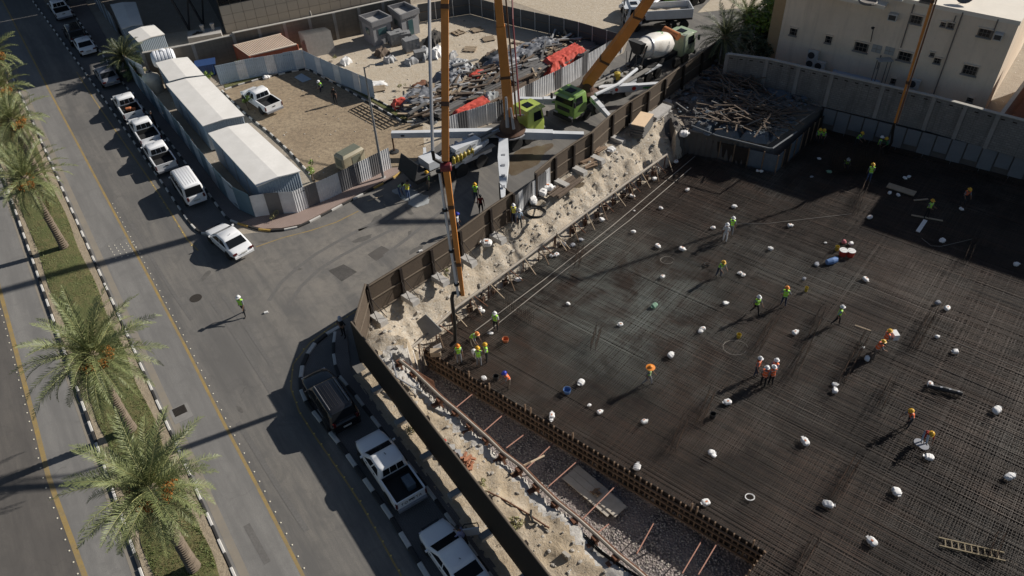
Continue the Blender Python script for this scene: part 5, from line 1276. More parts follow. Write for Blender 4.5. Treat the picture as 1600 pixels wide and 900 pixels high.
# mixer lorry
pa, pb = G(984, 131), G(1066, 88); h3 = ang(pa, pb); c3 = (pa+pb)/2; L3 = (pb-pa).length+.8
T3 = thing('mixer_truck', 'concrete mixer lorry with a white drum, backed up to the green-cab pump', 'mixer truck', c3, h3)
MB().box((-.3, 0, 1.0), (L3-.8, .9, .4)).build('chassis', 'chassis', T3); wheels(T3, [L3*f for f in (-.3, -.15, .18, .33)], 1.25, .52, .32)
cab(T3, L3/2, 'cab_mixer', 1.9)
ax = Vector((-1, 0, .2)).normalized()
MB().lathe((L3*.17, 0, 2.35), [(.1, 0), (.75, .05), (1.05, .6), (1.2, 1.5), (1.2, 2.6), (1.0, 3.6), (.8, 4.3), (.72, 4.6), (.6, 4.62), (.6, 4.2), (.02, 4.1)], 26, ax).build('drum', 'mix_white', T3, smooth=50)
MB().lathe(Vector((L3*.17, 0, 2.35))+ax*3.55, [(1.03, 0), (1.06, .02), (1.06, .16), (1.0, .18)], 24, ax).build('drum_ring', 'pipe_steel', T3, smooth=50)
MB().tube([(L3*.2, -.9, 3.1), (L3*.2, .9, 3.3)], .38, 14).build('water_tank', 'orange_tank', T3, smooth=40)
e_ = Vector((L3*.17, 0, 2.35))+ax*4.5
MB().loft([[e_+Vector(v) for v in ((-.1, -.8, .75), (-.1, .8, .75), (-.9, .8, .9), (-.9, -.8, .9))], [e_+Vector(v) for v in ((-.2, -.35, -.4), (-.2, .35, -.4), (-.6, .35, -.4), (-.6, -.35, -.4))]]).build('feed_hopper', 'chassis', T3)
MB().loft([[e_+Vector(v) for v in ((-.1, -.3, -.6), (-.1, .3, -.6), (-.1, .3, -.5), (-.1, -.3, -.5))], [e_+Vector(v) for v in ((-1.5, -.25, -1.4), (-1.5, .25, -1.4), (-1.5, .25, -1.3), (-1.5, -.25, -1.3))]]).build('chute', 'chassis', T3)
for s in (-1, 1):
    MB().bar(e_+Vector((0, s*.8, .5)), (-L3*.42, s*.7, 1.1), .12).build('frame_leg', 'chassis', T3); MB().box((-L3*.24, s*1.02, 1.2), (2.5, .5, .08)).build('mudguard', 'truck_white', T3); MB().tube([(-L3*.46, s*.6, 1.1), (-L3*.46, s*.6, 3.2)], .03, 5).build('ladder_rail', 'chassis', T3)
for k in range(5): MB().tube([(-L3*.46, -.6, 1.3+.4*k), (-L3*.46, -.2, 1.3+.4*k)], .02, 5).build('ladder_rung', 'chassis', T3)
MB().tube([(L3*.3, .8, 1.5), (L3*.3, .8, 3.6)], .09, 8).build('exhaust', 'chassis', T3)
b = MB(); b.lathe(Vector((L3*.17, 0, 2.35))+ax*1.6+Vector((0, 0, 1.19)), [(.3, 0), (.3, .015), (.2, .016), (.2, .005)], 14, (.1, 0, 1)); b.build('marking', 'green_mark', T3)

# tipper lorry, white minibus and green lorry at the top edge
p = G(1028, 41); t = thing('tipper_truck', 'tipper lorry with a pale open body behind the orange boom', 'tipper truck', p, ang(G(1058, 42), G(985, 46)))
MB().box((0, 0, .9), (7.2, .9, .3)).build('chassis', 'chassis', t); wheels(t, (-2.6, -1.3, 2.6), 1.2, .5, .3)
bx = -.9; MB().box((bx, 0, 1.25), (5.0, 2.3, .1)).build('body_floor', 'deck', t)
for s in (-1, 1): MB().box((bx, s*1.15, 1.75), (5.0, .09, .95)).build('body_side', 'truck_white', t)
for x in (-2.5, 2.5): MB().box((bx+x, 0, 1.75), (.09, 2.2, .95)).build('body_end', 'truck_white', t)
MB().box((bx-.3, -1.22, 1.1), (4.4, .03, .12)).build('hazard_stripe', 'yellow', t); cab(t, 3.7, 'truck_white', 1.7, 2.3, .7, 2.7)
MB().grid(lambda u, v: Vector((bx-2.3+4.6*u, -1.05+2.1*v, 1.6+.12*noise.noise(Vector((u*7, v*5, 2))))), 16, 8).build('load', 'yard_sand', t, smooth=60)
place('minivan', (1006, -2), 1.9, ang(G(1000, 20), G(960, 10)), 'white van partly cut off by the top edge behind the boom', -.5, group='vehicles at the top of the picture')
p = G(1062, 8); t = thing('green_truck', 'green lorry with ribbed sides at the top edge of the picture', 'lorry', p, ang(G(1082, 4), G(1030, 20)))
MB().box((-.5, 0, .9), (6.4, .9, .3)).build('chassis', 'chassis', t); wheels(t, (-2.4, -1.2, 2.2), 1.2, .5, .3)
for s in (-1, 1): MB().box((-1.2, s*1.15, 1.8), (4.6, .08, 1.3)).build('body_side', 'cab_green', t)
for k in range(9):
    for s in (-1, 1): MB().box((-3.3+k*.52, s*1.21, 1.8), (.08, .06, 1.3)).build('side_rib', 'cab_green', t)
MB().box((-1.2, 0, 1.3), (4.6, 2.2, .1)).build('body_floor', 'deck', t); cab(t, 3.1, 'cab_green', 1.7, 2.3, .7, 2.7)
b = MB(); o_ = [[(x*s, y*s, z) for x, y in ((-1, -.7), (1, -.7), (1, .7), (-1, .7))] for z, s in ((.1, .8), (1.0, 1), (1.0, .92), (.2, .74))]; b.loft(o_); o = b.build('green_skip', 'cab_green'); o.location = G(1043, 24); o.rotation_euler.z = .2; tag(o, 'small green skip standing below the green lorry', 'skip')
# dark green generator on the lot
mat('gen_green', (.16, .17, .13), .6, var=.2); mat('gen_tan', (.38, .34, .24), .6, var=.2)
t = thing('generator', 'tan and grey generator box standing on the dirt lot behind the striped fence', 'generator', G(549, 258), ang(G(535, 262), G(560, 248)))
MB().loft([rrect(-1.15, 1.15, .65, .15, .08), rrect(-1.15, 1.15, .65, 1.3, .08), rrect(-1.0, 1.0, .5, 1.5, .08)]).build('casing', 'gen_tan', t, smooth=30)
MB().box((0, 0, 1.515), (1.9, .9, .03)).build('roof', 'gen_green', t); MB().box((.2, -.66, .8), (.9, .03, .7)).build('vent', 'gen_green', t); MB().box((-1.16, 0, .8), (.03, .8, .7)).build('end_door', 'gen_green', t)
# ================================================================== palms
mat('trunk', (.24, .19, .14), .95, var=.45, scale=3, bmp=.5); mat('rachis', (.3, .3, .12), .7, var=.2); mat('dates', (.5, .2, .04), .7, var=.4, scale=9); mat('dead_leaf', (.28, .2, .1), .9, var=.3)
def leaf_mat(name, a, b_):
    m, n, l, b = new_mat(name, .55); co = coord(n, l)
    f = ramp(n, l, nz(n, l, co, 1.1, 3), .35, .65); g_ = ramp(n, l, nz(n, l, co, 9, 2), .3, .7)
    x = mixc(n, l, f, a, b_); x = mixc(n, l, g_, x, tuple(v*1.35 for v in a)); l.new(x, b.inputs['Base Color'])
    b.inputs['Transmission Weight'].default_value = 0; MC[name] = m
leaf_mat('frond_green', (.15, .172, .066), (.07, .092, .034)); leaf_mat('frond_dark', (.05, .065, .03), (.03, .042, .02)); leaf_mat('bush_leaf', (.17, .24, .035), (.07, .12, .02)); leaf_mat('dry_leaf', (.25, .23, .1), (.16, .17, .07)); leaf_mat('weed_leaf', (.14, .17, .06), (.09, .12, .05))
def frond_mesh(rng, Lf, droop, m, npair=62):
    """a feather leaf rising along +x: arched rib with two rows of narrow leaflets"""
    b = MB(); pts = []; n = 14; side = rng.uniform(-.12, .12)
    th = rng.uniform(-.1, .1)
    x = z = y = 0.0; st_ = Lf/n; a = 0.0
    for k in range(n+1):
        pts.append(Vector((x, y, z))); a = -droop*(k/n)**1.5; x += math.cos(a)*st_; z += math.sin(a)*st_; y += side*st_*(k/n)
    b.tube(pts, [.035*(1-.85*k/n) for k in range(n+1)], 4, 1)
    for k in range(npair):
        t_ = .1+.9*k/(npair-1); f = t_*n; i = min(n-1, int(f)); p = pts[i].lerp(pts[i+1], f-i); d = (pts[i+1]-pts[i]).normalized()
        up_ = Vector((-d.z, 0, d.x)); sd2 = d.cross(up_).normalized()
        ln = (.47*math.sin(PI*min(1, t_*.9+.12))**.7+.08)*rng.uniform(.85, 1.12)
        for s in (-1, 1):
            if rng.random() < .06: continue
            ang_ = rng.uniform(.6, .95); v = (d*ang_+sd2*s*rng.uniform(.75, 1.0)+up_*rng.uniform(-.05, .75)).normalized()
            q = p+v*ln+Vector((0, 0, -ln*.22*rng.random())); w = d*.019; mid = p+v*ln*.5
            b.add([p-w*.6, p+w*.6, mid+w*1.25, q, mid-w*1.0], [(0, 1, 2, 4), (4, 2, 3)], 0)
    return b.mesh('frond', [m, 'rachis'])
FR = {}
def fronds(key, m, Lf):
    key = (key, round(Lf, 2))
    if key not in FR:
        rng = random.Random(int(Lf*100)); FR[key] = [frond_mesh(rng, Lf*rng.uniform(.9, 1.08), d_, m) for d_ in (.55, .8, 1.0, 1.25, 1.5, 1.9)]
    return FR[key]
def palm(base, top_y, lab, n=56, Lf=3.3, key='g', m='frond_green', group='date palms on the planted strip', lean=None, h=None, z0=.12, dates=True, seed=1):
    rng = random.Random(seed); b0 = G(*base, z0); h = h or hgt(b0, top_y)-z0; t = thing('date_palm', lab, 'palm tree', b0, 0, group)
    lx, ly = lean or (rng.uniform(-.3, .3), rng.uniform(-.3, .3)); b = MB(); rings = []; k = 0; z = 0
    N = max(4, int(h/.17))
    for k in range(N):
        f = k/N; c = Vector((lx*f*f, ly*f*f, f*h)); r = .27-.07*f+.05*math.exp(-f*14)
        rings += [(c, Vector((0, 0, 1)), r*.86), (c+Vector((0, 0, h/N*.78)), Vector((0, 0, 1)), r*1.16)]
    b.tube_rings(rings, 11, 0)
    for v in b.v: v += Vector((noise.noise(v*4)*.03, noise.noise(v*4+Vector((5, 5, 5)))*.03, 0))
    b.build('trunk', 'trunk', t, smooth=30); top = Vector((lx, ly, h)); F_ = fronds(key, m, Lf)
    b = MB(); b.lathe(top+Vector((0, 0, -.35)), [(.22, 0), (.34, .2), (.34, .4), (.2, .6), (.05, .7)], 10); b.build('crown_heart', 'trunk', t)
    for k in range(n):
        f = k/n; el = 1.35-1.95*f**.85+rng.uniform(-.12, .12); az = k*2.39996+rng.uniform(-.2, .2)
        me = F_[min(5, max(0, int(1+f*4.2+rng.uniform(-.8, .8))))]; s = rng.uniform(.88, 1.06)*(.82+.18*math.sin(PI*min(1, f+.25)))
        piece('frond', me, t, Matrix.Translation(top+Vector((0, 0, .1-.35*f))) @ Matrix.Rotation(az, 4, 'Z') @ Matrix.Rotation(-el, 4, 'Y') @ Matrix.Rotation(rng.uniform(-.5, .5), 4, 'X') @ Matrix.Diagonal((s, s, s, 1)))
    if dates:
        dk = ('dead', round(Lf, 2))
        if dk not in FR: FR[dk] = [frond_mesh(random.Random(4), Lf*.75, 1.2, 'dead_leaf', 30)]
        for k in range(rng.choice((2, 3, 5))): piece('dead_frond', FR[dk][0], t, Matrix.Translation(top+Vector((0, 0, -.45))) @ Matrix.Rotation(rng.uniform(0, 6.28), 4, 'Z') @ Matrix.Rotation(rng.uniform(.7, 1.1), 4, 'Y'))
        for k in range(int(dates)*1 if dates > 1 else 7):
            a = rng.uniform(0, 2*PI) if k > 3 else rng.uniform(-1.6, .6); b = MB(); e_ = top+Vector((math.cos(a)*.75, math.sin(a)*.75, .12)); b.tube([top+Vector((0, 0, .1)), e_+Vector((0, 0, .2)), e_], .02, 4, 1)
            for q in range(46):
                g_ = e_+Vector((rng.gauss(0, .13), rng.gauss(0, .13), -.05-rng.random()*.5)); b.box(g_, (.055, .055, .09), 0)
            b.build('date_cluster', ['dates', 'rachis'], t)
    return t
palm((304, 888), 768, 'date palm with orange date clusters, nearest the bottom edge', seed=3, n=66, Lf=3.75, lean=(.1, .1), dates=13)
palm((206, 672), 548, 'large date palm with two date clusters, second from the bottom edge', seed=5, dates=10, n=68, Lf=4.05, lean=(.5, -.4))
palm((101, 387), 284, 'date palm with curved bare trunk, third from the bottom edge', seed=8, n=50, Lf=3.8, lean=(-.5, .4))
palm((70, 290), 190, 'date palm whose crown overlaps the third palm at the left edge', seed=12, n=44, Lf=3.4)
palm((48, 232), 140, 'date palm cut by the left edge, just below the long shadow of the offices', seed=14, n=42, Lf=3.2)
palm((26, 165), 88, 'farthest date palm on the planted strip, mostly outside the left edge', seed=17, n=36, Lf=3.0)
palm((206, 118), 0, 'bushy dark palm beside the wrapped water tank', seed=21, n=48, Lf=2.6, key='d', m='frond_dark', h=1.9, z0=0, dates=False, group='palms beside buildings')
palm((214, 126), 0, 'low yellowish palm by the short pale fence', seed=23, n=18, Lf=1.5, key='y', m='weed_leaf', h=.8, z0=0, dates=False, group='palms beside buildings')
palm((1128, 105), 0, 'broad dark palm left of the cream building, above the end of the hoarding', seed=25, n=56, Lf=3.3, key='d2', m='frond_dark', h=3.0, z0=0, dates=False, group='palms beside buildings')
palm((1160, 75), 0, 'upright green palm between the dark palm and the leafy bush', seed=27, n=50, Lf=3.1, key='g2', m='frond_green', h=3.0, z0=0, dates=False, group='palms beside buildings')
def bush(base, r, h, lab, n=900, m='bush_leaf', name='leafy_bush', cat='bush', s=.22, seed=3, trunk=True, z0=0):
    rng = random.Random(seed); t = thing(name, lab, cat, G(*base, z0)); b = MB()
    cl = [(Vector((rng.gauss(0, r*.4), rng.gauss(0, r*.4), h*rng.uniform(.35, .95))), r*rng.uniform(.25, .45)) for _ in range(14 if n > 300 else 5)]
    for k in range(n):
        c, rr = rng.choice(cl); d = Vector((rng.gauss(0, 1), rng.gauss(0, 1), rng.gauss(0, 1))).normalized(); p = c+d*rr*rng.uniform(.6, 1.05)
        if p.z < .02: p.z = .05
        u = Vector((rng.gauss(0, 1), rng.gauss(0, 1), rng.gauss(0, .6))).normalized()*s; w = u.cross(d).normalized()*s*.45
        b.add([p-u, p-w, p+u, p+w], [(0, 1, 2, 3)])
    b.build('crown', m, t)
    if trunk:
        b = MB()
        for c, rr in cl[:6]: b.tube([(0, 0, 0), (c.x*.4, c.y*.4, c.z*.5), tuple(c)], [.09*h/3, .06*h/3, .02], 5)
        b.build('branches', 'trunk', t)
    return t
bush((1196, 72), 2.6, 4.6, 'bright green leafy bush beside the cream building', 2600)
bush((1183, 92), 2.0, 2.2, 'dark low shrub under the palms at the wall corner', 1100, 'frond_dark', seed=6)
bush((500, 288), 0, 0, 'x', 1) if False else None
for (x, y), h_, lab in (((489, 283), 1.9, 'small green sapling by the striped fence beside the near cabin'), ((389, 172), 1.6, 'small bright green sapling in front of the pickup on the lot'), ((376, 118), 1.8, 'thin sapling between the blue skip and the pale blue fence'), ((327, 128), 1.2, 'small weed shrub beside the long cabin roof')):
    bush((x, y), .55, h_, lab, 150, 'bush_leaf', 'sapling', 'sapling', .11, int(x))
for (x, y), r, lab in (((640, 675), .55, 'dry tuft of weeds at the foot of the near hoarding'), ((800, 832), .5, 'dry tuft of weeds at the hoarding foot near the bottom edge'), ((697, 430), .4, 'green weed tuft on the bank beside the boom tip'), ((808, 822), .5, 'weed tuft on the sand inside the near hoarding'), ((757, 760), .45, 'dry weed tuft on the sand beside the broken bricks'), ((432, 341), .5, 'low weed strip at the corner of the white fence'), ((521, 93), .4, 'dry weed tuft beside the pale blue fence in the yard'), ((625, 138), .4, 'dry weed tuft on the yard sand beside the grey plastic sheets')):
    bush((x, y), r, .45, lab, 130, 'dry_leaf', 'weed_tuft', 'weeds', .065, int(x), False, .15)
# dense grass blades on the planted strip
rng = random.Random(5); b = MB()
for k in range(26000):
    v = rng.random()**1.7; v = .98-v*.75; u_ = rng.random(); y = -420+1500*v; l_, r_ = G(lm(y), y), G(rm(y), y); p = l_.lerp(r_, .12+.74*u_)
    if fbm((p.x, p.y, 1), .45) < -.12: continue
    a = rng.uniform(0, PI); h_ = rng.uniform(.05, .13); d = Vector((math.cos(a), math.sin(a), 0))*.03; q = p+Vector((rng.uniform(-.06, .06), rng.uniform(-.06, .06), h_+.15)); p.z = .14
    b.add([p-d, p+d, q], [(0, 1, 2)])
o = b.build('grass_blades', 'weed_leaf'); tag(o, 'short green grass growing on the planted strip under the palms', 'grass', kind='stuff')

# ================================================================== people
mat('skin', (.22, .12, .075), .6, var=.1); mat('boots', (.03, .025, .02), .8); mat('navy', (.03, .04, .075), .85, var=.2); mat('charcoal', (.03, .03, .033), .85, var=.2); mat('khaki', (.16, .13, .1), .85, var=.2); mat('blue_cloth', (.05, .09, .2), .85, var=.2); mat('white_cloth', (.62, .63, .65), .85, var=.12); mat('grey_cloth', (.2, .21, .23), .85, var=.2); mat('black_cloth', (.012, .012, .014), .85); mat('lilac_cloth', (.3, .3, .45), .85, var=.15); mat('red_cloth', (.35, .03, .02), .85, var=.2); mat('green_cloth', (.05, .17, .06), .85, var=.2)
mat('sky_cloth', (.3, .38, .48), .85, var=.15); mat('eye', (.01, .01, .01), .4)
def vest_mat(name, c):
    m, n, l, b = new_mat(name, .6); tc = n.new('ShaderNodeTexCoord'); sp = n.new('ShaderNodeSeparateXYZ'); l.new(tc.outputs['Object'], sp.inputs[0])
    w = n.new('ShaderNodeMath'); w.operation = 'PINGPONG'; w.inputs[1].default_value = .11; l.new(sp.outputs[2], w.inputs[0])
    f = ramp(n, l, w.outputs[0], .085, .09); g_ = ramp(n, l, nz(n, l, coord(n, l, world=False), 7), .35, .7); x = mixc(n, l, g_, c, tuple(v*.75 for v in c)); mm = n.new('ShaderNodeMath'); mm.operation = 'MULTIPLY'; mm.inputs[1].default_value = .7; l.new(f, mm.inputs[0])
    l.new(mixc(n, l, mm.outputs[0], x, (.5, .52, .5)), b.inputs['Base Color']); MC[name] = m
vest_mat('vest_lime', (.42, .9, .04)); vest_mat('vest_orange', (.95, .16, .03)); vest_mat('vest_yellow', (.85, .75, .05)); vest_mat('vest_pale', (.42, .65, .2))
for nm, c in (('white', (.75, .75, .74)), ('yellow', (.7, .4, .03)), ('orange', (.75, .25, .03)), ('blue', (.03, .05, .4)), ('scarf', (.45, .47, .55)), ('black', (.01, .01, .012)), ('straw', (.5, .3, .08))): mat('hat_'+nm, c, .45, var=.1)
def skeleton(pose):
    J = {}; E = []
    lean, fwd = {'bend': (.95, 0), 'crouch': (.55, 0), 'stoop': (.45, 0)}.get(pose, (.06, 0))
    ph = {'crouch': .38, 'bend': .86, 'stoop': .9}.get(pose, .93)
    hipx = {'bend': -.18, 'crouch': -.12}.get(pose, 0)
    Tn = lambda d, y=0: (hipx+math.sin(lean)*d, y, ph+math.cos(lean)*d)
    J['pelvis'] = (Tn(0), .13, 't'); J['waist'] = (Tn(.16), .12, 't'); J['chest'] = (Tn(.34), .145, 't'); J['ubody'] = (Tn(.46), .12, 't'); J['neck'] = (Tn(.54), .055, 's')
    hl = lean*.6; nk = Tn(.54); J['head'] = ((nk[0]+math.sin(hl)*.11+.015, 0, nk[2]+math.cos(hl)*.11), .085, 's'); J['crown'] = ((nk[0]+math.sin(hl)*.2+.01, 0, nk[2]+math.cos(hl)*.2), .075, 's'); J['nose'] = ((J['head'][0][0]+.1, 0, J['head'][0][2]-.005), .012, 's')
    E += [('pelvis', 'waist'), ('waist', 'chest'), ('chest', 'ubody'), ('ubody', 'neck'), ('neck', 'head'), ('head', 'crown'), ('head', 'nose')]
    arms = {'stand': ((.02, -.25, -.3), (.1, -.02, -.27)), 'walk': ((.14, -.03, -.27), (.18, 0, -.2)), 'bend': ((.12, .02, -.28), (.12, -.02, -.24)), 'crouch': ((.2, .02, -.2), (.2, -.08, -.12)), 'stoop': ((.15, 0, -.26), (.2, -.03, -.12)), 'carry': ((.08, .04, -.28), (.27, -.06, .02)), 'phone': ((.12, .04, -.26), (.16, -.05, .2)), 'akimbo': ((-.03, .16, -.24), (.06, -.16, -.16))}[pose]
    legs = {'walk': ((.16, .2, .0), (-.12, -.34, .0)), 'crouch': ((.42, .3, 0), (.36, -.05, 0)), 'bend': ((.06, .05, 0), (.02, -.05, 0)), 'stoop': ((.1, .12, 0), (-.02, -.1, 0))}.get(pose, ((.03, .05, 0), (.01, -.04, 0)))
    for s, nm in ((1, 'l'), (-1, 'r')):
        sh = Tn(.47, s*.185); J[nm+'sh'] = (sh, .062, 't')
        u, f = arms; sw = (-1 if (s < 0 and pose == 'walk') else 1)
        dy = .05 if pose in ('stand', 'walk') else 0
        el = (sh[0]+u[0]*sw, sh[1]+s*(abs(u[1]) if pose == 'akimbo' else .06), sh[2]+u[2]); wr = (el[0]+f[0]*(1 if sw > 0 else .4), el[1]+s*(f[1] if pose != 'stand' else 0), el[2]+f[2])
        if pose == 'phone' and s < 0: el = (sh[0]+.03, sh[1]-.07, sh[2]-.28); wr = (el[0]+.1, el[1], el[2]-.23)
        J[nm+'el'] = (el, .045, 'a'); J[nm+'wr'] = (wr, .03, 's'); d = (Vector(wr)-Vector(el)).normalized(); pm = Vector(wr)+d*.06; J[nm+'pm'] = (tuple(pm), .034, 's')
        E += [('ubody', nm+'sh'), (nm+'sh', nm+'el'), (nm+'el', nm+'wr'), (nm+'wr', nm+'pm')]
        sd3 = Vector((1, 0, 0)) if abs(d.x) < .7 else Vector((0, 0, 1)); cr = d.cross(sd3).normalized()*-s
        for k in range(4):
            b1 = pm+sd3*(.024*(k-1.5))+d*.045; b2 = b1+d*(.03 if k in (0, 3) else .04)+cr*.018; J[nm+'f%d' % k] = (tuple(b1), .01, 's'); J[nm+'g%d' % k] = (tuple(b2), .008, 's'); E += [(nm+'pm', nm+'f%d' % k), (nm+'f%d' % k, nm+'g%d' % k)]
        th = Vector(wr)+d*.03+sd3*.045; J[nm+'th'] = (tuple(th), .011, 's'); J[nm+'tt'] = (tuple(th+d*.035), .009, 's'); E += [(nm+'wr', nm+'th'), (nm+'th', nm+'tt')]
        hp = (hipx, s*.095, ph-.05); kf, af, _ = legs[0] if s > 0 else legs[1]
        kz = {'crouch': .46, 'walk': .5}.get(pose, .49); kn = (hipx+kf, s*.12, kz); an = (hipx*0+af, s*(.13 if pose != 'akimbo' else .16), .09 if not (pose == 'walk' and s < 0) else .13)
        J[nm+'hp'] = (hp, .095, 'l'); J[nm+'kn'] = (kn, .065, 'l'); J[nm+'an'] = (an, .045, 'l'); J[nm+'he'] = ((an[0], an[1], an[2]-.035), .045, 'b'); J[nm+'to'] = ((an[0]+.17, an[1]+s*.02, .035), .036, 'b')
        E += [('pelvis', nm+'hp'), (nm+'hp', nm+'kn'), (nm+'kn', nm+'an'), (nm+'an', nm+'he'), (nm+'he', nm+'to')]
    return J, E
PM = {}
def person_meshes(pose):
    if pose in PM: return PM[pose]
    J, E = skeleton(pose); names = list(J); me = bpy.data.meshes.new('sk'); me.from_pydata([J[k][0] for k in names], [(names.index(a), names.index(b_)) for a, b_ in E], [])
    o = bpy.data.objects.new('sk', me); C.objects.link(o); m = o.modifiers.new('s', 'SKIN'); m.use_smooth_shade = True
    for i, k in enumerate(names):
        r = J[k][1]; sv_ = me.skin_vertices[0].data[i]; f = {'pelvis': (1.15, .8), 'waist': (1.1, .8), 'chest': (1.2, .8), 'ubody': (1.15, .75)}.get(k, (1, 1)); sv_.radius = (r*f[0], r*f[1]); sv_.use_root = (k == 'pelvis')
    s_ = o.modifiers.new('u', 'SUBSURF'); s_.levels = 1; s_.render_levels = 1
    dg = bpy.context.evaluated_depsgraph_get(); dg.update(); out = bpy.data.meshes.new_from_object(o.evaluated_get(dg)); bpy.data.objects.remove(o)
    segs = [(Vector(J[a][0]), Vector(J[b_][0]), J[b_][2] if J[b_][2] != 't' or J[a][2] == 't' else 't') for a, b_ in E]
    def cat(p):
        best = 9; c = 't'
        for a, b_, k in segs:
            d = b_-a; t_ = max(0, min(1, (p-a).dot(d)/(d.dot(d)+1e-9))); q = (p-a-d*t_).length
            if q < best: best, c = q, k
        return c
    out.materials.clear()
    for k in ('charcoal', 'grey_cloth', 'skin', 'boots'): out.materials.append(MC[k])
    idx = {'l': 0, 't': 1, 'a': 1, 's': 2, 'b': 3}; vf = []
    for p in out.polygons:
        c = cat(p.center); p.material_index = idx[c]; p.use_smooth = True
        if c == 't': vf.append(p.index)
    ids = {}; vs = []; fs = []
    for fi in vf:
        f = []
        for vi in out.polygons[fi].vertices:
            if vi not in ids: ids[vi] = len(vs); v = out.vertices[vi]; vs.append(v.co+v.normal*.03)
            f.append(ids[vi])
        fs.append(f)
    vm = bpy.data.meshes.new('vest'); vm.from_pydata(vs, [], fs); vm.materials.append(MC['vest_lime']); vm.polygons.foreach_set('use_smooth', [True]*len(fs))
    out.name = 'person_'+pose; PM[pose] = (out, vm, Vector(J['crown'][0]), Vector(J['head'][0]), (Vector(J['lpm'][0])+Vector(J['rpm'][0]))/2); return PM[pose]
HM = {}
def hat_mesh(kind, col):
    if (kind, col) in HM: return HM[kind, col]
    b = MB()
    if kind == 'helmet': b.lathe((0, 0, -.03), [(.135, 0), (.175, .0), (.17, .012), (.135, .02), (.128, .07), (.1, .115), (.05, .14), (.01, .145)], 14); b.box((.15, 0, -.02), (.1, .17, .014)); b.box((0, 0, .115), (.2, .03, .02))
    elif kind == 'wide': b.lathe((0, 0, -.03), [(.13, 0), (.3, -.02), (.3, -.01), (.14, .02), (.125, .08), (.06, .13), (.01, .135)], 16)
    elif kind == 'scarf': b.lathe((-.02, 0, -.2), [(.16, 0), (.14, .1), (.12, .2), (.11, .26), (.06, .31), (.01, .32)], 12)
    else: b.lathe((0, 0, -.06), [(.112, 0), (.12, .05), (.11, .1), (.06, .145), (.01, .15)], 12)
    HM[kind, col] = b.mesh({'hair': 'hair', 'scarf': 'headscarf'}.get(kind, 'hard_hat'), 'hat_'+col, 50); return HM[kind, col]
PEOPLE = []
def person(px, z, face, pose, lab, vest='vest_lime', hat='helmet', hc='white', legs='navy', top='grey_cloth', s=1.0):
    """face: picture direction the person looks towards, as a pixel offset"""
    p = G(*px, z); q = G(px[0]+face[0]*4, px[1]+face[1]*4, z); rz = ang(p, q); body, vm, cr, hd, hands = person_meshes(pose)
    t = thing('person', lab, 'person', (p.x, p.y, z), rz); t.scale = (s, s, s)
    def own(nm, me, par, mats): 
        o = bpy.data.objects.new(nm, me); C.objects.link(o); o.parent = par
        for i, m_ in enumerate(mats):
            if m_: o.material_slots[i].link = 'OBJECT'; o.material_slots[i].material = MC[m_]
        return o
    bd_ = own('body', body, t, (legs, top, None, None))
    if vest: own('vest', vm, bd_, (vest,))
    if hat:
        h = own({'hair': 'hair', 'scarf': 'headscarf'}.get(hat, 'hard_hat'), hat_mesh(hat, hc), bd_, ()); h.location = cr+Vector((0, 0, .035)); h.rotation_euler.y = {'bend': .5, 'stoop': .25, 'crouch': .3}.get(pose, 0)
    e_ = MB()
    for sy in (-1, 1): e_.box(hd+Vector((.079, sy*.032, .02)), (.012, .02, .01))
    e_ = e_.build('eyes', 'eye', bd_); PEOPLE.append((px, lab, t)); return t, hands, p, rz
R_ = 0.012; Z = SZ+.03
L_, D_, RR, U_ = (-1, 0), (0, 1), (1, 0), (0, -1)
person((383, 492), R_, (-.6, 1), 'walk', 'man in lime vest and white helmet walking alone across the wide road', legs='charcoal')
person((538, 525), .13, (-.8, .8), 'akimbo', 'person in black clothes with pale headscarf standing by the hoarding corner', None, 'scarf', 'scarf', 'black_cloth', 'black_cloth')
person((744, 315), R_, (0, 1), 'stand', 'man in lime vest and yellow helmet standing behind the pump truck wheels', hc='yellow')
person((752, 333), R_, (.6, 1), 'stand', 'man in red jacket standing behind the open gate leaf', None, 'hair', 'black', 'charcoal', 'red_cloth')
person((716, 362), R_, (1, 0), 'stand', 'man in white shirt partly hidden behind the orange boom tip', None, 'helmet', 'blue', 'navy', 'white_cloth')
person((803, 348), .12, (.3, 1), 'stand', 'man in yellow vest and white helmet standing at the gate opening', 'vest_yellow')
person((812, 356), .15, (.6, 1), 'stand', 'man in light blue shirt and dark trousers just inside the gate', None, 'helmet', 'white', 'charcoal', 'sky_cloth')
person((671, 296), R_, (-1, .1), 'stand', 'man in lime vest standing right beside the pump hopper', hc='yellow', legs='khaki')
person((628, 306), R_, (.6, .4), 'bend', 'man in green vest bending over the cloth on the road', hat='hair', hc='black', legs='blue_cloth', vest='vest_pale')
person((638, 312), R_, (.4, -.6), 'stoop', 'man in blue overalls and yellow vest stooping over the cloth', 'vest_yellow', 'hair', 'black', 'blue_cloth', 'blue_cloth')
person((503, 141), R_, (-1, .6), 'crouch', 'man in lime vest crouching on the dirt lot in the fence shade')
person((525, 162), R_, (-.6, 1), 'stand', 'person in black standing on the dirt lot beside the crouching man', None, 'hair', 'black', 'black_cloth', 'black_cloth')
person((245, 200), .12, (-1, .2), 'stand', 'person in black standing on the pavement by the parked pickups', None, 'hair', 'black', 'black_cloth', 'black_cloth')
person((727, 853), .13, (-1, -.3), 'stoop', 'person in lilac shirt leaning into the open door of the white car', None, 'hair', 'black', 'charcoal', 'lilac_cloth')
person((718, 567), Z, (.4, 1), 'stand', 'man in lime vest and orange helmet gripping the black pump hose', hc='orange', legs='grey_cloth')
person((740, 541), Z, (1, .3), 'bend', 'man in lime vest and orange helmet bending over behind the hose crew', hc='orange', legs='khaki')
b_, hands, pp, rzz = person((749, 572), Z, (-.2, -1), 'stand', 'man in lime vest and yellow helmet, back to us, in front of the carried sack', hc='yellow', legs='grey_cloth')
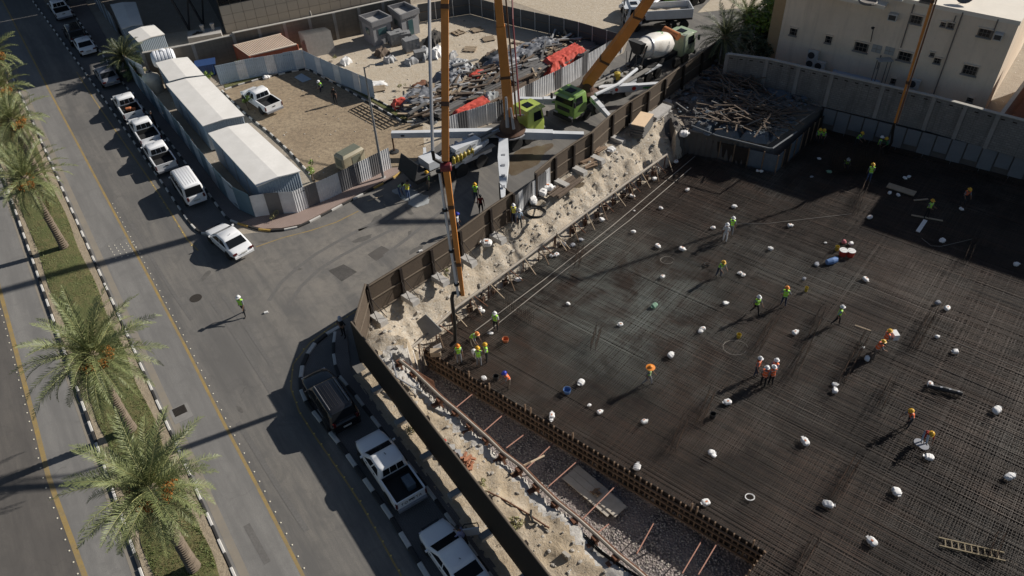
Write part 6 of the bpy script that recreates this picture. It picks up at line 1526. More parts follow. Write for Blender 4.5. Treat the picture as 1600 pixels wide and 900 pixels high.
person((761, 565), Z, (-1, .3), 'phone', 'man in lime vest and yellow helmet at the right end of the hose crew', hc='yellow', legs='charcoal', top='white_cloth')
person((775, 516), Z, (-.3, 1), 'stand', 'man in lime vest and white helmet standing behind the hose crew', legs='black_cloth', top='white_cloth')
person((796, 606), Z, (-1, .4), 'stoop', 'man in orange vest and blue helmet beside the formwork', 'vest_orange', hc='blue', legs='khaki')
person((1012, 601), Z, (1, .3), 'walk', 'man in pale green vest and wide orange hat alone in the middle of the slab', 'vest_pale', 'wide', 'orange', 'grey_cloth')
person((1179, 491), Z, (.7, .6), 'walk', 'man in lime vest and dark trousers, left of the two near the slab centre', legs='black_cloth')
person((1223, 478), Z, (0, -1), 'akimbo', 'man in lime vest and orange helmet, right of the two near the slab centre', hc='orange', legs='navy')
person((1306, 507), Z, (1, .2), 'walk', 'man in lime vest and white helmet walking right with legs apart', legs='black_cloth', top='sky_cloth')
person((1122, 432), Z, (.7, .6), 'stoop', 'man in lime vest and yellow helmet beside the black coil on the slab', hc='yellow', legs='navy')
person((1141, 367), Z, (0, 1), 'stand', 'man in green vest behind the man dressed in white', 'vest_lime', legs='grey_cloth')
person((1132, 377), Z, (-.4, 1), 'stand', 'person in white overalls standing in front of a green-vested man', None, 'helmet', 'white', 'white_cloth', 'white_cloth')
person((1180, 587), Z, (1, .5), 'stand', 'man in orange vest standing at the left of the group of four', 'vest_orange', legs='navy')
person((1191, 603), Z, (.4, -1), 'stand', 'man in orange vest, nearest the camera in the group of four', 'vest_orange', legs='black_cloth')
person((1203, 602), Z, (-.6, -.8), 'stand', 'man in orange vest at the lower right of the group of four', 'vest_orange', legs='black_cloth')
person((1207, 590), Z, (-1, .5), 'carry', 'man in red-orange vest at the back right of the group of four', 'vest_orange', legs='navy', top='lilac_cloth')
c_, hands, pp2, rz2 = person((1378, 545), Z, (1, -.1), 'carry', 'man in orange vest and yellow helmet carrying a white block', 'vest_orange', hc='yellow', legs='khaki')
person((1363, 560), Z, (1, 0), 'stoop', 'man in orange vest and yellow helmet stooping behind the block carrier', 'vest_orange', hc='yellow', legs='khaki')
person((1418, 666), Z, (-1, .3), 'stoop', 'man in red vest and yellow helmet stooping at lower right', 'vest_orange', hc='yellow', legs='charcoal')
person((1443, 692), Z, (.2, 1), 'bend', 'man in pale trousers and yellow helmet bending beside the two round lids', None, 'helmet', 'yellow', 'sky_cloth', 'red_cloth')
person((1446, 340), Z, (.7, .5), 'carry', 'man in green vest and yellow helmet in the shade by the white plank', 'vest_lime', hc='yellow', legs='black_cloth')
person((1503, 318), Z, (.4, .8), 'stoop', 'man in orange vest and yellow helmet in the shade at the right', 'vest_orange', hc='yellow', legs='charcoal')
person((1356, 284), Z, (-.3, -1), 'stand', 'man in lime vest and blue trousers in the shade above the patch of sun', hc='yellow', legs='blue_cloth')
person((1321, 263), Z, (0, 1), 'crouch', 'man in bright lime vest crouching at the column cage in the shade')
person((1275, 224), Z, (.3, 1), 'stoop', 'left of the two lime-vested men at the far corner of the slab', hc='yellow', legs='charcoal')
person((1283, 225), Z, (-.5, 1), 'stoop', 'right of the two lime-vested men at the far corner of the slab', hc='yellow', legs='charcoal')
person((1336, 230), Z, (1, .5), 'stoop', 'man in lime vest and yellow helmet under the wall, left of the hose pair', hc='yellow', legs='charcoal')
person((1369, 240), Z, (1, .2), 'stand', 'man in green vest, left of the two at the second pump hose', legs='black_cloth')
person((1382, 240), Z, (-1, .2), 'stoop', 'man in dark green shirt, right of the two at the second pump hose', None, 'helmet', 'yellow', 'black_cloth', 'green_cloth')

# ================================================================== things lying on the slab
mat('sack_white', (.8, .79, .77), .8, var=.18, scale=4); mat('sack_grey', (.3, .31, .34), .8, var=.2); mat('sack_green', (.2, .34, .24), .8, var=.2); mat('sack_blue', (.1, .2, .42), .7, var=.2); mat('print_orange', (.6, .22, .1), .8); mat('bucket_red', (.5, .05, .03), .5); mat('pink', (.6, .2, .22), .8)
def sack_mesh(seed, m):
    """a creased, half-flattened bag with a gathered neck; every variant has its own shape"""
    rng = random.Random(seed); b = MB(); n = 12; rings = []; L = rng.uniform(.5, .68); sq = rng.uniform(.55, .95); bend = rng.uniform(-.25, .25)
    for k in range(11):
        f = k/10; x = (f-.5)*L; r = .2*(1-abs(2*f-1)**5*.75)*rng.uniform(.92, 1.06); ring = []
        for j in range(n):
            a = 2*PI*j/n; c_, s_ = math.cos(a), math.sin(a); e = .65; yy = r*1.2*math.copysign(abs(c_)**e, c_)*rng.uniform(.92, 1.08); zz = r*sq*math.copysign(abs(s_)**e, s_)*rng.uniform(.88, 1.1)
            ring.append((x+rng.uniform(-.02, .02), yy+bend*x, .2*sq+zz))
        rings.append(ring)
    b.loft(rings); nk = Vector((L*.5, bend*L*.5, .2*sq)); b.bar(nk-Vector((.03, 0, 0)), nk+Vector((.09, rng.uniform(-.04, .04), .05)), .1, .07, w2=.2, h2=.04)
    if seed % 3 == 0: b.box((.0, .03, .2*sq+.2*sq*1.0), (.16, .1, .02), 1)
    return b.mesh('sack', [m, 'print_orange'], 25)
SK = {('w', k): sack_mesh(k, 'sack_white') for k in range(9)}; SK.update({('g', k): sack_mesh(k+7, 'sack_grey') for k in range(2)}); SK['n', 0] = sack_mesh(20, 'sack_green')
SACKS = [(1090, 236, .9), (1056, 254, 1), (1022, 281, 1), (987, 308, 1), (1074, 298, .9), (939, 345, 1.15), (1032, 326, .8), (991, 330, .45), (990, 364, .95), (1147, 324, 1), (1114, 357, .85), (1027, 386, 1.1), (1065, 391, 1.2), (1035, 434, 1), (1156, 428, .8), (1161, 431, .9), (862, 401, .9), (869, 399, 1), (810, 439, 1.1), (907, 376, 1.1, 'g'), (1183, 268, .8), (1189, 269, .8), (882, 383, 1, 'g'), (895, 384, 1.1, 'g'),
 (1234, 354, 1), (1204, 390, 1), (1329, 382, 1), (1351, 438, 1.1), (1472, 377, 1.3), (1587, 415, 1.1), (1359, 341, 1), (1403, 306, .8), (1413, 279, 1), (1420, 277, .9), (1501, 328, .9), (1280, 249, .9), (1268, 277, .7, 'g'), (1295, 270, 1, 'n'), (1256, 437, .8, 'g'), (1290, 380, .55), (1275, 414, 1.1, 'g'),
 (887, 476, .8), (969, 508, 1), (1022, 479, 1.2, 'n'), (1133, 475, 1.1), (1098, 515, .9), (1094, 519, .9), (1047, 557, 1.3), (908, 599, 1.4), (862, 651, 1.1), (861, 656, .8), (921, 634, .7), (937, 645, .9), (1007, 661, 1.1), (1136, 630, 1.2), (1242, 521, 1.1), (1464, 474, 1, 'g'), (1478, 483, 1.1), (1354, 562, 1), (1349, 544, .5), (1492, 551, 1.1), (1464, 528, .8), (1453, 603, 1.1), (1304, 602, 1), (1303, 612, 1.1), (1556, 643, 1.4), (996, 731, 1.3), (1111, 708, 1), (1114, 712, 1), (1102, 787, 1.3), (1257, 692, 1.3), (1451, 716, 1.4), (1577, 747, 1.3), (1400, 771, 1.4), (1293, 789, 1.3), (1362, 848, 1.3), (750, 484, .9), (754, 488, .9), (767, 522, .9), (757, 593, 1.0), (1390, 303, .9), (860, 650, .01)]
LM = [((718, 567), 'worker gripping the pump hose'), ((740, 541), 'worker bending behind the hose'), ((775, 516), 'white-helmeted worker near the hose'), ((796, 606), 'worker in a blue helmet'), ((1012, 601), 'worker in the wide orange hat'), ((1179, 491), 'left man of the central lime pair'), ((1223, 478), 'right man of the central lime pair'),
 ((1306, 507), 'lime-vested man striding right'), ((1122, 432), 'worker beside the black coil'), ((1132, 377), 'person in white overalls'), ((1193, 598), 'group of four in orange vests'), ((1378, 545), 'worker carrying the white block'), ((1418, 666), 'stooping worker in red vest'), ((1443, 692), 'worker by the round lids'), ((1446, 340), 'green-vested worker in the shade'),
 ((1503, 318), 'orange-vested worker in the shade'), ((1356, 284), 'worker in blue trousers'), ((1321, 263), 'crouching lime-vested worker'), ((1279, 224), 'two lime-vested men in the far corner'), ((1375, 240), 'pair at the second pump hose'), ((1185, 880), 'right end of the long formwork'), ((1520, 858), 'yellow ladder'), ((1113, 651), 'black bucket without a lid'), ((1154, 526), 'small yellow tub'),
 ((1322, 396), 'two red buckets'), ((886, 612), 'blue tub'), ((1078, 237), 'far left corner of the slab'), ((1212, 270), 'corner of the debris platform'), ((664, 545), 'near left corner of the slab'), ((1172, 777), 'white ring of cord'), ((1475, 611), 'dark rolled mat'), ((900, 680), 'middle of the long formwork'), ((1043, 408), 'pale loop of cord'), ((1408, 296), 'wide pale board')]
used_lab = set()
def relabel(x, y, head):
    for (lx, ly), nm in sorted(LM, key=lambda l: (l[0][0]-x)**2+(l[0][1]-y)**2):
        dx, dy = x-lx, y-ly; h = 'right' if dx > 0 else 'left'; v = 'below' if dy > 0 else 'above'
        rel = h+' of' if abs(dx) > 2.2*abs(dy) else v if abs(dy) > 2.2*abs(dx) else v+' '+h+' of'; d = math.hypot(dx, dy); q = 'just' if d < 40 else 'a little' if d < 75 else 'some way' if d < 130 else 'far'
        txt = '%s %s %s the %s' % (head, q, rel, nm)
        if txt not in used_lab: used_lab.add(txt); return txt
rng = random.Random(9); protoS = {}
for it in SACKS:
    x, y, s = it[:3]; col = it[3] if len(it) > 3 else 'w'
    if s < .1: continue
    k = (col, rng.randrange(9 if col == 'w' else 2 if col == 'g' else 1)); o = bpy.data.objects.new('sack', SK[k]); C.objects.link(o); o.location = G(x, y, SZ+.02); o.rotation_euler = (rng.uniform(-.3, .3), rng.uniform(-.15, .15), rng.uniform(0, 6.28)); o.scale = (s*.67, s*.67, s*.7)
    tag(o, relabel(x, y, {'w': 'small white sack' if s < .85 else 'white sack', 'g': 'grey sack', 'n': 'pale green sack'}[col]), 'sack', 'sacks lying on the rebar mat')
def slabthing(name, px, lab, cat, z=SZ+.02, rz=0): return thing(name, lab, cat, G(*px, z), rz)
def bucket(px, m, lab, lid=None, r=.2, h=.36):
    t = slabthing('bucket', px, lab, 'bucket'); MB().lathe((0, 0, 0), [(r*.8, 0), (r, h), (r*.93, h), (r*.75, .04), (.01, .04)], 14).build('pail', m, t); MB().tube([(r, 0, h), (r*.7, 0, h+.14), (0, 0, h+.2), (-r*.7, 0, h+.14), (-r, 0, h)], .01, 4).build('handle', 'trim', t)
    if lid: MB().lathe((0, 0, h), [(r*1.05, 0), (r*1.05, .03), (.02, .035)], 14).build('lid', lid, t)
bucket((1316, 399), 'bucket_red', 'left of the two red buckets with white lids', 'sack_white', .3, .5); bucket((1328, 400), 'bucket_red', 'right of the two red buckets with white lids', 'sack_white', .3, .5)
bucket((1113, 652), 'trim', 'black bucket alone on the slab below the white block'); bucket((775, 593), 'trim', 'black bucket beside the man in orange vest and blue helmet'); bucket((886, 613), 'sack_blue', 'blue tub on the rebar mat near the big white sack', None, .26, .3)
bucket((1154, 527), 'yellow', 'small yellow tub with loose cord around it', None, .17, .3); bucket((790, 533), 'orange_thing', 'orange tub right of the hose crew', None, .24, .25); bucket((1259, 455), 'yellow', 'yellow can beside the grey sack on the slab', None, .13, .4); bucket((1307, 391), 'yellow', 'yellow can left of the red buckets', None, .16, .4)
b = MB(); b.lathe((0, 0, .2), [(.02, -.5), (.2, -.45), (.26, 0), (.2, .4), (.02, .45)], 12, (1, .3, 0)); b.box((.4, .3, .15), (.3, .25, .2)); o = b.build('blue_bundle', 'sack_blue'); o.location = G(1299, 411, SZ); tag(o, 'blue bundle lying left of the red buckets', 'bundle')
b = MB(); b.lathe((0, 0, 0), [(.15, 0), (.2, .15), (.1, .3), (.02, .32)], 10); o = b.build('pink_cloth', 'pink'); o.location = G(1318, 380, SZ); tag(o, 'small pink bundle above the red buckets', 'bundle')
def plank(p, q, w, h, m, name, lab, cat, z=SZ+.06): b = MB(); b.bar(G(*p, z), G(*q, z), w, h); return one(name, b, m, lab, cat)
plank((1387, 289), (1430, 303), .75, .08, 'pale_wood', 'board', 'wide pale board lying in the shade left of the green-vested man', 'board'); plank((1424, 336), (1473, 345), .16, .06, 'pale_wood', 'plank', 'long thin plank in the shade at the feet of the green-vested man', 'plank'); plank((1434, 362), (1446, 344), .3, .06, 'sack_white', 'plank', 'white plank in the shade below the green-vested man', 'plank'); plank((1428, 313), (1450, 311), .14, .06, 'pale_wood', 'plank', 'short plank in the shade above the green-vested man', 'plank')
plank((1336, 508), (1361, 517), .07, .05, 'pale_wood', 'stick', 'pale red stick left of the block carrier', 'stick')
t = slabthing('ladder', (1467, 846), 'yellow ladder lying on the slab at the lower right', 'ladder', SZ+.08); la, lb = G(1467, 846, SZ+.1), G(1570, 870, SZ+.1); d = (lb-la); dn = d.normalized(); w = Vector((-dn.y, dn.x, 0))*.24
mat('ladder_yellow', (.24, .185, .1), .7, var=.3)
for s in (-1, 1): MB().bar(la+w*s, lb+w*s, .06, .08).build('rail', 'ladder_yellow', t, True)
for k in range(1, 10): MB().bar(la+d*k/10-w, la+d*k/10+w, .05, .05).build('rung', 'ladder_yellow', t, True)
t = slabthing('rolled_mat', (1475, 611), 'dark rolled mat with pale spots beside the white sack', 'rolled mat', SZ+.05, 0); MB().tube([(-.9, .35, .15), (0, 0, .17), (.9, -.4, .15)], [.13, .18, .13], 10).build('roll', 'trim', t)
for k in range(4): MB().box((-.7+k*.45, .25-k*.2, .33), (.14, .1, .04)).build('pale_tag', 'sack_grey', t)
for (x, y), lab in (((1436, 692), 'left one of two round grey lids by the bending man'), ((1443, 697), 'right one of two round grey lids by the bending man')): b = MB(); b.lathe(G(x, y, SZ+.03), [(.3, 0), (.3, .05), (.02, .06)], 16); one('round_lid', b, 'sack_grey', lab, 'lid')
def coil(px, z, r, m, lab, n=4, th=.03, cat='hose'):
    rng = random.Random(int(px[0])); pts = []; c = G(*px, z)
    for k in range(n*14): a = 2*PI*k/14; rr = r*(1+.14*math.sin(k*.37)); pts.append(c+Vector((math.cos(a)*rr, math.sin(a)*rr*.85, .04+.02*(k/14)+rng.uniform(0, .03))))
    b = MB(); b.tube(pts, th, 5); one('coil', b, m, lab, cat)
coil((1172, 778), SZ+.03, .25, 'sack_white', 'white ring of cord on the lower part of the slab', 2, .03, 'cord'); coil((1043, 408), SZ+.03, .5, 'pale_bar', 'pale loop of cord near the upper left slab', 1, .015, 'cord'); coil((1150, 545), SZ+.03, .8, 'pale_bar', 'loose cord loop around the yellow tub', 1, .012, 'cord'); coil((1105, 414), SZ+.03, .22, 'hose', 'small black coil left of the man with yellow helmet', 3, .03)
coil((836, 334), .25, .75, 'hose', 'black hose coil on the bank by the gate, nearer one', 5, .05); coil((842, 318), .25, .7, 'hose', 'black hose coil on the bank by the gate, farther one', 5, .05)
for a, q, lab in (((1234, 350), (1590, 315), 'x'),): pass
b = MB(); b.tube([G(x, y, SZ+.08) for x, y in ((1150, 350), (1200, 349), (1260, 342), (1330, 334))], .018, 4); one('cord', b, 'pale_bar', 'thin pale cord running from the green-vested man to the column cage', 'cord')
b = MB(); b.tube([G(x, y, SZ+.08) for x, y in ((1440, 372), (1455, 384), (1470, 385), (1500, 378), (1520, 373))], .018, 4); one('cord', b, 'pale_bar', 'thin pale cord curving round the white sack at the edge of the shade', 'cord')
# the white block and sack being carried, board and box near the hose
o = tag(recenter(MB().box((0, 0, 0), (.35, .55, .45)).build('white_block', 'sack_white')), 'white block carried by the man in orange vest', 'block'); o.location = pp2+Vector((math.cos(rz2)*.5, math.sin(rz2)*.5, 1.0)); o.rotation_euler.z = rz2
o = bpy.data.objects.new('sack', SK['w', 2]); C.objects.link(o); o.location = G(739, 556, SZ+.35); o.rotation_euler = (0, 1.3, .5); o.scale = (1.1, 1.1, 1.1); tag(o, 'white sack held upright between the hose crew', 'sack', 'sacks lying on the rebar mat')
b = MB(); b.bar(G(677, 546, SZ+.1), G(689, 540, SZ+.35), .5, .03); one('white_board', b, 'sack_white', 'small white board leaning at the near left slab corner', 'board')
b = MB(); b.box(G(681, 553, SZ+.1)+Vector((0, 0, .1)), (.7, .4, .4)); b.box(G(681, 553, SZ+.1)+Vector((0, 0, .32)), (.74, .44, .04)); one('wooden_box', b, 'pale_wood', 'brown wooden box on the formwork below the white board', 'box')

# ================================================================== bank, trench and shoring
mat('pipe_pale', (.4, .35, .29), .7, .1, var=.35, scale=1.5); mat('pipe_rust', (.2, .09, .05), .8, .2, var=.4); mat('strut_red', (.3, .15, .11), .7, var=.3)
t = thing('shoring_pipe', 'long pale pipe with rusty brackets along the edge of the gravel trench', 'pipe', PL[1])
b = MB(); b.tube([p+Vector((.05, 0, .22)) for p in PL[1:]], .1, 8); b.build('pipe', 'pipe_pale', t, True, 40)
b = MB(); b.tube([p+Vector((.22, .1, .05)) for p in PL[1:]], .07, 6); b.build('lower_pipe', 'pipe_rust', t, True, 40)
for x, y in ((624, 567), (645, 585), (687, 626), (711, 646), (734, 666), (759, 688), (785, 713), (811, 735), (838, 760), (867, 788), (897, 815), (930, 842), (962, 872)):
    p = G(x, y, .25); d = U; b = MB(); b.box(p, (.34, .3, .34), 0, (U, V, Vector((0, 0, 1)))); b.box(p-V*.3-Vector((0, 0, .12)), (.3, .5, .06), 0, (U, V, Vector((0, 0, 1)))); b.bar(p, p+V*.15-Vector((0, 0, .9)), .12, .12); b.build('bracket', 'pipe_rust', t, True)
for i, (a, q) in enumerate((((711, 638), (745, 610)), ((755, 675), (792, 643)), ((791, 700), (820, 678)), ((820, 735), (866, 691)), ((857, 760), (907, 716)), ((907, 814), (967, 754)), ((931, 835), (951, 819)), ((995, 865), (1021, 818)), ((1066, 896), (1098, 842)), ((1091, 898), (1125, 841)))):
    pass
    b = MB(); b.tube([G(*a, -1.2), G(*q, -3.2)], .035, 6); one('strut', b, 'strut_red', '%s rusty red strut crossing the trench, counted from the pump hose' % ('first', 'second', 'third', 'fourth', 'fifth', 'sixth', 'seventh', 'eighth', 'ninth', 'tenth')[i], 'strut', 'struts across the gravel trench')
b = MB(); b.tube([G(811, 731, .3), G(850, 712, -.6)], .06, 6); one('wooden_pole', b, 'pale_wood', 'pale wooden pole crossing the fourth red strut', 'pole')
b = MB(); b.tube([G(798, 741, .3), G(829, 722, .1)], .05, 6); one('wooden_pole', b, 'stud_wood', 'short dark pole lying across the pale pipe', 'pole')
FP = [((612, 566, -.2), (628, 553, -.5), (655, 534, -.7), (709, 483, -.9), (820, 403, -.9), (868, 366, -.9)), ((870, 366, -.9), (922, 327, -.9), (987, 280, -.9), (1042, 241, -.9))]
for i, L_2 in enumerate(FP):
    P2 = [G(x, y, z) for x, y, z in L_2]; t = thing('shoring_pipe', ('nearer' if i == 0 else 'farther')+' long pale pipe propped above the left edge of the rebar mat', 'pipe', P2[0]); MB().tube(P2, .1, 8).build('pipe', 'pipe_pale', t, True, 40)
    rs = resample(P2[2 if i == 0 else 0:], 1.8); nn = (rs[-1]-rs[0]).normalized(); n2 = Vector((nn.y, -nn.x, 0))
    for k, p in enumerate(rs):
        b = MB(); b.bar(p, p+n2*.95+nn*RND.uniform(-.5, .5)+Vector((0, 0, -1.25)), .055, .055); b.build('prop', 'stud_wood' if k % 2 else 'pale_wood', t, True)
        if k % 2: b = MB(); b.bar(p+nn*.2, p+n2*.7+nn*.9+Vector((0, 0, -1.2)), .05, .05); b.build('diagonal_prop', 'pipe_rust', t, True)
        b = MB(); b.bar(p-n2*.1, p-n2*.15+Vector((0, 0, -1.5)), .08, .08); b.build('stake', 'pipe_rust', t, True)
b = MB(); e1 = [SLABP[i] for i in range(5)]; q_ = resample([Vector((p.x, p.y, 0)) for p in e1], .28)
for i in range(len(q_)-1):
    n2 = Vector(((q_[i+1]-q_[i]).y, -(q_[i+1]-q_[i]).x, 0)).normalized(); p = q_[i]-n2*RND.uniform(0, .12)
    b.tube([p+Vector((0, 0, SZ-.4)), p+Vector((RND.uniform(-.06, .06), RND.uniform(-.06, .06), SZ+RND.uniform(.2, .8)))], .016, 4)
o = b.build('edge_bars', 'rust'); tag(o, 'row of rusty bar ends sticking up along the left edge of the mat', 'steel bars', kind='stuff')
t = thing('edge_boards', 'low timber edge boards along the left side of the rebar mat', 'formwork', flat(SLABP[0]))
rs = resample([Vector((p.x, p.y, 0)) for p in e1], 2.4)
for i in range(len(rs)-1): b = MB(); b.bar(rs[i]+Vector((0, 0, SZ-.25)), rs[i].lerp(rs[i+1], .99)+Vector((0, 0, SZ-.25)), .04, .5); b.build('board', 'form_ply', t, True)
# pile heads along the bank
for i, (x, y) in enumerate([(731, 452), (751, 437), (770, 424), (788, 411), (934, 306), (947, 296), (961, 286), (975, 276), (987, 267), (1001, 258), (1012, 249), (1025, 241), (706, 466), (915, 318), (896, 331)]):
    z = -.25; p = G(x, y, z); z = ez(p.x, p.y); t = thing('pile_head', '%s dark rusty pile head %s' % (('first', 'second', 'third', 'fourth', 'fifth', 'sixth', 'seventh', 'eighth', 'ninth', 'tenth')[(0 if i == 12 else i+1) if y > 400 else 14-i if i > 12 else i-2], 'beside the boom tip, counted up the bank' if y > 400 else 'above the farther pale pipe, counted from the nearest'), 'pile head', (p.x, p.y, z), RND.uniform(0, 1), 'pile heads on the bank')
    MB().box((0, 0, .15), (.34, .34, .5)).build('cap', 'rust', t); MB().box((0, 0, .42), (.5, .08, .12)).build('plate', 'bar_dark', t); MB().box((.1, .1, .3), (.12, .12, .6)).build('rod', 'bar_dark', t)
# rubble
rockm = []
for k in range(5):
    rg_ = random.Random(k); b = MB(); rings = []
    for (r, z) in ((.3, -.35), (.85, -.1), (.8, .35), (.35, .6)): rings.append([(r*math.cos(j*1.047+rg_.uniform(-.2, .2))*rg_.uniform(.7, 1.2), r*math.sin(j*1.047)*rg_.uniform(.7, 1.2), z*rg_.uniform(.7, 1.1)) for j in range(6)])
    b.loft(rings); rockm.append(b)
mat('rock', (.5, .46, .4), .95, var=.4, scale=.6, world=True); mat('rock_dark', (.32, .29, .25), .95, var=.4, scale=.6, world=True)
def scatter(name, n, region, zf, smin, smax, lab, m=('rock', 'rock_dark'), seed=2, test=None):
    rng = random.Random(seed); b = MB(); k = 0; xs = [p.x for p in region]; ys = [p.y for p in region]; tr = 0
    while k < n and tr < n*30:
        tr += 1; x, y = rng.uniform(min(xs), max(xs)), rng.uniform(min(ys), max(ys))
        if not inpoly((x, y), region) or (test and not test(x, y)): continue
        s = smin+(smax-smin)*rng.random()**4; R3 = Matrix.Rotation(rng.uniform(0, 6.28), 3, 'Z') @ Matrix.Diagonal((s, s*rng.uniform(.6, 1), s*rng.uniform(.5, .9))); c = Vector((x, y, zf(x, y)+s*.1)); src = rng.choice(rockm); b.add([R3 @ v+c for v in src.v], src.f, 0 if rng.random() < .75 else 1); k += 1
    o = b.build(name, list(m)); return tag(o, lab, 'rubble', kind='stuff')
notin = lambda x, y: not inpoly((x, y), SLABP) and not inpoly((x, y), TRP)
LB = [NF0, FA]+FARF[1:]+FARH[1:8]+[flat(G(1072, 206)), flat(SLABP[4]), flat(SLABP[3]), flat(SLABP[2]), flat(SLABP[1]), flat(SLABP[0]), flat(PL[1])]
scatter('rubble', 1100, LB, ez, .03, .26, 'broken stones and lumps scattered over the sandy bank', test=notin)
scatter('rubble', 480, [NF0, NF2]+[flat(p) for p in PL[::-1]], ez, .03, .2, 'small stones scattered on the sand strip inside the near hoarding', seed=4, test=notin)
scatter('rubble', 7000, [flat(p) for p in TRP], ez, .035, .095, 'loose gravel stones covering the floor of the trench', seed=6, test=lambda x, y: dline((x, y), PL) < 6, m=('rock', 'rock_dark'))
scatter('rubble', 500, yard[:], lambda x, y: 0, .03, .22, 'scattered stones and scraps over the sand of the storage yard', seed=8)
scatter('rubble', 340, lot[:], lambda x, y: 0, .02, .12, 'small stones scattered over the dirt lot', seed=10)
# ------------------------------------------------------------------ boards, tarpaulins, debris
def sheet(name, q, z, m, lab, cat, amp=.25, freq=.9, n=34, zf=None, lift=0.0, seed=0, ridged=True):
    a, b1, c, d = [G(x, y, z) for x, y in q]
    def fn(u, v):
        p = (a.lerp(b1, u)).lerp(d.lerp(c, u), v); q_ = Vector((p.x*freq+seed, p.y*freq, seed))
        h = noise.multi_fractal(q_, 1.0, 2.1, 4) if not ridged else noise.ridged_multi_fractal(q_, 1.0, 2.1, 4, 1.0, 2.0)*.5
        e = min(u, 1-u, v, 1-v)*6; e = min(1, e); jit = Vector((noise.noise(q_*2)*.25, noise.noise(q_*2+Vector((4, 4, 4)))*.25, 0))*(1.2 if e < .5 else .6)
        p = p+jit; p.z = (zf(p.x, p.y) if zf else 0)+.02+e*(lift+amp*h); return p
    b = MB(); b.grid(fn, n, n); return one(name, b, m, lab, cat, smooth=40)
mat('tarp_grey', (.16, .17, .19), .55, var=.3, scale=.8, c2=(.24, .25, .27)); mat('tarp_black', (.04, .045, .05), .35, var=.3); mat('tarp_red', (.62, .09, .06), .6, var=.25, scale=.6); mat('tarp_pale', (.4, .41, .42), .65, var=.35); mat('tarp_blue', (.12, .15, .18), .6, var=.3); mat('cloth_pale', (.4, .42, .42), .8, var=.4, scale=1.2)
# storage yard
sheet('tarpaulin', ((618, 170), (655, 135), (690, 150), (672, 188)), 0, 'tarp_grey', 'crumpled grey plastic heap at the left end of the covered stacks', 'tarpaulin', .5, .8, lift=.55, seed=1)
sheet('tarpaulin', ((640, 178), (680, 150), (700, 166), (678, 196)), 0, 'tarp_black', 'crumpled dark plastic sheet next to the grass strip tip', 'tarpaulin', .35, 1.0, lift=.3, seed=2)
sheet('tarpaulin', ((672, 128), (712, 98), (745, 112), (708, 150)), 0, 'tarp_grey', 'crumpled grey plastic heap behind the orange boom', 'tarpaulin', .6, .8, lift=.5, seed=3)
sheet('tarpaulin', ((690, 118), (702, 100), (740, 102), (735, 125)), 0, 'tarp_pale', 'pale torn plastic sheet on top of the stacks', 'tarpaulin', .5, 1.1, lift=.6, seed=4)
sheet('tarpaulin', ((740, 112), (862, 62), (888, 70), (778, 126)), 0, 'tarp_grey', 'long grey plastic sheet wrinkled over the back row of stacks', 'tarpaulin', .5, .9, 60, lift=.75, seed=5)
sheet('tarpaulin', ((745, 100), (790, 78), (800, 90), (760, 110)), 0, 'tarp_black', 'dark plastic sheet at the left end of the back row', 'tarpaulin', .4, .9, lift=.5, seed=6)
sheet('tarpaulin', ((838, 110), (905, 75), (925, 86), (856, 124)), 0, 'tarp_red', 'large red tarpaulin draped over the front stack', 'tarpaulin', .13, 1.6, 54, lift=1.0, seed=7)
sheet('tarpaulin', ((729, 131), (758, 117), (763, 124), (735, 137)), 0, 'tarp_red', 'small red tarpaulin between the orange booms', 'tarpaulin', .3, 1.2, 20, lift=.8, seed=8)
sheet('tarpaulin', ((700, 188), (764, 154), (774, 163), (710, 197)), 0, 'tarp_red', 'red tarpaulin strip behind the corrugated fence by the boom', 'tarpaulin', .12, 1.8, 34, lift=.7, seed=9)
sheet('tarpaulin', ((612, 166), (636, 160), (640, 167), (616, 173)), 0, 'tarp_red', 'small bright red plastic scrap at the left end of the stacks', 'tarpaulin', .3, 1.5, 14, lift=.6, seed=10)
sheet('tarpaulin', ((640, 140), (665, 126), (672, 132), (648, 146)), 0, 'pipe_rust', 'dull reddish sheet at the left of the stacks', 'tarpaulin', .2, 1.5, 14, lift=.3, seed=13)
sheet('tarpaulin', ((753, 160), (776, 150), (784, 157), (762, 168)), 0, 'cloth_pale', 'pale crumpled plastic beside the boom turret', 'tarpaulin', .35, 1.3, 20, lift=.7, seed=11)
sheet('white_sheet', ((570, 128), (600, 126), (608, 134), (580, 136)), 0, 'sack_white', 'thin white plastic strip lying on the yard sand behind the blue fence', 'plastic sheet', .1, 1.5, 14, lift=.05, seed=12)
def stack(px, q, size, m, lab, n=5, cat='beam stack', rz=0, h0=.16, name='beam_stack'):
    t = thing(name, lab, cat, G(*px), rz); L, Wd = size
    for lay in range(n):
        k = max(2, int(Wd/.35)); me = MB().box((0, 0, h0/2), (L, Wd/k*.86, h0*.9)).mesh('beam', m)
        for j in range(k): piece('beam', me, t, xf((RND.uniform(-.2, .2), -Wd/2+Wd*(j+.5)/k, lay*h0), RND.uniform(-.015, .015)))
    return t
YA = ang(G(740, 170), G(900, 90)); mat('beam_grey', (.16, .155, .15), .8, var=.4); mat('beam_brown', (.15, .11, .08), .85, var=.4)
stack((800, 122), 0, (9.5, 1.8), 'beam_grey', 'long stack of grey beams between the two wrinkled plastic rows', 4, rz=YA)
stack((850, 112), 0, (9, 1.3), 'beam_grey', 'dark beam stack half under the red tarpaulin', 5, rz=YA)
stack((730, 158), 0, (8.5, 1.9), 'beam_grey', 'grey beam stack left of the boom turret', 4, rz=YA); stack((742, 172), 0, (5, 1.5), 'beam_brown', 'low stack of brown beams behind the corrugated fence', 3, rz=YA)
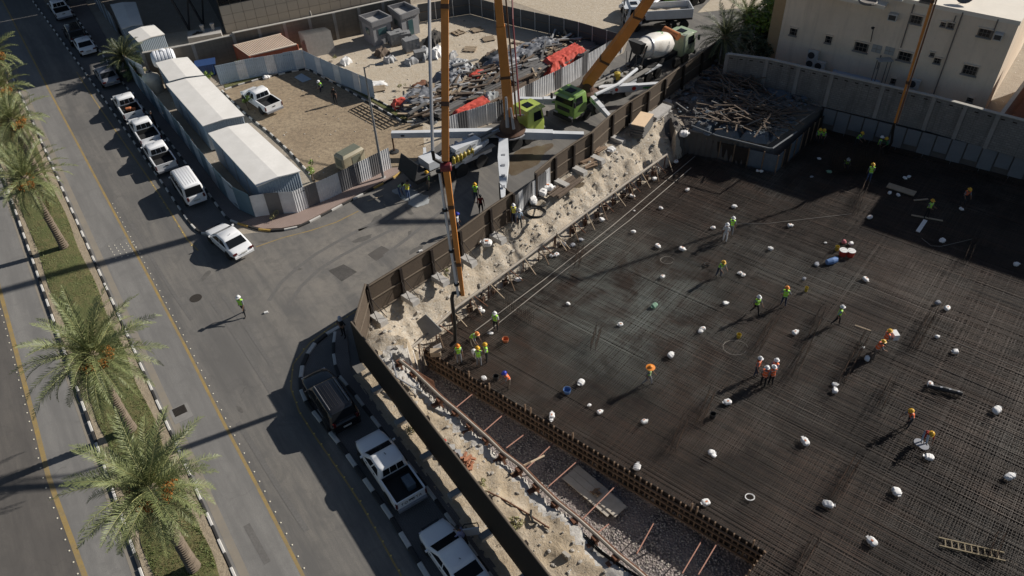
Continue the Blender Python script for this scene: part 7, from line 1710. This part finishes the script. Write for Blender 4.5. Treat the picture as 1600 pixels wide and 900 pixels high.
stack((800, 142), 0, (5.5, 2.0), 'beam_brown', 'brown timber stack right of the boom turret', 3, rz=YA); stack((895, 90), 0, (6, 2.2), 'beam_grey', 'grey beam stack at the right end of the yard', 4, rz=YA)
stack((700, 133), 0, (4, 1.2), 'beam_brown', 'brown beams lying under the torn plastic', 2, rz=YA)
# pallets of blocks and waste at the booths
mat('block_grey', (.24, .245, .25), .9, var=.25); mat('waste', (.42, .42, .42), .6, var=.3)
def blocks(px, nx, ny, nz, lab, rz):
    t = thing('block_stack', lab, 'block stack', G(*px), rz); me = MB().box((0, 0, .1), (.39, .19, .19)).mesh('block', 'block_grey')
    MB().box((0, 0, .06), (nx*.4, ny*.2, .12)).build('pallet', 'pale_wood', t)
    for i in range(nx):
        for j in range(ny):
            for k in range(nz):
                if (i in (0, nx-1) or j in (0, ny-1) or k == nz-1) and RND.random() > .05: piece('block', me, t, xf(((i-nx/2+.5)*.4, (j-ny/2+.5)*.2, .13+k*.2), RND.uniform(-.04, .04)))
blocks((620, 68), 4, 6, 6, 'tall stack of grey blocks right beside the left booth', WB+.2); blocks((643, 78), 4, 6, 6, 'grey block stack in the middle of the pallet group', WB+.2); blocks((634, 66), 3, 5, 5, 'grey block stack behind the middle one', WB); blocks((657, 92), 3, 4, 4, 'small grey block stack at the front of the waste heap', .3)
for i, (q, lift, m, lab) in enumerate(((((598, 96), (612, 90), (622, 95), (606, 100)), .3, 'waste', 'grey plastic-wrapped bundle in front of the booths, leftmost'), (((630, 100), (645, 93), (655, 98), (640, 104)), .35, 'tarp_pale', 'pale wrapped bundle in front of the block stacks'), (((650, 92), (662, 76), (676, 84), (664, 98)), .5, 'tarp_pale', 'heap of pale bags between the block stacks and the booms'), (((672, 90), (684, 75), (694, 82), (684, 94)), .5, 'sack_white', 'heap of white bags left of the orange boom'), (((662, 72), (680, 52), (692, 60), (680, 78)), .7, 'scrap_dark', 'dark scrap heap behind the block stacks'), (((585, 88), (598, 78), (608, 84), (596, 92)), .45, 'beam_brown', 'brown earth heap beside the left booth'), (((700, 90), (712, 82), (716, 88), (704, 94)), .25, 'waste', 'grey bundle just right of the orange boom'), (((530, 98), (545, 92), (552, 98), (538, 104)), .25, 'sack_white', 'pale plastic scraps behind the blue fence corner'))):
    sheet('bundle', q, 0, m, lab, 'bundle', .35, 1.4, 16, lift=lift, seed=20+i)
for (x, y), rz, lab in (((763, 62), .3, 'small brown pallet lying alone on the yard sand'), ((716, 52), .8, 'broken wooden frame on the yard sand behind the boom'), ((735, 78), -.2, 'flat dark scrap boards near the centre of the yard'), ((592, 140), .2, 'brown board leaning on the end of the blue fence'), ((745, 48), .4, 'loose planks lying near the grey fence')):
    t = thing('pallet', lab, 'pallet', G(x, y), rz)
    for k in range(6): piece('slat', MB().box((0, 0, 0), (1.3, .14, .03)).mesh('slat', 'pale_wood'), t, xf((RND.uniform(-.1, .1), -.5+k*.2, .15), RND.uniform(-.05, .05) if 'broken' not in lab else RND.uniform(-.6, .6)))
    for k in (-.5, 0, .5): MB().box((k, 0, .07), (.1, 1.15, .12)).build('bearer', 'stud_wood', t)
rng = random.Random(77); b = MB()
for k in range(620):
    f = rng.random(); x, y = 640+250*f+rng.gauss(0, 12), 178-105*f+rng.gauss(0, 13)
    p = G(x, y, 0); a = rng.gauss(YA, .5); hh = rng.uniform(.05, .95); L = rng.choice((.4, .8, 1.8, 2.6))*rng.uniform(.6, 1.3)
    if not inpoly(p, yard): continue
    b.box(p+Vector((0, 0, hh)), (L, rng.uniform(.08, .35), rng.uniform(.04, .16)), rng.choice((0, 0, 1, 1, 2, 3)), (Vector((math.cos(a), math.sin(a), rng.gauss(0, .12))).normalized(), Vector((-math.sin(a), math.cos(a), 0)), Vector((0, 0, 1))))
tag(b.build('site_waste', ['beam_grey', 'beam_brown', 'waste', 'pale_wood']), 'loose timber, strips and wrapping strewn among the covered stacks of the yard', 'building waste', kind='stuff')
for i, (x, y, sx, sy, sz, m, lab) in enumerate(((668, 150, 1.4, 1.0, .7, 'tarp_grey', 'grey wrapped pack among the covered stacks near the thin pipe'), (688, 165, 1.6, .9, .6, 'tarp_pale', 'pale wrapped pack left of the orange boom'), (712, 128, 1.2, .9, .8, 'tarp_grey', 'grey wrapped pack behind the small red tarpaulin'), (770, 118, 1.8, .8, .7, 'beam_brown', 'brown crate behind the boom turret'), (818, 100, 1.6, .9, .9, 'tarp_black', 'dark wrapped pack in the back row right of the boom'), (866, 78, 1.8, 1.0, .8, 'tarp_grey', 'grey wrapped pack near the right end of the back row'), (905, 98, 1.4, .8, .7, 'tarp_black', 'dark wrapped pack at the right end behind the red tarpaulin'))):
    a_, b1_, c_, d_ = [(x+dx*sx*11, y+dy*sy*8) for dx, dy in ((-.5, .5), (-.2, -.5), (.6, -.6), (.4, .5))]
    sheet('wrapped_pack', (a_, b1_, c_, d_), 0, m, lab, 'pack', .22, 1.4, 16, lift=sz, seed=60+i)
# lot items
b = MB(); b.poly([G(x, y) for x, y in ((460, 121), (471, 115), (487, 124), (473, 129))], .03); one('blue_sheet', MB().loft([[v for v in (G(460, 121, .05), G(471, 115, .05), G(487, 124, .05), G(473, 129, .05))], [v+Vector((0, 0, .04)) for v in (G(460, 121, .05), G(471, 115, .05), G(487, 124, .05), G(473, 129, .05))]]), 'sheet_blue', 'pale blue panel lying flat on the lot near the fence corner', 'panel')
t = thing('metal_grid', 'flat metal grid of bars lying on the lot beside the grass strip', 'grid', G(585, 183)); A_, B_2, C_, D_4 = [G(x, y, .06) for x, y in ((546, 172), (566, 163), (622, 192), (600, 202))]
for k in range(7): f = k/6; MB().bar(A_.lerp(D_4, f), B_2.lerp(C_, f), .06, .05).build('cross_bar', 'bar_dark', t, True)
for k in range(5): f = k/4; MB().bar((A_.lerp(B_2, f))+Vector((0, 0, .055)), (D_4.lerp(C_, f))+Vector((0, 0, .055)), .05, .05).build('long_bar', 'bar_dark', t, True)
b = MB(); b.lathe(G(415, 123), [(.25, 0), (.3, .2), (.1, .35), (.01, .36)], 8); b.lathe(G(419, 122), [(.2, 0), (.25, .15), (.1, .3), (.01, .3)], 8); one('white_bag', b, 'sack_white', 'white bags lying on the kerb behind the pickup on the lot', 'bag')
b = MB(); 
sheet('ground_cloth', ((610, 298), (632, 290), (677, 312), (650, 326)), 0, 'cloth_pale', 'crumpled grey cloth spread on the road behind the pump hopper', 'cloth', .06, 1.2, 30, lift=.02, seed=31)
b = MB(); b.bar(G(574, 314, .03), G(598, 306, .03), .1, .05); one('wood_strip', b, 'pale_wood', 'thin pale strip lying on the road beside the cloth', 'plank')
for (x, y), lab in (((657, 393), 'small white can on top of the road edge by the hoarding'), ((416, 489), 'small white scrap of paper lying on the road')): b = MB(); b.lathe(G(x, y)+Vector((0, 0, .05)), [(.08, -.14), (.09, -.12), (.09, .12), (.08, .14)], 10, (1, .4, 0)); one('can', b, 'sack_white', lab, 'litter')
# bank items
mat('ply_top', (.78, .58, .38), .8, var=.15); mat('boards_pale', (.5, .45, .38), .85, var=.3, scale=2)
t = thing('plywood_stack', 'stack of plywood sheets with a bright top inside the hoarding', 'plywood stack', G(1002, 205, .1), AF+.25)
for k in range(14): piece('sheet', MB().box((0, 0, 0), (2.4, 1.2, .075)).mesh('sheet', 'ply_top' if k == 13 else 'beam_grey'), t, xf((RND.uniform(-.05, .05), RND.uniform(-.04, .04), .08+k*.085), RND.uniform(-.03, .03)))
t = thing('board_stack', 'low stack of grey boards at the edge of the shade inside the hoarding', 'board stack', G(1030, 180, .1), AF)
for k in range(6): piece('board', MB().box((0, 0, 0), (2.6, 1.0, .07)).mesh('board', 'conc_block'), t, xf((RND.uniform(-.15, .15), RND.uniform(-.1, .1), .06+k*.08), RND.uniform(-.06, .06)))
t = thing('board_stack', 'dark brown planks stacked beside the hoarding near the gate', 'board stack', G(884, 292, .1), AF)
for k in range(8): piece('plank', MB().box((0, 0, 0), (3.2, .22, .06)).mesh('plank', 'beam_brown'), t, xf((RND.uniform(-.3, .3), -.5+(k % 4)*.3, .06+(k//4)*.08), RND.uniform(-.06, .06)))
for (x, y), rz, lab in (((932, 236), .9, 'orange-brown pallet leaning at the hoarding'), ((920, 258), .4, 'small heap of broken brown boards on the bank')):
    t = thing('pallet', lab, 'pallet', G(x, y, .1), rz)
    for k in range(6): piece('slat', MB().box((0, 0, 0), (1.2, .14, .03)).mesh('slat', 'stud_wood'), t, xf((RND.uniform(-.1, .1), -.5+k*.2, .2+RND.uniform(0, .1)), RND.uniform(-.3, .3), rx=.3))
    MB().box((0, 0, .08), (1.1, 1.1, .1)).build('bearer', 'stud_wood', t)
for i, (x, y, lab) in enumerate(((856, 297, 'white sacks heaped against the gate section, upper one'), (848, 305, 'white sacks heaped against the gate section, lower one'), (833, 318, 'pale blue plastic bag by the gate section'), (761, 383, 'white bag lying at a concrete footing'), (955, 236, 'white bag at the foot of the hoarding'), (965, 187, 'white crumpled bag on the road beside the hoarding'), (1068, 213, 'white sack on the bank at the platform corner'))):
    o = bpy.data.objects.new('sack', SK['w', i % 5]); C.objects.link(o); o.location = G(x, y, .15); o.rotation_euler.z = i; o.scale = (1.4, 1.4, 1.5); tag(o, lab, 'sack')
def tilt_board(q, m, lab, th=.05, name='board', cat='board'): v = [G(x, y, z) for x, y, z in q]; n = (v[1]-v[0]).cross(v[3]-v[0]).normalized()*th; b = MB(); b.loft([v, [p+n for p in v]]); return one(name, b, m, lab, cat)
tilt_board(((650, 503, -.3), (665, 491, .5), (691, 517, -.2), (668, 533, -1.2)), 'block_grey', 'grey square board tilted at the near left slab corner', .05)
t = thing('trench_boards', 'pale wooden platform boards lying on the gravel trench floor', 'boards', G(925, 770, -3.9), ang(G(898, 746), G(950, 790)))
for k in range(3): MB().box((0, -.45+k*.46, .25), (3.6, .44, .06)).build('board', 'boards_pale', t)
for x in (-1.3, 0, 1.3): MB().box((x, 0, .12), (.12, 1.3, .2)).build('bearer', 'stud_wood', t)
MB().box((1.4, .1, .32), (1.5, 1.0, .06)).build('board', 'boards_pale', t)
b = MB()
for k in range(14): b.bar((.3+RND.uniform(-.3, .3), RND.uniform(-.2, .2), .34), (.3+RND.uniform(-.4, .4), RND.uniform(-.3, .3), .5), .06, .04)
b.build('wood_scraps', 'stud_wood', t)
for i, ((x, y), s, m, lab) in enumerate((((697, 700), 1.0, 'conc_block', 'grey slab lying by the red rag inside the near hoarding'), ((706, 708), 1.0, 'waste', 'second grey slab inside the near hoarding'), ((885, 868), .28, 'rock', 'single pale stone on the sand near the bottom edge'))):
    b = MB(); c = G(x, y, .3); b.box(c, (1.7*s, .75*s, .12 if s == 1 else .3), 0, ((U+V*.2).normalized(), V, Vector((0, 0, 1))), .9); b.box(c+U*.2*s+Vector((0, 0, .1)), (.8*s, .6*s, .08)); one('slab', b, m, lab, 'slab')
t = thing('brick_heap', 'small heap of broken orange bricks beside the grey slabs', 'bricks', G(722, 716, .25), 0); mat('brick_orange', (.45, .2, .11), .9, var=.3)
me = MB().box((0, 0, 0), (.3, .14, .1)).mesh('brick', 'brick_orange')
for k in range(22): piece('brick', me, t, xf((RND.gauss(0, .28)+.02*k, RND.gauss(0, .25)-.04*k, .06+abs(RND.gauss(0, .09))), RND.uniform(0, 3), rx=RND.uniform(-.4, .4)))
b = MB(); b.tube([G(x, y, .35) for x, y in ((762, 768), (790, 782), (825, 803), (838, 812), (858, 825))], .05, 6); one('steel_rod', b, 'pipe_rust', 'long rusty pipe lying on the sand near the bottom edge', 'pipe')
b = MB(); b.tube([G(x, y, .4) for x, y in ((830, 797), (829, 806), (833, 815), (839, 818))], .06, 6); one('hose_piece', b, 'hose', 'short curved black hose beside the rusty pipe', 'hose')
b = MB(); b.lathe(G(693, 690, .3), [(.2, 0), (.18, .06), (.02, .1)], 7); one('rag', b, 'bucket_red', 'small red rag on the grey slab', 'rag')
for i, q in enumerate((((588, 560), (600, 580), (625, 595), (650, 618)), ((592, 556), (612, 585), (640, 602), (660, 612)), ((600, 566), (606, 600), (632, 618), (641, 612)), ((610, 552), (620, 590), (646, 606), (655, 600)))):
    b = MB(); b.tube([G(x, y, .35+.05*i) for x, y in q], .05, 6); one('loose_pipe', b, 'pipe_steel' if i % 2 else 'pipe_pale', ('outermost', 'second', 'third', 'innermost')[i]+' of the loose grey pipes tangled at the trench corner', 'pipe', 'loose pipes at the trench corner')
b = MB(); b.tube([G(x, y, .4) for x, y in ((655, 645), (640, 640), (630, 620), (610, 610))], .05, 6); one('hose_piece', b, 'hose', 'black hose looping at the hoarding foot near the loose pipes', 'hose')
tilt_board(((678, 595, -.2), (650, 578, -.3), (655, 590, -1.2), (680, 606, -1.0)), 'pipe_rust', 'rusty curved plate in the trench corner', .05, 'rusty_plate', 'plate')
b = MB()
for k in range(3): b.tube([G(x, y, .18+.03*k) for x, y in ((880+k*4, 820), (905+k*4, 835), (935+k*3, 862), (975+k*3, 890), (1000+k*3, 905))], .035, 5)
one('cables', b, 'sack_blue' if False else 'hose', 'bundle of dark cables beside the pale pipe near the bottom edge', 'cables')
# platform of debris in the shade
plat = gp((1046, 158), (1072, 200), (1200, 222), (1244, 192), (1284, 168), (1140, 122), (1118, 104))
b = MB(); cpl = sum(plat, Vector())/len(plat)
xs = [p.x for p in plat]; ys = [p.y for p in plat]
def pf(u, v):
    p = Vector((min(xs)-1+(max(xs)-min(xs)+2)*u, min(ys)-1+(max(ys)-min(ys)+2)*v, 0)); ins = inpoly(p, plat); d = min(dseg(p, plat[i], plat[(i+1) % len(plat)]) for i in range(len(plat)))
    p.z = (-.1 if not ins else min(1, d/1.5)*(.5+.5*fbm(p, .3, 4)+.25*fbm(p, 1.4, 3))+.02); return p
mat('shaded_soil', (.12, .11, .1), .95, var=.4, scale=.5, world=True, bmp=.5); mb_ = MB().grid(pf, 90, 90); keep = [k for k, f in enumerate(mb_.f) if all(mb_.v[i].z > -.09 for i in f) or any(inpoly(mb_.v[i], plat) for i in f)]
mb_.f = [mb_.f[k] for k in keep]; mb_.m = [0]*len(keep); struct('debris_mound', mb_, 'shaded_soil', smooth=50)
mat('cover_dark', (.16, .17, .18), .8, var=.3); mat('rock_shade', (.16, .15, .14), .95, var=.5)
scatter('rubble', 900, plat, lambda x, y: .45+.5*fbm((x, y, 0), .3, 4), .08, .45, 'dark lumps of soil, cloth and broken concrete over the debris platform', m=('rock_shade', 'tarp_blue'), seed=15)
t = thing('timber_pile', 'big tangled pile of old timber planks in the shade under the block wall', 'timber pile', G(1160, 175)); mp = [MB().box((0, 0, 0), (L, .12, .06)).mesh('plank', m) for L, m in ((2.8, 'beam_brown'), (2.0, 'beam_grey'), (3.4, 'beam_brown'), (1.4, 'fence_grey'))]
rng = random.Random(31)
for k in range(280):
    x = rng.gauss(1165, 40); y = 176-.15*(x-1165)*-1+rng.gauss(0, 17)
    p = G(x, y, .6)
    if not inpoly(p, plat): continue
    piece('plank', rng.choice(mp), t, Matrix.Translation(Vector((p.x, p.y, .55+rng.random()*1.0*math.exp(-((x-1160)/45)**2)))) @ Matrix.Rotation(rng.gauss(-.5, .8), 4, 'Z') @ Matrix.Rotation(rng.gauss(0, .2), 4, 'Y'), True)
t = thing('timber_pile', 'smaller pile of planks leaning at the corner of the block wall', 'timber pile', G(1150, 135)); 
for k in range(60): p = G(rng.gauss(1148, 14), rng.gauss(134, 7), .6); piece('plank', rng.choice(mp), t, Matrix.Translation(Vector((p.x, p.y, .6+rng.random()*.8))) @ Matrix.Rotation(rng.gauss(-.6, .5), 4, 'Z') @ Matrix.Rotation(rng.gauss(0, .3), 4, 'Y'), True)
for i, (q, lab) in enumerate(((((1078, 202), (1100, 186), (1130, 196), (1108, 212)), 'blue-grey tarpaulin over the left edge of the debris platform'), (((1110, 210), (1130, 196), (1168, 206), (1150, 220)), 'blue-grey tarpaulin over the middle edge of the debris platform'), (((1152, 218), (1168, 204), (1205, 212), (1198, 226)), 'blue-grey tarpaulin at the front corner of the debris platform'), (((1204, 222), (1200, 206), (1240, 182), (1246, 194)), 'blue-grey tarpaulin over the right edge of the debris platform'), (((1185, 150), (1200, 135), (1245, 150), (1235, 165)), 'dark blue sheet crumpled under the block wall'))):
    sheet('tarpaulin', q, 0, 'tarp_blue', lab, 'tarpaulin', .3, .8, 24, lift=.35, seed=40+i)
b = MB(); b.tube([G(x, y, .7) for x, y in ((1080, 196), (1120, 212), (1202, 232), (1207, 232), (1245, 206))], .07, 6); one('guard_rail', b, 'cover_dark', 'pale rail along the edge of the debris platform', 'rail')
t = thing('edge_wall', 'timber-faced side of the debris platform above the slab', 'formwork', flat(SLABP[4]))
for a, c in ((4, 5), (5, 6), (6, 7)):
    rs = resample([flat(SLABP[a]), flat(SLABP[c])], 1.25)
    for i in range(len(rs)-1):
        dd = (rs[i+1]-rs[i]).normalized(); n2 = Vector((-dd.y, dd.x, 0))*.12; b = MB(); b.bar(rs[i]+n2+Vector((0, 0, SZ+.65)), rs[i].lerp(rs[i+1], .97)+n2+Vector((0, 0, SZ+.65)), .05, 1.9); b.build('panel', 'form_ply' if RND.random() < .75 else 'tarp_blue', t, True); b = MB(); b.bar(rs[i]+n2*.5+Vector((0, 0, SZ-.3)), rs[i]+n2*.5+Vector((0, 0, SZ+1.75)), .09, .09); b.build('stud', 'stud_wood', t, True)
# covered slope under the block wall
A0, A1_ = G(1290, 167.4)+WN*.3+Vector((0, 0, .04)), G(1640, 252.6)+WN*.3+Vector((0, 0, .04)); B0_, B1_ = A0+WN*.1+Vector((0, 0, SZ-.1)), A1_+WN*.1+Vector((0, 0, SZ-.1)); mat('cover_panel', (.17, .185, .2), .7, var=.3, scale=.9)
n = 15
b = MB(); b.quad(A0-WN*.02, A1_-WN*.02, B1_-WN*.02, B0_-WN*.02); one('lining', b, 'shaded_soil', 'dark earth face behind the cover panels under the block wall', 'earth face')
for k in range(n):
    f0, f1 = k/n, (k+.9)/n; a, c = A0.lerp(A1_, f0), A0.lerp(A1_, f1); d, e_ = B0_.lerp(B1_, f0), B0_.lerp(B1_, f1); up = WN*.06+Vector((0, 0, .03))*(k % 2)
    lo = .97 if k % 2 else .62; b = MB(); q = [a, c, c.lerp(e_, lo), a.lerp(d, lo)]; b.loft([q, [v+up for v in q]]); x, y = P(a)
    words = ('first', 'second', 'third', 'fourth', 'fifth', 'sixth', 'seventh', 'eighth', 'ninth', 'tenth', 'eleventh', 'twelfth', 'thirteenth', 'fourteenth', 'fifteenth')
    one('cover_panel', b, 'cover_panel', words[k]+' blue-grey cover panel on the slope under the block wall, counted from the left', 'cover panel', 'cover panels under the block wall')
t = thing('edge_boards', 'low dark timber edge along the slab under the block wall', 'formwork', B0_)
rs = resample([flat(B0_)+WN*.06, flat(B1_)+WN*.06], 2.4)
for i in range(len(rs)-1): b = MB(); b.bar(rs[i]+Vector((0, 0, SZ)), rs[i].lerp(rs[i+1], .98)+Vector((0, 0, SZ)), .06, .6); b.build('board', 'form_ply', t, True)
# column cage with platform in the shade
t = thing('column_cage', 'dark column cage of upright bars in the shade beside the crouching man', 'rebar cage', G(1338, 262, SZ)); b = MB()
for i in range(22):
    for j in range(7): b.tube([Vector((i*.2-2.2, j*.3-1, -.2)), Vector((i*.2-2.2+RND.uniform(-.05, .05), j*.3-1, RND.uniform(1.6, 2.1)))], .016, 4)
b.build('bars', 'bar_dark', t)['kind'] = 'stuff'; b = MB()
for zz in (.4, .9, 1.4):
    for j in range(7): b.tube([(-2.3, j*.3-1, zz), (2.1, j*.3-1, zz)], .012, 4)
b.build('ties', 'rust', t)
